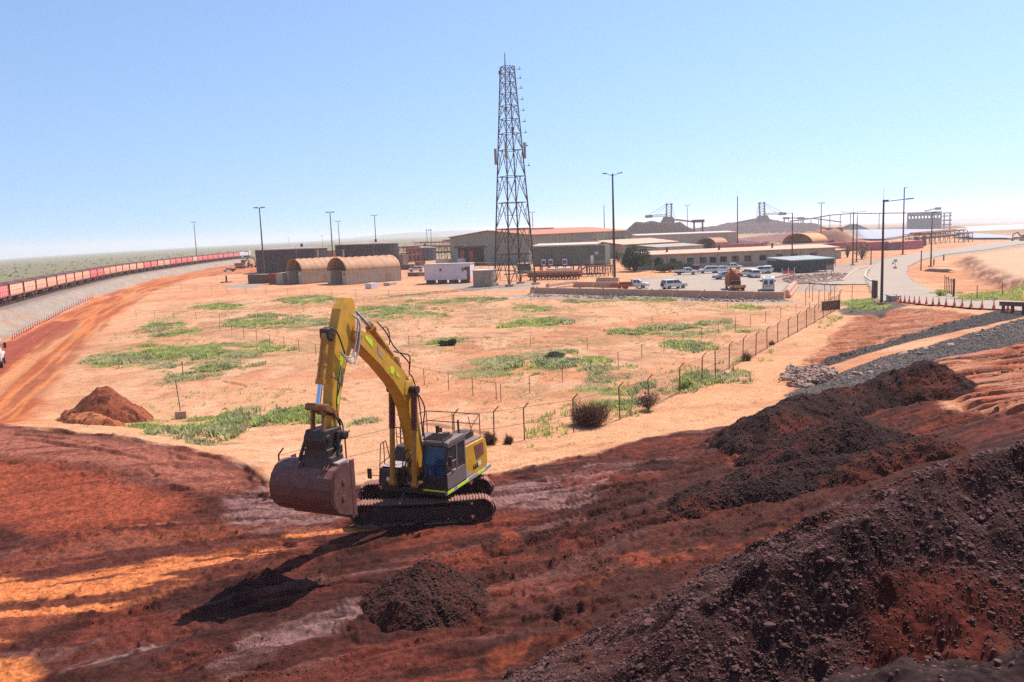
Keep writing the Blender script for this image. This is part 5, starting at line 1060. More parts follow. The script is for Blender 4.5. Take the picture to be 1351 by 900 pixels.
# gable corner in the local frame
dA = A_ - B_; ax_ = dA.x * math.cos(a) + dA.y * math.sin(a); ay_ = -dA.x * math.sin(a) + dA.y * math.cos(a); ay_ = max(ay_, 14.); ax_ = max(min(ax_, -0.), -4.)
he = local_h(B_, 699, 310.3); hr = he + 1.9
MB().add([(0, 0, 0), (ax_, ay_, 0), (ax_, ay_, he), (ax_ * .5, ay_ * .5, hr), (0, 0, he)], [(0,1,2,3,4)]).add([(0, 0, 0), (L_, 0, 0), (L_, 0, he), (0, 0, he)], [(0,1,2,3)]).add([(L_, 0, 0), (L_, ay_, 0), (L_, ay_, he), (L_, ay_ * .5, hr), (L_, 0, he)], [(0,1,2,3,4)]).add([(ax_, ay_, 0), (L_, ay_, 0), (L_, ay_, he), (ax_, ay_, he)], [(0,1,2,3)]).build('wall', M['wallgreen'], t)
MB().add([(-.5, -.6, he), (L_ + .5, -.6, he), (L_ + .5, ay_ * .5, hr + .12), (ax_ * .5 - .5, ay_ * .5, hr + .12), (-.5, -.6, he + .25), (L_ + .5, -.6, he + .25), (L_ + .5, ay_ * .5, hr + .35), (ax_ * .5 - .5, ay_ * .5, hr + .35)], [(0,1,2,3),(4,5,6,7),(0,1,5,4),(1,2,6,5),(2,3,7,6),(3,0,4,7)]).add([(ax_ - .5, ay_ + .6, he), (L_ + .5, ay_ + .6, he), (L_ + .5, ay_ * .5 + .01, hr + .12), (ax_ * .5 - .5, ay_ * .5 + .01, hr + .12), (ax_ - .5, ay_ + .6, he + .25), (L_ + .5, ay_ + .6, he + .25), (L_ + .5, ay_ * .5 + .01, hr + .36), (ax_ * .5 - .5, ay_ * .5 + .01, hr + .36)], [(0,1,2,3),(4,5,6,7),(0,1,5,4),(1,2,6,5),(2,3,7,6),(3,0,4,7)]).build('roof', M['rooforange'], t)
MB().bb(L_ * .12, L_ * .55, ay_ * .42, ay_ * .58, hr + .2, hr + .6).build('roof_ridge', M['rooforange'], t)
for f in (.035, .17, .24, .33, .40, .64, .715, .80, .9, .95): MB().bb(L_ * f, L_ * f + L_ * .018, -.12, -.02, 0, he - .3).build('wall_stripe', M['wallcream'], t)
MB().bb(L_ * .45, L_ * .62, -1.6, 0, he * .62, he * .68).build('awning', M['rooforange'], t); MB().bb(L_ * .46, L_ * .61, -.08, -.03, he * .38, he * .62).build('opening', M['redsteel'], t)
u = Vector((ax_, ay_, 0)).normalized(); n = Vector((-u.y, u.x, 0))
def gq(f0, f1, z0, z1, off=.06): p = Vector((ax_, ay_, 0)) * f0; q = Vector((ax_, ay_, 0)) * f1; return [p + n * off + Vector((0, 0, z0)), q + n * off + Vector((0, 0, z0)), q + n * off + Vector((0, 0, z1)), p + n * off + Vector((0, 0, z1))]
MB().add(gq(.56, .90, 0, he * .62), [(0,1,2,3)]).build('doorway', M['opening'], t); MB().add(gq(.52, .95, he * .62, he * .68, .12), [(0,1,2,3)]).build('door_lintel', M['redsteel'], t)
for f in (.82, .7): MB().add(gq(f, f + .05, .6, he * .5, .1), [(0,1,2,3)]).build('stored_goods', M['orangem'], t)
for f in (.22, .5, .78): MB().add(gq(f, f + .03, he * .68, he * .74, .3), [(0,1,2,3)]).build('wall_lamp', M['lilac'], t)
def hall(label, pL, pR, y_top, depth, roof, wall, rise=.6, name='building', wins=(), door=None, over=.5, win_h=(1.0, 2.3), roof_kind='mono', cat='building', hgt=None):
    P = gp(*pL) if len(pL) == 2 else atd(pL[0], pL[2]); Q = gp(*pR) if len(pR) == 2 else atd(pR[0], pR[2]); a, L_ = frame(P, Q); h = hgt or local_h(P, pL[0], y_top)
    t = thing(name, label, cat, P, a); MB().bb(0, L_, 0, depth, -.5, h).build('wall', M[wall], t)
    if roof_kind == 'mono': MB().prism([(-over, h), (-over, h + .22), (depth + over, h + rise + .22), (depth + over, h + rise)], -over, L_ + over, 'x').build('roof', M[roof], t)
    else:
        MB().prism([(-over, h), (-over, h + .2), (depth / 2, h + rise + .2), (depth + over, h + .2), (depth + over, h), (depth / 2, h + rise)], -over, L_ + over, 'x').build('roof', M[roof], t)
        for x in (.02, L_ - .02): MB().add([(x, 0, h), (x, depth, h), (x, depth / 2, h + rise)], [(0,1,2)]).build('gable', M[wall], t)
    for w_ in wins:
        c = w_ * L_; f = MB().bb(c - .95, c + .95, -.06, -.01, win_h[0] - .08, win_h[1] + .08).build('window', M['darksteel'], t); MB().bb(c - .85, c + .85, -.09, -.062, win_h[0], win_h[1]).build('pane', M['dglass'], f)
    if door: MB().bb(door * L_ - .7, door * L_ + .7, -.07, -.01, 0, 2.1).build('door', M['redsteel'], t)
    return t, P, a, L_, h
t, P, a, L_, h = hall('long low grey site office with a pinkish flat roof and a row of dark windows', (847, 356.5), (1102, 348.5), 337.5, 9, 'roofpink', 'wallgrey', .7, 'office', [.09,.158,.245,.31,.36,.415,.475,.54,.617,.705,.78,.88], .19, .9, (1.3, 2.7))
for k in range(11): MB().bb(L_ * (.04 + k * .086), L_ * (.04 + k * .086) + .12, -.08, -.01, 0, h).build('downpipe', M['galv'], t)
for f in (.15, .42, .7): MB().tube((f * L_, 4, h + .6), (f * L_, 4, h + 1.9), .3, n=8).build('roof_vent', M['redsteel'], t)
hall('pinkish roofed wing with open veranda at the right end of the low office', (1062, 345.), (1110, 341.), 334, 7, 'roofpink', 'wallgrey', .4, 'veranda', (), None, 1.2)
hall('grey building with a wide pale orange roof behind the large bush', (822, 341), (893, 336.5), 323.3, 14, 'roofpink', 'wallgrey', 1.7, 'building', (.2,), None, .8, (1.3, 2.4))
t, P, a, L_, h = hall('grey gabled shed with one dark doorway between the bush and the small vault', (868, 340.5), (928, 337.5), 327, 12, 'wallgrey', 'wallgrey', .8, 'shed', (), .42, .3)
hall('long low grey green warehouse with a pale edge in front of the dark stockpile', (840, 331), (972, 327.5), 311.3, 22, 'roofwhite', 'wallgrey', .5, 'warehouse', (), None, .2)
# substation on stilts
P = gp(705, 363); Q = gp(799, 361.5); a, L_ = frame(P, Q); hb = local_h(P, 705, 350); ht = local_h(P, 705, 326)
t = thing('substation', 'dark green switch room raised on a steel frame right of the lattice tower', 'substation', P, a)
MB().bb(0, L_, 0, 6, hb, ht).build('wall', M['subgreen'], t); MB().prism([(-.4, ht), (-.4, ht + .35), (6.4, ht + .75), (6.4, ht + .4)], -.4, L_ * .88, 'x').build('roof', M['roofwhite'], t)
MB().bb(-.1, L_ + .1, -.1, 6.1, hb - .45, hb).build('floor_beam', M['redsteel'], t)
for k in range(10):
    for yy in (.2, 5.8): MB().bb(L_ * k / 9 - .12, L_ * k / 9 + .12, yy - .12, yy + .12, -.3, hb - .45).build('stilt', M['redsteel'], t)
for k in range(9): MB().bar((L_ * k / 9, .2, 0), (L_ * (k + 1) / 9, .2, hb - .5), .1).build('brace', M['redsteel'], t)
for f in (.12, .22, .42): u_ = MB().bb(L_ * f, L_ * f + 1.1, -.8, -.05, hb - .1, hb + 1.5).build('air_conditioner', M['white'], t, bevel=.04); MB().bb(L_ * f + .1, L_ * f + 1.0, -.84, -.81, hb + .2, hb + 1.2).build('fan_grille', M['steel'], u_); MB().tube((L_ * f + .5, -.15, hb + 1.5), (L_ * f + .5, -.15, ht - .6), .08, n=6).build('duct', M['galv'], t)
MB().bb(L_ * .80, L_ * .84, -.08, -.02, hb, hb + 2.2).build('door', M['white'], t); MB().bb(L_ * .86, L_ * .91, -.1, -.02, ht - 2.4, ht - 1.6).build('sign', M['lilac'], t)
P = gp(757, 365.5); Q = gp(809, 364); a, L_ = frame(P, Q); t = thing('access_stair', 'steel stair and raised walkway with handrails at the right end of the green switch room', 'stairs', P, a); hb2 = hb
st = MB()
for y0_ in (0, 1.4): st.bar((0, y0_, .1), (L_ * .34, y0_, hb2), .12, .3)
for k in range(12): st.box((L_ * .34 * (k + .5) / 12, .7, hb2 * (k + .5) / 12), (.35, 1.3, .05))
st.build('stair_flight', M['steel'], t)
MB().bb(L_ * .32, L_, 0, 1.5, hb2 - .15, hb2).bb(L_ * .32, L_, -.05, 0, hb2 - .3, hb2).build('walkway', M['steel'], t); rl = MB()
for y0_ in (0, 1.5):
    rl.bar((0, y0_, 1.2), (L_ * .34, y0_, hb2 + 1.1), .07); rl.bar((L_ * .34, y0_, hb2 + 1.1), (L_, y0_, hb2 + 1.1), .08); rl.bar((L_ * .34, y0_, hb2 + .6), (L_, y0_, hb2 + .6), .06)
    for k in range(10): x = L_ * (.34 + .66 * k / 9); rl.bar((x, y0_, hb2), (x, y0_, hb2 + 1.1), .06)
rl.build('handrail', M['galv'], t)
for k in range(7):
    x = L_ * (.36 + .62 * k / 6)
    for y0_ in (.1, 1.4): MB().bar((x, y0_, -.3), (x, y0_, hb2 - .15), .14).build('leg', M['darksteel'], t)
    if k < 6: MB().bar((x, .1, 0), (x + L_ * .1, .1, hb2 - .3), .08).build('brace', M['darksteel'], t)
# containers and cabins
def box_thing(name, label, cat, pL, pR, y_top, depth, m, roofm=None, lift=0., group=None, ribs=True, parts=()):
    P = gp(*pL); Q = gp(*pR); a, L_ = frame(P, Q); h = local_h(P, pL[0], y_top); t = thing(name, label, cat, P, a, group)
    b = MB().bb(0, L_, 0, depth, lift, h)
    if ribs:
        n_ = max(4, int(L_ / .9))
        for k in range(n_ + 1): b.box((L_ * k / n_, -.02, (h + lift) / 2), (.14, .08, h - lift - .1))
    b.build('body', M[m], t)
    if roofm: MB().bb(-.12, L_ + .12, -.12, depth + .12, h, h + .14).build('roof', M[roofm], t)
    if lift > .2:
        for k in range(4): MB().bb(L_ * (k + .1) / 4, L_ * (k + .1) / 4 + L_ * .13, .3, depth - .3, -.1, lift).build('support_block', M['redsteel'], t)
    for nm, x0, x1, z0, z1, mm in parts: MB().bb(L_ * x0, L_ * x1, -.14, -.07, z0 * h, z1 * h).build(nm, M[mm], t)
    return t, P, a, L_, h
box_thing('site_cabin', 'long white site cabin on low dark blocks left of the lattice tower', 'cabin', (560.5, 375), (621, 373.5), 349.5, 3.4, 'whitewall', 'roofwhite', .9, None, False, [('window', .34, .375, .66, .78, 'opening'), ('window', .82, .86, .62, .80, 'steel'), ('window', .88, .93, .68, .82, 'opening'), ('door', .93, .99, .2, .85, 'steel')])
box_thing('equipment_cabinet', 'brownish grey cabinet beside the right end of the white cabin', 'cabinet', (624.5, 378.5), (649, 378), 357.5, 4, 'cabinet', 'whitewall', 0, None, False, [('door', .62, .9, .1, .8, 'cabinet')])
box_thing('storage_box', 'teal green tank box behind the feet of the lattice tower', 'container', (683, 361), (699, 360.5), 348.5, 4, 'teal', 'roofpink')
box_thing('generator', 'left white generator box in front of the green switch room', 'generator', (721, 366), (733, 366), 355.3, 2.6, 'whitewall', 'roofwhite', .25, None, False, [('vent', .55, .85, .25, .7, 'opening')])
box_thing('generator', 'middle white generator box in front of the green switch room', 'generator', (733.4, 366), (744, 365.8), 354.8, 2.6, 'whitewall', 'roofwhite', .25, None, False, [('vent', .3, .55, .25, .7, 'steel')])
box_thing('generator', 'right white generator box with two vents in front of the green switch room', 'generator', (744.4, 365.8), (755, 365.4), 354.6, 2.6, 'whitewall', 'roofwhite', .25, None, False, [('vent', .15, .4, .2, .65, 'opening'), ('vent', .55, .8, .2, .65, 'opening')])
box_thing('container', 'brown open topped container with rubbish on its roof at the foot of the tall mast', 'container', (328, 374.5), (356, 374), 362.5, 5, 'brownbox', None)
t, P, a, L_, h = box_thing('container', 'red container between the brown one and the left vault shed', 'container', (355.5, 375), (364.5, 375), 361, 5, 'redbox', None)
box_thing('container', 'beige container end right of the small red one', 'container', (365, 375), (373.5, 374.8), 360.5, 5, 'containerbeige', None)
p = gp(343, 363.5); p = P.copy()
def vault_shed(label, c, r_, l, ytop_wall, ytop_arch, m='containerbeige', roof='vault', depth_m=None, span_m=None, name='vault_shed', ang=None):
    C0 = gp(*c); R0 = gp(*r_); L0 = gp(*l); a, L_ = frame(C0, R0); a = a if ang is None else R(ang); hw = local_h(C0, c[0], ytop_wall)
    if depth_m: L_ = depth_m
    d = L0 - C0; sp = span_m or max(6., min(14., abs(-d.x * math.sin(a) + d.y * math.cos(a)))); ha = hw + local_h(C0, c[0], ytop_arch) - hw
    t = thing(name, label, 'shed', C0, a)      # x along the long wall, y across (away)
    def cont(y0): 
        b = MB().bb(0, L_, y0, y0 + 2.3, -.2, hw); n_ = int(L_ / 1.)
        for k in range(n_ + 1): b.box((L_ * k / n_, y0 - .02, hw / 2), (.1, .06, hw - .3))
        b.bb(-.03, L_ + .03, y0 - .05, y0 + 2.35, hw - .2, hw + .02); b.build('container_wall', M[m], t)
    cont(0); cont(sp - 2.3)
    n_ = 16; rise = ha - hw; rings = []; steps = 8
    for k in range(steps * 4 + 1):
        x = L_ * k / (steps * 4); sag = .22 * abs(math.sin(PI * k / 4)); rings.append([(x, sp / 2 - (sp / 2 - .1) * math.cos(PI * j / n_) * (1 - sag * .0), hw + (rise - sag * .9) * math.sin(PI * j / n_)) for j in range(n_ + 1)])
    cv = MB().loft(rings, cap=False, closed=False).build('fabric_roof', M[roof], t, smooth=True); s = cv.modifiers.new('thick', 'SOLIDIFY'); s.thickness = .08
    MB().add([(L_ - .05, sp / 2 - (sp / 2 - .1) * math.cos(PI * j / n_), hw + rise * math.sin(PI * j / n_)) for j in range(n_ + 1)], [tuple(range(n_ + 1))]).build('end_wall', M[roof], t)
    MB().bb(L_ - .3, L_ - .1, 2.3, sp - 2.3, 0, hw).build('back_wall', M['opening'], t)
    for k in range(steps + 1):
        x = L_ * k / steps; MB().path([(x, sp / 2 - (sp / 2 - .15) * math.cos(PI * j / n_), hw + (rise - .12) * math.sin(PI * j / n_)) for j in range(n_ + 1)], .07, 5).build('rib', M['darksteel'], t)
    return t, L_, sp, hw, ha
t, L_, sp, hw, ha = vault_shed('left vault roofed shed on containers with an orange fabric roof', (399, 375.5), (431, 373.6), (374, 374.5), 358.5, 341.5, depth_m=13.5, span_m=11.5, ang=36)
MB().bb(-.08, -.02, .9, 1.6, hw - .9, hw - .35).build('sign', M['white'], t); MB().bb(6, 7.2, -.1, -.03, 0, 2.).build('door', M['cabinet'], t)
t, L_, sp, hw, ha = vault_shed('right vault roofed shed with a long beige container wall and ribbed orange roof', (457.5, 376), (523, 371.5), (430, 374.5), 358.0, 339.8, depth_m=15.5, span_m=11.5, ang=36)
MB().bb(-.1, -.02, .6, 1.4, hw - 1., hw - .4).build('sign', M['redbox'], t); MB().bb(11, 12.2, -.1, -.03, 0, 2.2).build('door', M['cabinet'], t)
vault_shed('small orange vault over a dark opening beside the purple wall', (944, 329.5), (958, 328.8), (921, 329.6), 322, 313.5, 'purple', 'vault', 9, 12, ang=35)
vault_shed('large orange vault standing behind the low car shelter', (1072, 327.2), (1096, 325.2), (1036, 328), 320, 307.5, 'redsteel', 'vault2', 12, 17, ang=34)
# tanks
def tank(label, pL, pR, ytop, m='tankdark', dist=None, rings=6):
    A = gp(*pL) if not dist else atd(pL[0], dist); B = gp(*pR) if not dist else atd(pR[0], dist); D = (B - A); Rr = math.hypot(D.x, D.y) / 2; c = (A + B) / 2; c.z = G(c.x, c.y); h = zof(c, (pL[0] + pR[0]) / 2, ytop) - c.z
    t = thing('storage_tank', label, 'tank', c); n_ = 56
    b = MB().tube((0, 0, -.5), (0, 0, h), Rr, Rr, n_, cap=False)
    for k in range(1, rings): b.tube((0, 0, h * k / rings - .05), (0, 0, h * k / rings + .05), Rr + .06, Rr + .06, n_)
    for k in range(n_): aa = 2 * PI * k / n_; b.bar((math.cos(aa) * (Rr + .03), math.sin(aa) * (Rr + .03), 0), (math.cos(aa) * (Rr + .03), math.sin(aa) * (Rr + .03), h), .1)
    b.build('shell', M[m], t); MB().tube((0, 0, h), (0, 0, h + .35), Rr + .15, Rr + .1, n_).tube((0, 0, h + .35), (0, 0, h + .9), Rr - .5, .3, n_).build('roof', M['tankrim'], t)
    aa = -1.2; MB().bar((math.cos(aa) * (Rr + .3), math.sin(aa) * (Rr + .3), 0), (math.cos(aa) * (Rr + .3), math.sin(aa) * (Rr + .3), h + 1), .35, .12).build('ladder', M['galv'], t); MB().tube((Rr * .3, 0, h + .6), (Rr * .3, 0, h + 2), .5, n=10).build('roof_vent', M['darksteel'], t)
tank('left one of the two wide dark water tanks behind the vault sheds', (335, 357), (430, 352), 329.0, dist=335)
tank('right one of the two wide dark water tanks behind the vault sheds', (441, 349), (524, 345), 322.5, dist=352)
tank('small blue grey tank among the red pipework', (545, 344), (567, 344), 327.5, 'tankblue', rings=4)
box_thing('pipe_stack', 'orange brown housing seen in the gap between the two dark tanks', 'housing', (423, 346), (440, 345.5), 331, 4, 'orangem')
for lab, x in (('left pale vent post behind the vault roofs', 417), ('right pale vent post behind the vault roofs', 451)):
    p = atd(x, 250); h = zof(p, x, 331) - p.z; o = MB().tube((0, 0, 0), (0, 0, h), .28, n=10).tube((0, 0, h), (0, 0, h + .3), .4, n=10).build('vent_post', M['cabinet']); o.location = p; tag(o, lab, 'post')
# lattice tower
pA, pB, pC = gp(655.5, 375.5), gp(672.5, 378), gp(704.5, 376.5); cT = (pA + pC) / 2; cT.z = G(cT.x, cT.y); wb = (pC - pA).length
dd = pC - pA; ax1 = math.atan2(dd.y, dd.x); hT = zof(cT, 672, 88) - cT.z
t = thing('lattice_tower', 'tall rusty lattice communications tower standing alone in front of the big hall', 'tower', cT, R(29))
sb = 6.6; st_ = 2.2
def leg_xy(k, f): s = sb / 2 * (1 - f) + st_ / 2 * f; return ((-1, 1)[k in (1, 2)] * s, (-1, 1)[k in (2, 3)] * s)
def lp(k, f): x, y = leg_xy(k, f); return Vector((x * 1., y * 1., hT * f))
lv = [0, .145, .265, .385, .505, .625, .70, .765, .825, .88, .93, .97, 1.]
for k in range(4):
    mb = MB()
    for f0, f1 in zip(lv[:-1], lv[1:]): mb.tube(lp(k, f0), lp(k, f1), .19 * (1 - f0 * .5), .19 * (1 - f1 * .5), 8)
    mb.build('leg', M['darksteel'], t); q = lp(k, 0); MB().box((q.x, q.y, .15), (1.3, 1.3, .6)).build('footing', M['concrete'], t)
for f0, f1 in zip(lv[:-1], lv[1:]):
    br = MB(); hz_ = MB(); w_ = .115 * (1.1 - f0 * .4)
    for k in range(4):
        j = (k + 1) % 4; a0, b0_, a1, b1_ = lp(k, f0), lp(j, f0), lp(k, f1), lp(j, f1); m1 = (a1 + b1_) / 2
        br.bar(a0, m1, w_); br.bar(b0_, m1, w_); hz_.bar(a1, b1_, w_ * 1.2)
        qa, qb = a0.lerp(m1, .5), b0_.lerp(m1, .5); br.bar(qa, a0.lerp(a1, .5), w_ * .7); br.bar(qb, b0_.lerp(b1_, .5), w_ * .7); br.bar(qa, a1, w_ * .6); br.bar(qb, b1_, w_ * .6)
    br.build('brace', M['darksteel'], t); hz_.build('horizontal', M['darksteel'], t)
q = lp(0, 1); MB().tube(q, q + Vector((0, 0, hT * .055)), .12, .08, 6).build('aerial', M['steel'], t)
for k, f in ((1, .62), (0, .62), (3, .6)): q = lp(k, f); MB().box(q * 1. + Vector((q.x * .18, q.y * .18, 0)), (.55, .4, 3.4), rz=.5).build('panel_antenna', M['galv'], t, bevel=.08)
for f in (.55, .64, .70, .75, .80, .85, .90, .945, .985):
    q = lp(1, f); q2 = q + Vector((1.0, -.3, 0)); MB().bar(q, q2, .05).tube(q2, q2 + Vector((0, 0, .7)), .04, n=6).tube(q2 + Vector((-.2, 0, .1)), q2 + Vector((.2, 0, .1)), .08, .14, 8).build('bracket_antenna', M['steel'], t)
for k, f in ((3, .97), (0, .8), (2, .72)): q = lp(k, f); MB().box(q + Vector((0, 0, .3)), (.4, .4, .8)).build('radio_box', M['steel'], t)
MB().bb(-sb * .4, sb * .4, -.1, .1, hT * .05, hT * .055).build('cable_tray', M['galv'], t)
for lab, a, b, zz in (('long pale cable bridge crossing low in front of the tower feet', (640, 368), (705, 372), 2.3), ('short pale pipe bridge left of the tower feet', (626, 354), (655, 354), 1.8)):
    P = gp(*a); Q = gp(*b); d = Q - P; t = thing('cable_bridge', lab, 'cable bridge', P); MB().bar(Vector((0, 0, zz)), d + Vector((0, 0, zz)), .5, .22).build('tray', M['galv'], t)
    for f in (.02, .33, .66, .98): MB().bar(d * f + Vector((0, 0, -.2)), d * f + Vector((0, 0, zz)), .16).build('post', M['galv'], t)

# concrete barriers
def make_block(t, L_, h=1.15): MB().prism([(-.62, 0), (-.62, .35), (-.42, .55), (-.34, h), (.34, h), (.42, .55), (.62, .35), (.62, 0)], -L_ / 2, L_ / 2, 'x').build('body', M['concrete'], t, bevel=.05); MB().bb(-L_ / 2 + .4, -L_ / 2 + .6, -.1, .1, h, h + .14).build('lifting_eye', M['redsteel'], t)
rows = [([705.5,733,761.5,792,823.5,856,889,925,961,996,1036], 387.2, 394.8, 'concrete barrier block in the long front row between the field and the car park', 'front row of concrete barriers'),
        ([757,784,817], 379.3, 379.6, 'concrete barrier block in the short second row at the foot of the tallest pole', 'second row of concrete barriers'), ([787,817], 373, 373.2, 'low concrete barrier block lying behind the short second row', None)]
first = None
for xs, y0_, y1_, lab, grp in rows:
    for i in range(len(xs) - 1):
        f = lambda x: y0_ + (y1_ - y0_) * (x - xs[0]) / (xs[-1] - xs[0]); P = gp(xs[i] + .6, f(xs[i])); Q = gp(xs[i+1] - .6, f(xs[i+1])); a, L_ = frame(P, Q); c = (P + Q) / 2
        t = thing('concrete_barrier', lab, 'barrier', (c.x, c.y, G(c.x, c.y) - .03), a, grp); make_block(t, L_)
for lab, a, b in (('pale concrete barrier lying at a slant between the two barrier rows', (722, 382.5), (756, 378)), ('concrete barrier turning back from the right end of the front row', (1038, 393), (1049, 379)), ('small upright concrete block at the left end of the front barrier row', (700.5, 387), (704, 386.8))):
    P = gp(*a); Q = gp(*b); a_, L_ = frame(P, Q); c = (P + Q) / 2; t = thing('concrete_barrier', lab, 'barrier', c, a_); make_block(t, L_)

# ------------------------------------------------------------------ vehicles
def wheelset(t, xs, y, r=.37, w=.24):
    for x in xs:
        for s in (-1, 1):
            o = MB().tube((x, s * y - w / 2, r), (x, s * y + w / 2, r), r, n=18).build('wheel', M['rubber'], t); MB().tube((x, s * (y + w / 2), r), (x, s * (y + w / 2 + .015), r), r * .6, n=14).build('rim', M['rim'], o)
def car(label, px, py, hd, kind, m='carwhite', tray='carwhite'):
    p = gp(px, py); p.z += .1; t = thing({'suv': 'parked_car', 'ute': 'utility_truck', 'tray': 'utility_truck'}[kind], label, 'car' if kind == 'suv' else 'ute', p, R(hd)); hw = .92
    if kind == 'suv':
        low = [(-2.35,.42),(-2.4,.9),(-2.3,1.12),(2.0,1.1),(2.35,.9),(2.4,.45)]; cab = [(-2.28,1.1),(-2.1,1.78),(.55,1.8),(1.25,1.12)]
    elif kind == 'ute': low = [(-2.6,.5),(-2.6,1.08),(-.75,1.1),(2.0,1.1),(2.5,.95),(2.55,.5)]; cab = [(-.75,1.08),(-.65,1.72),(.75,1.74),(1.35,1.1)]
    else: low = [(-.55,.5),(-.55,1.1),(2.0,1.1),(2.5,.95),(2.55,.5)]; cab = [(-.5,1.08),(-.45,1.78),(.8,1.78),(1.4,1.1)]
    MB().prism(low, -hw, hw).build('body', M[m], t, bevel=.06)
    rg = [[(x, s * (hw - .04 - (z - 1.1) * .18), z) for x, z in cab] for s in (-1, 1)]; MB().loft(rg).build('cabin', M[m], t, bevel=.04)
    x0, x1 = cab[0][0], cab[-1][0]; zt = cab[1][1]
    for s in (-1, 1):
        yb, yt = s * (hw - .03), s * (hw - .03 - (zt - 1.1) * .18 + .01); X = [x0 + .25, (x0 + x1) * .5 - .1, x1 - .35]
        for u, v in ((X[0], X[1] - .05), (X[1] + .05, X[2])):
            sl = .38 if v == X[2] else .0; MB().add([(u, yb * 1.0, 1.18), (v, yb, 1.18), (v - sl, yt, zt - .12), (u + (.1 if u == X[0] else 0), yt, zt - .12)], [(0,1,2,3)]).build('window', M['dglass'], t)
    MB().add([(x1 - .02, -hw + .14, 1.16), (x1 - .02, hw - .14, 1.16), (cab[2][0] + .05, hw - .22, zt - .08), (cab[2][0] + .05, -hw + .22, zt - .08)], [(0,1,2,3)]).build('windscreen', M['dglass'], t)
    MB().add([(x0 - .03, -hw + .16, 1.2), (x0 - .03, hw - .16, 1.2), (cab[1][0] - .05, hw - .24, zt - .14), (cab[1][0] - .05, -hw + .24, zt - .14)], [(0,1,2,3)]).build('rear_window', M['dglass'], t)
    if kind == 'ute': MB().bb(-2.5, -.85, -.75, .75, 1.05, 1.115).build('tray_bed', M['opening'], t)
    if kind == 'tray':
        MB().bb(-2.9, -.65, -.95, .95, .85, .97).bb(-2.9, -2.84, -.95, .95, .97, 1.25).bb(-2.9, -.65, .9, .95, .97, 1.25).bb(-2.9, -.65, -.95, -.9, .97, 1.25).bb(-.7, -.63, -.85, .85, .97, 1.75).build('tray', M[tray], t); MB().bb(-2.7, -.6, -.4, .4, .5, .8).build('chassis', M['rubber'], t)
    wheelset(t, (1.45, -1.5 if kind != 'tray' else -1.7), hw - .1)
    xr = low[0][0]; xf = low[-1][0]
    for s in (-1, 1): MB().bb(xf - .1, xf + .02, s * .62 - .18, s * .62 + .18, .78, .95).build('headlight', M['lilac'], t); MB().bb(xr - .02 if kind != 'tray' else -2.93, xr + .05 if kind != 'tray' else -2.88, s * .78 - .08, s * .78 + .08, .8, 1.05).build('taillight', M['taillight'], t); MB().bb(.85, 1.05, s * (hw + .02), s * (hw + .2), 1.12, 1.32).build('side_mirror', M['rubber'], t)
    MB().bb(xf - .02, xf + .1, -.85, .85, .45, .65).build('bumper', M['rubber'], t)
    return t
car('white tray back utility driving across the left of the car park', 906, 363.5, -8, 'tray')
t = car('white wagon with a spare wheel parked just behind the front barriers', 889, 382, 22, 'suv'); MB().tube((-2.42, 0, .95), (-2.6, 0, .95), .36, n=16).build('spare_wheel', M['rubber'], t)
car('dark red car half hidden behind the white tray back utility', 919, 359.5, 75, 'suv', 'carred')
car('white four wheel drive wagon parked beside the dark red car', 935, 361.5, 172, 'suv')
car('white utility parked nose right just behind the white wagon by the office', 951, 361, 10, 'ute')
car('white dual cab utility parked closest to the office wall', 966, 356.5, -5, 'ute')
car('pale blue utility with dark windows left of the orange crane truck', 957, 369.5, 186, 'ute', 'carblue')
car('white car partly hidden behind the orange crane truck', 988, 366, 110, 'suv')
car('white wagon parked right of the crane truck, front of its group', 996, 367, 80, 'suv')
car('small white car in the middle of the group behind the minibus', 1004, 362, 170, 'suv')
car('white utility at the back of the group left of the flat tray', 1013, 361, 60, 'suv')
car('white utility with a long dark tray parked facing the office corner', 1024, 357.5, 176, 'tray', 'carwhite', 'shade')
car('white car under the low shelter in front of the large vault', 1079, 331.5, 0, 'suv')
car('utility with an orange tray behind the left end of the barriers', 838, 381.5, -14, 'tray', 'carwhite', 'orangem')
t = thing('flat_trailer', 'low orange trailer standing between the tallest pole and the orange tray utility', 'trailer', gp(820, 382), R(-10)); MB().bb(-2.2, 2.2, -1, 1, .55, .7).bb(-2.2, 2.2, .95, 1.0, .7, 1.0).bb(-2.2, 2.2, -1, -.95, .7, 1.0).bar((2.2, 0, .55), (3.4, 0, .5), .12).build('bed', M['orangem'], t); wheelset(t, (-.4, .4), .85, .3)
# orange crane truck seen from behind
p = gp(974, 386); t = thing('crane_truck', 'orange truck with a folded loader crane and a pale tray, seen from behind', 'truck', p, R(84))
MB().bb(-.2, 5.4, -1.2, 1.2, .85, 1.05).bb(-.25, -.15, -1.25, 1.25, .8, 1.3).build('tray', M['traybeige'], t, bevel=.02); MB().bb(0, 7.5, -.45, .45, .55, .85).build('chassis', M['redsteel'], t)
MB().prism([(5.4,.9),(5.4,2.9),(6.8,2.9),(7.5,2.0),(7.6,.9)], -1.15, 1.15).build('cab', M['orangem'], t, bevel=.08); MB().add([(5.37,-.9,1.9),(5.37,.9,1.9),(5.37,.9,2.6),(5.37,-.9,2.6)], [(0,1,2,3)]).build('rear_window', M['dglass'], t)
cr = MB().prism([(3.6, 1.05), (3.9, 3.1), (5.2, 3.8), (5.3, 1.05)], -1.0, 1.0); cr.bar((4.3, -.7, 1.2), (4.0, .8, 4.0), .45).bar((4.0, .8, 3.9), (3.6, -.9, 2.2), .4).tube((4.5, 0, 1), (4.5, 0, 3.6), .3, n=10); cr.build('loader_crane', M['orangem'], t, bevel=.04)
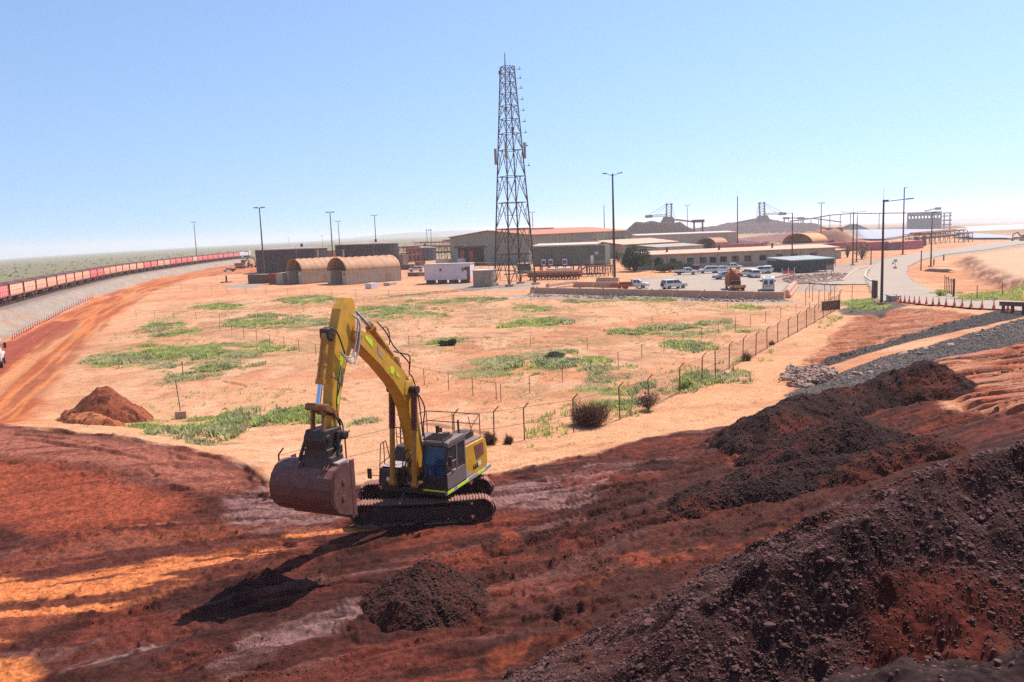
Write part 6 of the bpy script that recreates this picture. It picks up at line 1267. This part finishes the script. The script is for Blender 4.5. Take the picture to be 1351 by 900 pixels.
MB().bb(2.6, 3.6, -.9, .9, 1.05, 1.9).build('tool_chest', M['rubber'], t, bevel=.04); wheelset(t, (.9, 1.9, 6.4), 1.0, .5, .3)
for s in (-1, 1): MB().bb(-.28, -.26, s * .95 - .2, s * .95 + .2, .85, 1.05).build('taillight', M['taillight'], t)
p = gp(1014, 386); t = thing('minibus', 'white minibus with a yellow rear plate parked right of the orange crane truck', 'minibus', p, R(74))
MB().prism([(0,.35),(-.03,1.2),(.1,2.35),(.4,2.55),(4.3,2.55),(5.0,2.2),(5.6,1.3),(5.75,.9),(5.75,.35)], -.98, .98).build('body', M['carwhite'], t, bevel=.12, seg=3)
for s in (-.46, .46): MB().add([(-.045, s - .34, 1.35), (-.045, s + .34, 1.35), (.035, s + .3, 2.1), (.035, s - .3, 2.1)], [(0,1,2,3)]).build('rear_window', M['dglass'], t)
MB().add([(-.045, -.5, .95), (-.045, .5, .95), (-.04, .5, 1.2), (-.04, -.5, 1.2)], [(0,1,2,3)]).build('rear_plate', M['plateyellow'], t)
for s in (-1, 1):
    for u in (.5, 1.8, 3.1): MB().bb(u, u + 1.1, s * .985, s * .992, 1.35, 2.1).build('window', M['dglass'], t)
    MB().bb(-.06, -.02, s * .86 - .06, s * .86 + .06, .8, 1.25).build('taillight', M['taillight'], t); MB().bb(4.9, 5.1, s * 1.0, s * 1.3, 1.5, 1.8).build('side_mirror', M['rubber'], t)
MB().add([(5.02, -.85, 2.15), (5.02, .85, 2.15), (5.6, .85, 1.4), (5.6, -.85, 1.4)], [(0,1,2,3)]).build('windscreen', M['dglass'], t); MB().bb(-.12, 0, -.95, .95, .35, .55).build('bumper', M['galv'], t); MB().bb(1, 2.4, -.5, .5, 2.54, 2.72).build('roof_unit', M['carwhite'], t, bevel=.05); wheelset(t, (1.1, 4.6), .86, .36)
# white truck cut by the left edge
p = gp(-11, 484); t = thing('truck', 'white truck with a bull bar and black mirror cut off by the left edge', 'truck', p, R(-62))
MB().prism([(-4, .9), (-4, 1.2), (-.3, 1.2), (-.3, 3.0), (1.3, 3.0), (1.75, 2.0), (2.1, 1.7), (2.1, .7), (-4, .7)], -1.1, 1.1).build('body', M['carwhite'], t, bevel=.08); MB().add([(1.36, -.95, 2.85), (1.36, .95, 2.85), (1.78, .95, 2.05), (1.78, -.95, 2.05)], [(0,1,2,3)]).build('windscreen', M['dglass'], t)
for s in (-1, 1): MB().bar((1.3, s * 1.1, 2.4), (1.4, s * 1.5, 2.4), .06).bb(1.32, 1.45, s * 1.4, s * 1.65, 2.05, 2.65).build('mirror', M['rubber'], t); MB().bb(.2, 1.2, s * 1.105, s * 1.11, 2.0, 2.7).build('side_window', M['dglass'], t)
bb_ = MB()
for s in (-.9, 0, .9): bb_.tube((2.25, s, .5), (2.3, s, 1.9), .05, n=8)
for z_ in (.6, 1.2, 1.9): bb_.tube((2.3, -1, z_), (2.3, 1, z_), .05, n=8)
bb_.build('bull_bar', M['galv'], t); MB().path([(.6, .9, 3.0), (.6, .9, 3.5), (.6, -.9, 3.5), (.6, -.9, 3.0)], .06).build('roof_rack', M['white'], t); wheelset(t, (1.2, -2.6), 1., .5, .32)

# ------------------------------------------------------------------ far machines, plant and stockpiles
def mini_digger(label, px, py, hpx, hd, m='orangem'):
    p = gp(px, py); s = F0 / math.hypot(p.x, p.y); k = hpx / s / 4.; t = thing('small_excavator', label, 'excavator', p, R(hd)); t.scale = (k, k, k)
    for s_ in (-1, 1): MB().prism([(-1.8,.3),(-1.5,.75),(1.5,.75),(1.8,.3),(1.5,0),(-1.5,0)], s_ * 1.1 - .25, s_ * 1.1 + .25).build('track', M['rubber'], t)
    MB().bb(-2, 1.2, -1.2, 1.2, .9, 1.9).build('body', M[m], t, bevel=.1); MB().bb(.1, 1.4, .2, 1.2, 1.5, 2.9).build('cab', M['dglass'], t, bevel=.08)
    MB().bar((1., -.3, 1.6), (3.2, -.3, 4.), .35, .5).bar((3.2, -.3, 4.), (5., -.3, 3.2), .3, .45).build('boom', M[m], t); MB().bar((5., -.3, 3.3), (5.3, -.3, 1.), .28, .35).build('arm', M[m], t); MB().prism([(4.9,.9),(5.6,1.),(5.6,.3),(4.9,.1)], -.8, .2).build('bucket', M['rubber'], t, bevel=.05)
mini_digger('orange excavator working in front of the far end of the train', 318, 354, 14, 5)
mini_digger('dark orange excavator at the right edge in front of the second pond', 1352, 318, 10, 178)
mini_digger('small machine with a raised arm beside the left dark tank', 330, 353, 9, 120, 'darksteel')
car('white pickup standing on the haul road left of the small orange excavator', 302, 359, 190, 'tray', 'carwhite', 'darksteel')
car('grey vehicle parked at the shore of the second pond', 1343, 316.5, 0, 'suv', 'carblue')
# plant: pipe racks and pumps behind the white cabin
def rack(label, pL, pR, ytop, depth, m='redsteel', bays=6, name='pipe_rack', pipes=4):
    P = gp(*pL); Q = gp(*pR); a, L_ = frame(P, Q); h = local_h(P, pL[0], ytop); t = thing(name, label, 'pipe rack', P, a)
    for k in range(bays + 1):
        mb = MB(); x = L_ * k / bays
        for y in (0, depth): mb.bar((x, y, -.2), (x, y, h), .28)
        mb.bar((x, 0, h * .95), (x, depth, h * .95), .25).bar((x, 0, h * .5), (x, depth, h * .5), .2); mb.build('frame', M[m], t)
    for k in range(bays): MB().bar((L_ * k / bays, 0, 0), (L_ * (k + 1) / bays, 0, h * .5), .14).bar((L_ * k / bays, 0, h * .95), (L_ * (k + 1) / bays, 0, h * .5), .14).build('brace', M[m], t)
    for k in range(pipes): MB().tube((-1, depth * (k + .5) / pipes, h * (.55 if k % 2 else 1.) + .2), (L_ + 1, depth * (k + .5) / pipes, h * (.55 if k % 2 else 1.) + .2), .25 + .1 * (k % 3), n=8).build('pipe', M[m if k % 2 else 'orangem'], t)
rack('red brown pipe rack between the small blue grey tank and the big hall', (572, 343), (634, 341), 326, 12, bays=8)
rack('upper dark red conveyor frame behind the pipe racks left of the big hall', (585, 333), (636, 331.5), 317.5, 8, 'redsteel', 9)
rack('rust coloured frame above the small blue grey tank', (548, 330), (590, 329.5), 320.5, 8, 'redsteel', 6)
rack('orange brown pipe frame right of the dark tank', (527, 347), (545, 346.5), 327, 7, 'orangem', 3)
rack('low red pipe rack under the green switch room beside the generators', (700, 370), (760, 369), 362, 3, 'redsteel', 8, pipes=3)
rack('row of rusty red stacked frames beyond the road', (1220, 323.5), (1276, 319), 308, 10, 'redsteel', 9)
rack('green brown small frame at the right end of the stacked frames', (1272, 320), (1283, 319.5), 308, 5, 'shade', 2)
for i, (x, y, w, tp, mm, lab) in enumerate([(580,350,10,341,'roofwhite','pale machine box among the pumps behind the white cabin'),(595,350,8,342,'wallcream','cream pump box right of the pale machine box'),(608,350,9,341,'whitewall','white pump box behind the middle of the white cabin'),(551,352,7,345,'orangem','orange pump box below the small blue tank'),
    (534,356,12,349,'brownbox','brown low tank left of the white vehicle windows'),(528,349,8,336,'cabinet','brown tall box beside the right dark tank'),(545,365,14,360,'brownbox','dark red low pallet stack left of the white cabin'),(610,345,18,332,'darksteel','dark steel plant house left of the big hall'),
    (486,381,8,374,'whitewall','single pale block standing in front of the right vault shed'),(510,377,8,373,'roofwhite','low white pallet near the right vault shed')]):
    box_thing('machine_box', lab, 'machine', (x - w / 2, y), (x + w / 2, y), tp, 2.5, mm, None, 0, None, False, [('hatch', .2, .8, .2, .7, mm)])
t = car('white crew bus with dark windows half hidden left of the white cabin', 549, 359, 175, 'suv')
car('white vehicle nosing out behind the right vault shed', 518, 362, 20, 'suv')
# containers and walls on the right
box_thing('long_wall', 'long purple pink container wall right of the small orange vault', 'wall', (948, 331.5), (1012, 329.5), 323, 3, 'mauve')
box_thing('container', 'long mauve container left of the nearest road lamp', 'container', (1098, 332), (1142, 331), 320.5, 4, 'mauve')
box_thing('container', 'mauve container directly behind the nearest road lamp', 'container', (1146, 331), (1172, 330.3), 319.8, 4, 'mauve')
box_thing('container', 'dark mauve container in the middle of the row beyond the road', 'container', (1172.5, 330.5), (1187, 330), 320.5, 4, 'purple')
box_thing('container', 'mauve container at the right end of the row beyond the road', 'container', (1188, 330), (1218, 328.5), 319, 4, 'mauve')
box_thing('container', 'pale dirt covered container block behind the large orange vault', 'container', (1096, 322), (1112, 321.5), 300.5, 8, 'orangem')
for lab, x, y, w, tp in (('rusty tall drum at the left of the stacked frames', 1209, 325, 5, 313), ('rusty tall drum beside the stacked frames, right of the first', 1219, 324.5, 5, 312)):
    p = gp(x, y); s = F0 / math.hypot(p.x, p.y); h = zof(p, x, tp) - p.z; o = MB().tube((0, 0, 0), (0, 0, h), w / s / 2, n=12).tube((0, 0, h), (0, 0, h + .3), w / s / 2.5, n=12).build('drum', M['redsteel']); o.location = p; tag(o, lab, 'drum')
# shelters
def shelter(label, pL, pR, ytop, depth, roofm, n_=6, side=None, slope=.3, name='car_shelter'):
    P = gp(*pL); Q = gp(*pR); a, L_ = frame(P, Q); h = local_h(P, pL[0], ytop); t = thing(name, label, 'shelter', P, a); MB().prism([(0, h), (0, h + .2), (depth, h + .2 + slope), (depth, h + slope)], -.4, L_ + .4, 'x').build('roof', M[roofm], t)
    for k in range(n_ + 1):
        for y in (.2, depth - .2): MB().bar((L_ * k / n_, y, -.2), (L_ * k / n_, y, h + .05), .16).build('post', M['darksteel'], t)
    if side: MB().bb(0, L_, .1, .18, .3, h - .1).build('side_cloth', M[side], t); MB().bb(-.1, 0, .1, depth, .3, h - .1).build('end_cloth', M[side], t)
    return t
shelter('long dark roofed car shelter in front of the large orange vault', (1022, 334.5), (1102, 332), 325.5, 8, 'redsteel', 8)
t = shelter('dark shade cloth shelter with a pale sagging top beside the car park', (1046, 361), (1100, 358.5), 344.5, 9, 'shadepale', 5, 'shade', .5, 'shade_shelter')
p = gp(1096, 361); 
for lab, x, y, tp in (('grey signboard on a pale post beside the shade shelter', 1094, 364, 349),):
    p = gp(x, y); h = zof(p, x, tp) - p.z; t = thing('signboard', lab, 'sign', p, .2); MB().tube((-.6, 0, 0), (-.6, 0, h), .07, n=8).build('post', M['galv'], t); MB().tube((.6, 0, 0), (.6, 0, h), .07, n=8).build('post', M['galv'], t); MB().box((0, -.08, h * .75), (1.7, .06, h * .45)).build('board', M['galv'], t)
p = gp(1181, 355); h = zof(p, 1181, 342) - p.z; t = thing('road_sign', 'small cluster of signs on a red and white base in the middle of the road', 'sign', p); MB().tube((0, 0, 0), (0, 0, h), .06, n=8).build('post', M['galv'], t); MB().box((0, -.06, h * .85), (.9, .04, .6)).box((-.6, -.06, h * .6), (.5, .04, .5)).build('sign_plate', M['lilac'], t); MB().prism([(-.5, 0), (-.3, .6), (.3, .6), (.5, 0)], -.2, .2).build('base', M['coneo'], t, bevel=.05)
box_thing('service_box', 'pale concrete service box at the foot of the nearest road lamp', 'box', (1169, 398), (1176, 398), 389.5, 1., 'wallgrey', 'galv', 0, None, False, [('door', .2, .8, .15, .85, 'galv')])
for lab, x, y in (('left orange mesh safety barrier at the corner of the shade shelter', 1036, 364), ('right orange mesh safety barrier at the corner of the shade shelter', 1044, 363.5)):
    p = gp(x, y); t = thing('safety_barrier', lab, 'barrier', p); MB().bb(-.5, .5, -.03, .03, .4, 1.1).build('panel', M['coneo'], t); [MB().bar((s * .7, 0, 0), (s * .7, 0, 1.7), .09).build('post', M['white'], t) for s in (-1, 1)]
for lab, pts in (('long pale kerb curving along the inner edge of the road', [(1150,372),(1141,366),(1143,358),(1152,350)]), ('pinkish kerb around the stony bed beside the shade shelter', [(1050,375),(1085,373),(1112,371),(1122,362),(1132,356),(1150,353)])):
    P = [gp(*a) for a in pts]; mb = MB(); P = [P[0]] + [P[i].lerp(P[i+1], f) for i in range(len(P) - 1) for f in (.25, .5, .75, 1)]
    for a, b in zip(P[:-1], P[1:]): mb.bar(a - P[0] + Vector((0, 0, .16)), b - P[0] + Vector((0, 0, .16)), .35, .3)
    o = mb.build('kerb', M['roofpink' if 'pink' in lab else 'line']); o.location = P[0]; tag(o, lab, 'kerb')
x, y = in_poly([(1052,374),(1110,371),(1120,362),(1098,361),(1050,364),(1030,368),(1040,374)], 420); rocks('bed_stones', np.c_[x, y, base(x, y) + .1], rng.uniform(.12, .38, len(x)), M['palerock'], big=False)
x, y = in_poly([(700,388),(1036,395.5),(1050,399),(900,397),(700,392.5),(690,390)], 900); rocks('embankment_stones', np.c_[x, y, base(x, y) + .0], .08 + .5 * rng.beta(1, 6, len(x)), M['embank'], big=False, rough=.3)
heap('gravel_mound', 'small dark gravel mound on the right edge of the road bend', [(*gp(1228, 358)[:2], G(*gp(1228, 358)[:2]) + .6), (*gp(1250, 359)[:2], G(*gp(1250, 359)[:2]) + .7)], .35, .35, ore_col((96,80,78), seed=41), seed=42, rough=.08)
heap('gravel_mound', 'smaller dark gravel mound right of the one by the road', [(*gp(1280, 358)[:2], G(*gp(1280, 358)[:2]) + .7), (*gp(1286, 358)[:2], G(*gp(1286, 358)[:2]) + .6)], .35, .35, ore_col((96,80,78), seed=43), seed=44, rough=.08)

def bank(name, label, pts, dist, wid, col, cat='stockpile', res=3., seed=0, m='soil'):
    """a real pile far off: ridge of given skyline, side slopes falling to the ground"""
    cr = np.array([PD(px, py, dist if np.isscalar(dist) else dist[i]) for i, (px, py) in enumerate(pts)])
    x0, x1 = cr[:, 0].min() - wid * 1.2, cr[:, 0].max() + wid * 1.2; y0, y1 = cr[:, 1].min() - wid * 1.2, cr[:, 1].max() + wid * 1.2
    XX, YY = np.meshgrid(np.arange(x0, x1, res), np.arange(y0, y1, res)); sh = XX.shape; x = XX.ravel(); y = YY.ravel(); h = np.full(x.shape, -9.)
    bz = base(x, y); cb = base(cr[:, 0], cr[:, 1]); H = cr[:, 2] - cb
    for i in range(len(cr) - 1):
        dx, dy = (cr[i+1] - cr[i])[:2]; t_ = np.clip(((x - cr[i, 0]) * dx + (y - cr[i, 1]) * dy) / (dx * dx + dy * dy), 0, 1); d = np.hypot(x - cr[i, 0] - t_ * dx, y - cr[i, 1] - t_ * dy); h = np.maximum(h, (H[i] + (H[i+1] - H[i]) * t_) * (1 - d / wid) if wid > 0 else 0)
    h = h + (fbm(x, y, wid * .5, 3, seed) - .5) * H.max() * .03 * (h > 0)
    keep = (h > -.4 * abs(H.max()) * 0 - .3).reshape(sh); ny, nx = sh; kf = keep[:-1, :-1] & keep[1:, :-1] & keep[:-1, 1:] & keep[1:, 1:]; ii, jj = np.nonzero(kf); q = ii * nx + jj; F = np.stack([q, q + 1, q + nx + 1, q + nx], -1); used = np.unique(F); mp = np.full(x.size, -1); mp[used] = np.arange(used.size)
    c = np.tile(L8(*col), (len(used), 1)) * (.85 + .3 * fbm(x[used], y[used], wid * .6, 3, seed + 1))[:, None]
    return tag(mesh_np(name, np.c_[x[used], y[used], (bz + h)[used]], mp[F], M[m], col=c), label, cat)
bank('stockpile', 'dark mauve ore stockpile with a flat top behind the big hall', [(824,304),(838,292.5),(856,291),(876,292),(898,292.5),(912,301)], 820, 17, (84,60,62), seed=101, res=2.5)
bank('stockpile', 'long low mauve stockpile stretching right from the flat topped one', [(905,303),(930,299),(965,296),(1000,295),(1040,293),(1075,294)], 1150, 26, (112,86,92), seed=103)
bank('stockpile', 'higher mauve stockpile under the right stacker', [(940,299),(960,293.5),(985,292),(990,289),(1020,289),(1035,292)], 1350, 30, (104,80,86), seed=105)
bank('stockpile', 'pinkish brown low stockpile in front of the mauve ones', [(950,317),(1000,311),(1045,306),(1068,307),(1080,313)], 560, 14, (176,126,118), seed=107, res=2.5)
bank('stockpile', 'dark low stockpile at the left of the pinkish one', [(925,317),(945,315),(985,317),(1010,320)], 500, 9, (120,92,94), seed=109, res=2.5)
bank('stockpile', 'red brown earth pile behind the large orange vault', [(1045,311),(1065,304),(1085,300.5),(1110,301),(1122,310)], 480, 8, (190,136,116), seed=111, res=2.5)
bank('berm', 'long reddish berm between the pond and the stockpiles', [(1120,306),(1160,301),(1200,299),(1262,298)], 1500, 20, (150,120,112), seed=113)
bank('hill', None, [(1258,291),(1275,287.2),(1300,287.5),(1318,286),(1325,288.5),(1345,287.5),(1360,286.5),(1420,285)], 7000, 500, (150,132,140), seed=115, res=60); 
bpy.data.objects['hill']['kind'] = 'structure'; h_ = bank('hill', None, [(505,310),(540,306.5),(580,305),(612,303.6),(650,304),(700,304)], 7000, 600, (150,140,138), seed=117, res=60); h_['kind'] = 'structure'
def stacker(label, px, d, y0, flip=1, k=1.):
    p = atd(px, d); h0 = zof(p, px, y0) - p.z; t = thing('stacker', label, 'stacker', (p.x, p.y, p.z + h0), 0); t.scale = (k * flip, k, k); m = 'machine'
    MB().bar((-7, -4, -h0 / k * .9), (-3, 0, 0), 1.).bar((7, -4, -h0 / k * .9), (3, 0, 0), 1.).bar((-7, 4, -h0 / k * .9), (-3, 0, 0), 1.).bar((7, 4, -h0 / k * .9), (3, 0, 0), 1.).bb(-7, 7, -4, 4, -2, 1).build('portal', M[m], t)
    MB().prism([(-6, 1), (-4, 5), (5, 5), (8, 1)], -3, 3).build('machine_house', M[m], t); tw = MB()
    for x in (-1.5, 4): tw.bar((x, -2, 4), (x + .5, -1, 19), .8).bar((x, 2, 4), (x + .5, 1, 19), .8)
    for z_ in range(5, 19, 3): tw.bar((-1.5, -2, z_), (4.2, -1.5, z_ + 3), .35).bar((4.2, -2, z_), (-1.4, -1.5, z_ + 3), .35)
    tw.bb(-1.8, .3, -1.5, 1.5, 17.5, 19.5).bb(3.4, 5.4, -1.5, 1.5, 17.5, 19.5).build('mast', M[m], t)
    bm_ = MB()
    for z_ in (5.5, 7.5): bm_.bar((-20, -1, z_), (0, -1, z_), .45).bar((-20, 1, z_), (0, 1, z_), .45)
    for q in range(10): bm_.bar((-20 + 2 * q, -1, 5.5), (-19 + 2 * q, -1, 7.5), .25).bar((-19 + 2 * q, -1, 7.5), (-18 + 2 * q, -1, 5.5), .25)
    bm_.build('boom', M[m], t); MB().bb(-25, -17, -2.2, 2.2, 4.6, 7.6).build('boom_head', M[m], t, bevel=.6); MB().bar((-21, 0, 7.5), (-.8, 0, 19), .35).bar((-14, 0, 7.5), (-.8, 0, 17), .3).bar((4.5, 0, 19), (8, 0, 3), .35).build('stay', M[m], t)
    MB().bar((8, 0, 1.5), (28, 0, -1.5), 1.6, 1.8).build('tail_conveyor', M[m], t); return t
stacker('left stacker with its boom pointing left on top of the dark stockpile', 881, 900, 292.0, 1, .95)
stacker('right stacker with a bulky body and boom pointing right on the mauve stockpile', 1007, 1250, 290.5, -1, 1.3)
# end gantry standing right of the flat topped stockpile
P = atd(915, 650); t = thing('gantry', 'dark transfer gantry on two legs at the right end of the flat topped stockpile', 'gantry', P); zt = zof(P, 915, 292.5) - P.z
MB().bb(-1, 8, -2, 2, zt - .8, zt + 1.4).build('deck', M['darksteel'], t); [MB().bb(x, x + .9, -1, 1, 0, zt - .8).build('leg', M['darksteel'], t) for x in (0., 6.4)]
def conveyor(label, pts, dists, wpost, m='machine'):
    P = [Vector(PD(a, b, d)) for (a, b), d in zip(pts, dists)]; o = P[0].copy(); o.z = G(o.x, o.y); t = thing('conveyor', label, 'conveyor', o); mb = MB()
    for a, b in zip(P[:-1], P[1:]): mb.bar(a - o, b - o, 2.2, 1.5)
    mb.build('gallery', M[m], t); tot_ = 0
    for a, b in zip(P[:-1], P[1:]):
        n_ = max(1, int((b - a).length / wpost))
        for k in range(n_): q = a.lerp(b, k / n_); MB().bar(q - o, Vector((q.x, q.y, G(q.x, q.y))) - o, .9).build('trestle', M[m], t)
conveyor('long trestle conveyor rising to the screening house on the right skyline', [(1043,292),(1070,288.5),(1095,284),(1122,282),(1160,281.5),(1196,281)], [1150,1200,1250,1300,1300,1300], 24)
conveyor('second thin conveyor crossing behind the tall lamps', [(1035,287.5),(1060,288),(1080,289),(1110,293)], [1300,1300,1300,1250], 30)
for lab, x in (('transfer tower at the left end of the trestle conveyor', 1037), ('small transfer tower right of the first one', 1056)):
    p = atd(x, 1250); h = zof(p, x, 286.5) - p.z; t = thing('transfer_tower', lab, 'tower', p); MB().bb(-4, 4, -3, 3, h - 3, h).build('house', M['machine'], t); [MB().bar((sx * 3, 0, 0), (sx * 3, 0, h - 3), .8).build('leg', M['machine'], t) for sx in (-1, 1)]
p = atd(1196, 1300); q = atd(1242, 1300); a, L_ = frame(p, q); h1 = local_h(p, 1196, 280.5); h0_ = local_h(p, 1196, 294.5); t = thing('screening_house', 'large grey screening house with a row of openings on the right skyline', 'industrial building', p, a)
MB().bb(0, L_, 0, 20, h0_ + (h1 - h0_) * .62, h1).build('upper_wall', M['machine'], t); MB().bb(0, L_, 0, 20, 0, h0_ + (h1 - h0_) * .4).build('lower_wall', M['machine'], t)
for k in range(11): MB().bb(L_ * k / 10.5, L_ * k / 10.5 + L_ * .05, 0, 20, h0_ + (h1 - h0_) * .38, h0_ + (h1 - h0_) * .64).build('column', M['machine'], t)
MB().bar((L_ * .5, 2, h1 + 1), (L_ * .95, 2, h1 + 5), 3, 1.4).bb(L_ * .8, L_ * .98, 0, 8, h1 + 2, h1 + 5.5).build('roof_conveyor', M['machine'], t)
p = atd(1249, 1300); h = zof(p, 1249, 280.5) - p.z; t = thing('steel_tower', 'narrow steel tower just right of the screening house', 'tower', p)
for sx in (-4, 4): MB().bar((sx, 0, 0), (sx, 0, h), 1.3).build('leg', M['machine'], t)
for f in (.3, .55, .8, .97): MB().bb(-5, 5, -3, 3, h * f - .8, h * f + .8).build('deck', M['machine'], t)
for lab, x in (('pale post standing between the mauve containers and road', 1102),):
    p = gp(x, 352); h = zof(p, x, 332) - p.z; o = MB().tube((0, 0, 0), (0, 0, h), .1, n=8).box((0, 0, h), (.4, .4, .3)).build('camera_post', M['galv']); o.location = p; tag(o, lab, 'post')

# ------------------------------------------------------------------ haze: the air over the plain
hm = bpy.data.materials.new('haze'); hm.use_nodes = True; t_ = hm.node_tree; t_.nodes.clear()
pv = t_.nodes.new('ShaderNodeVolumePrincipled'); pv.inputs['Color'].default_value = (1, 1, 1, 1); pv.inputs['Density'].default_value = .00018; pv.inputs['Anisotropy'].default_value = .3
mo_ = t_.nodes.new('ShaderNodeOutputMaterial'); t_.links.new(pv.outputs[0], mo_.inputs['Volume'])
hz = MB().bb(-13500, 13500, -13500, 13500, float(Z.min()) - 1, 62).build('haze', hm); tag(hz, kind='stuff')
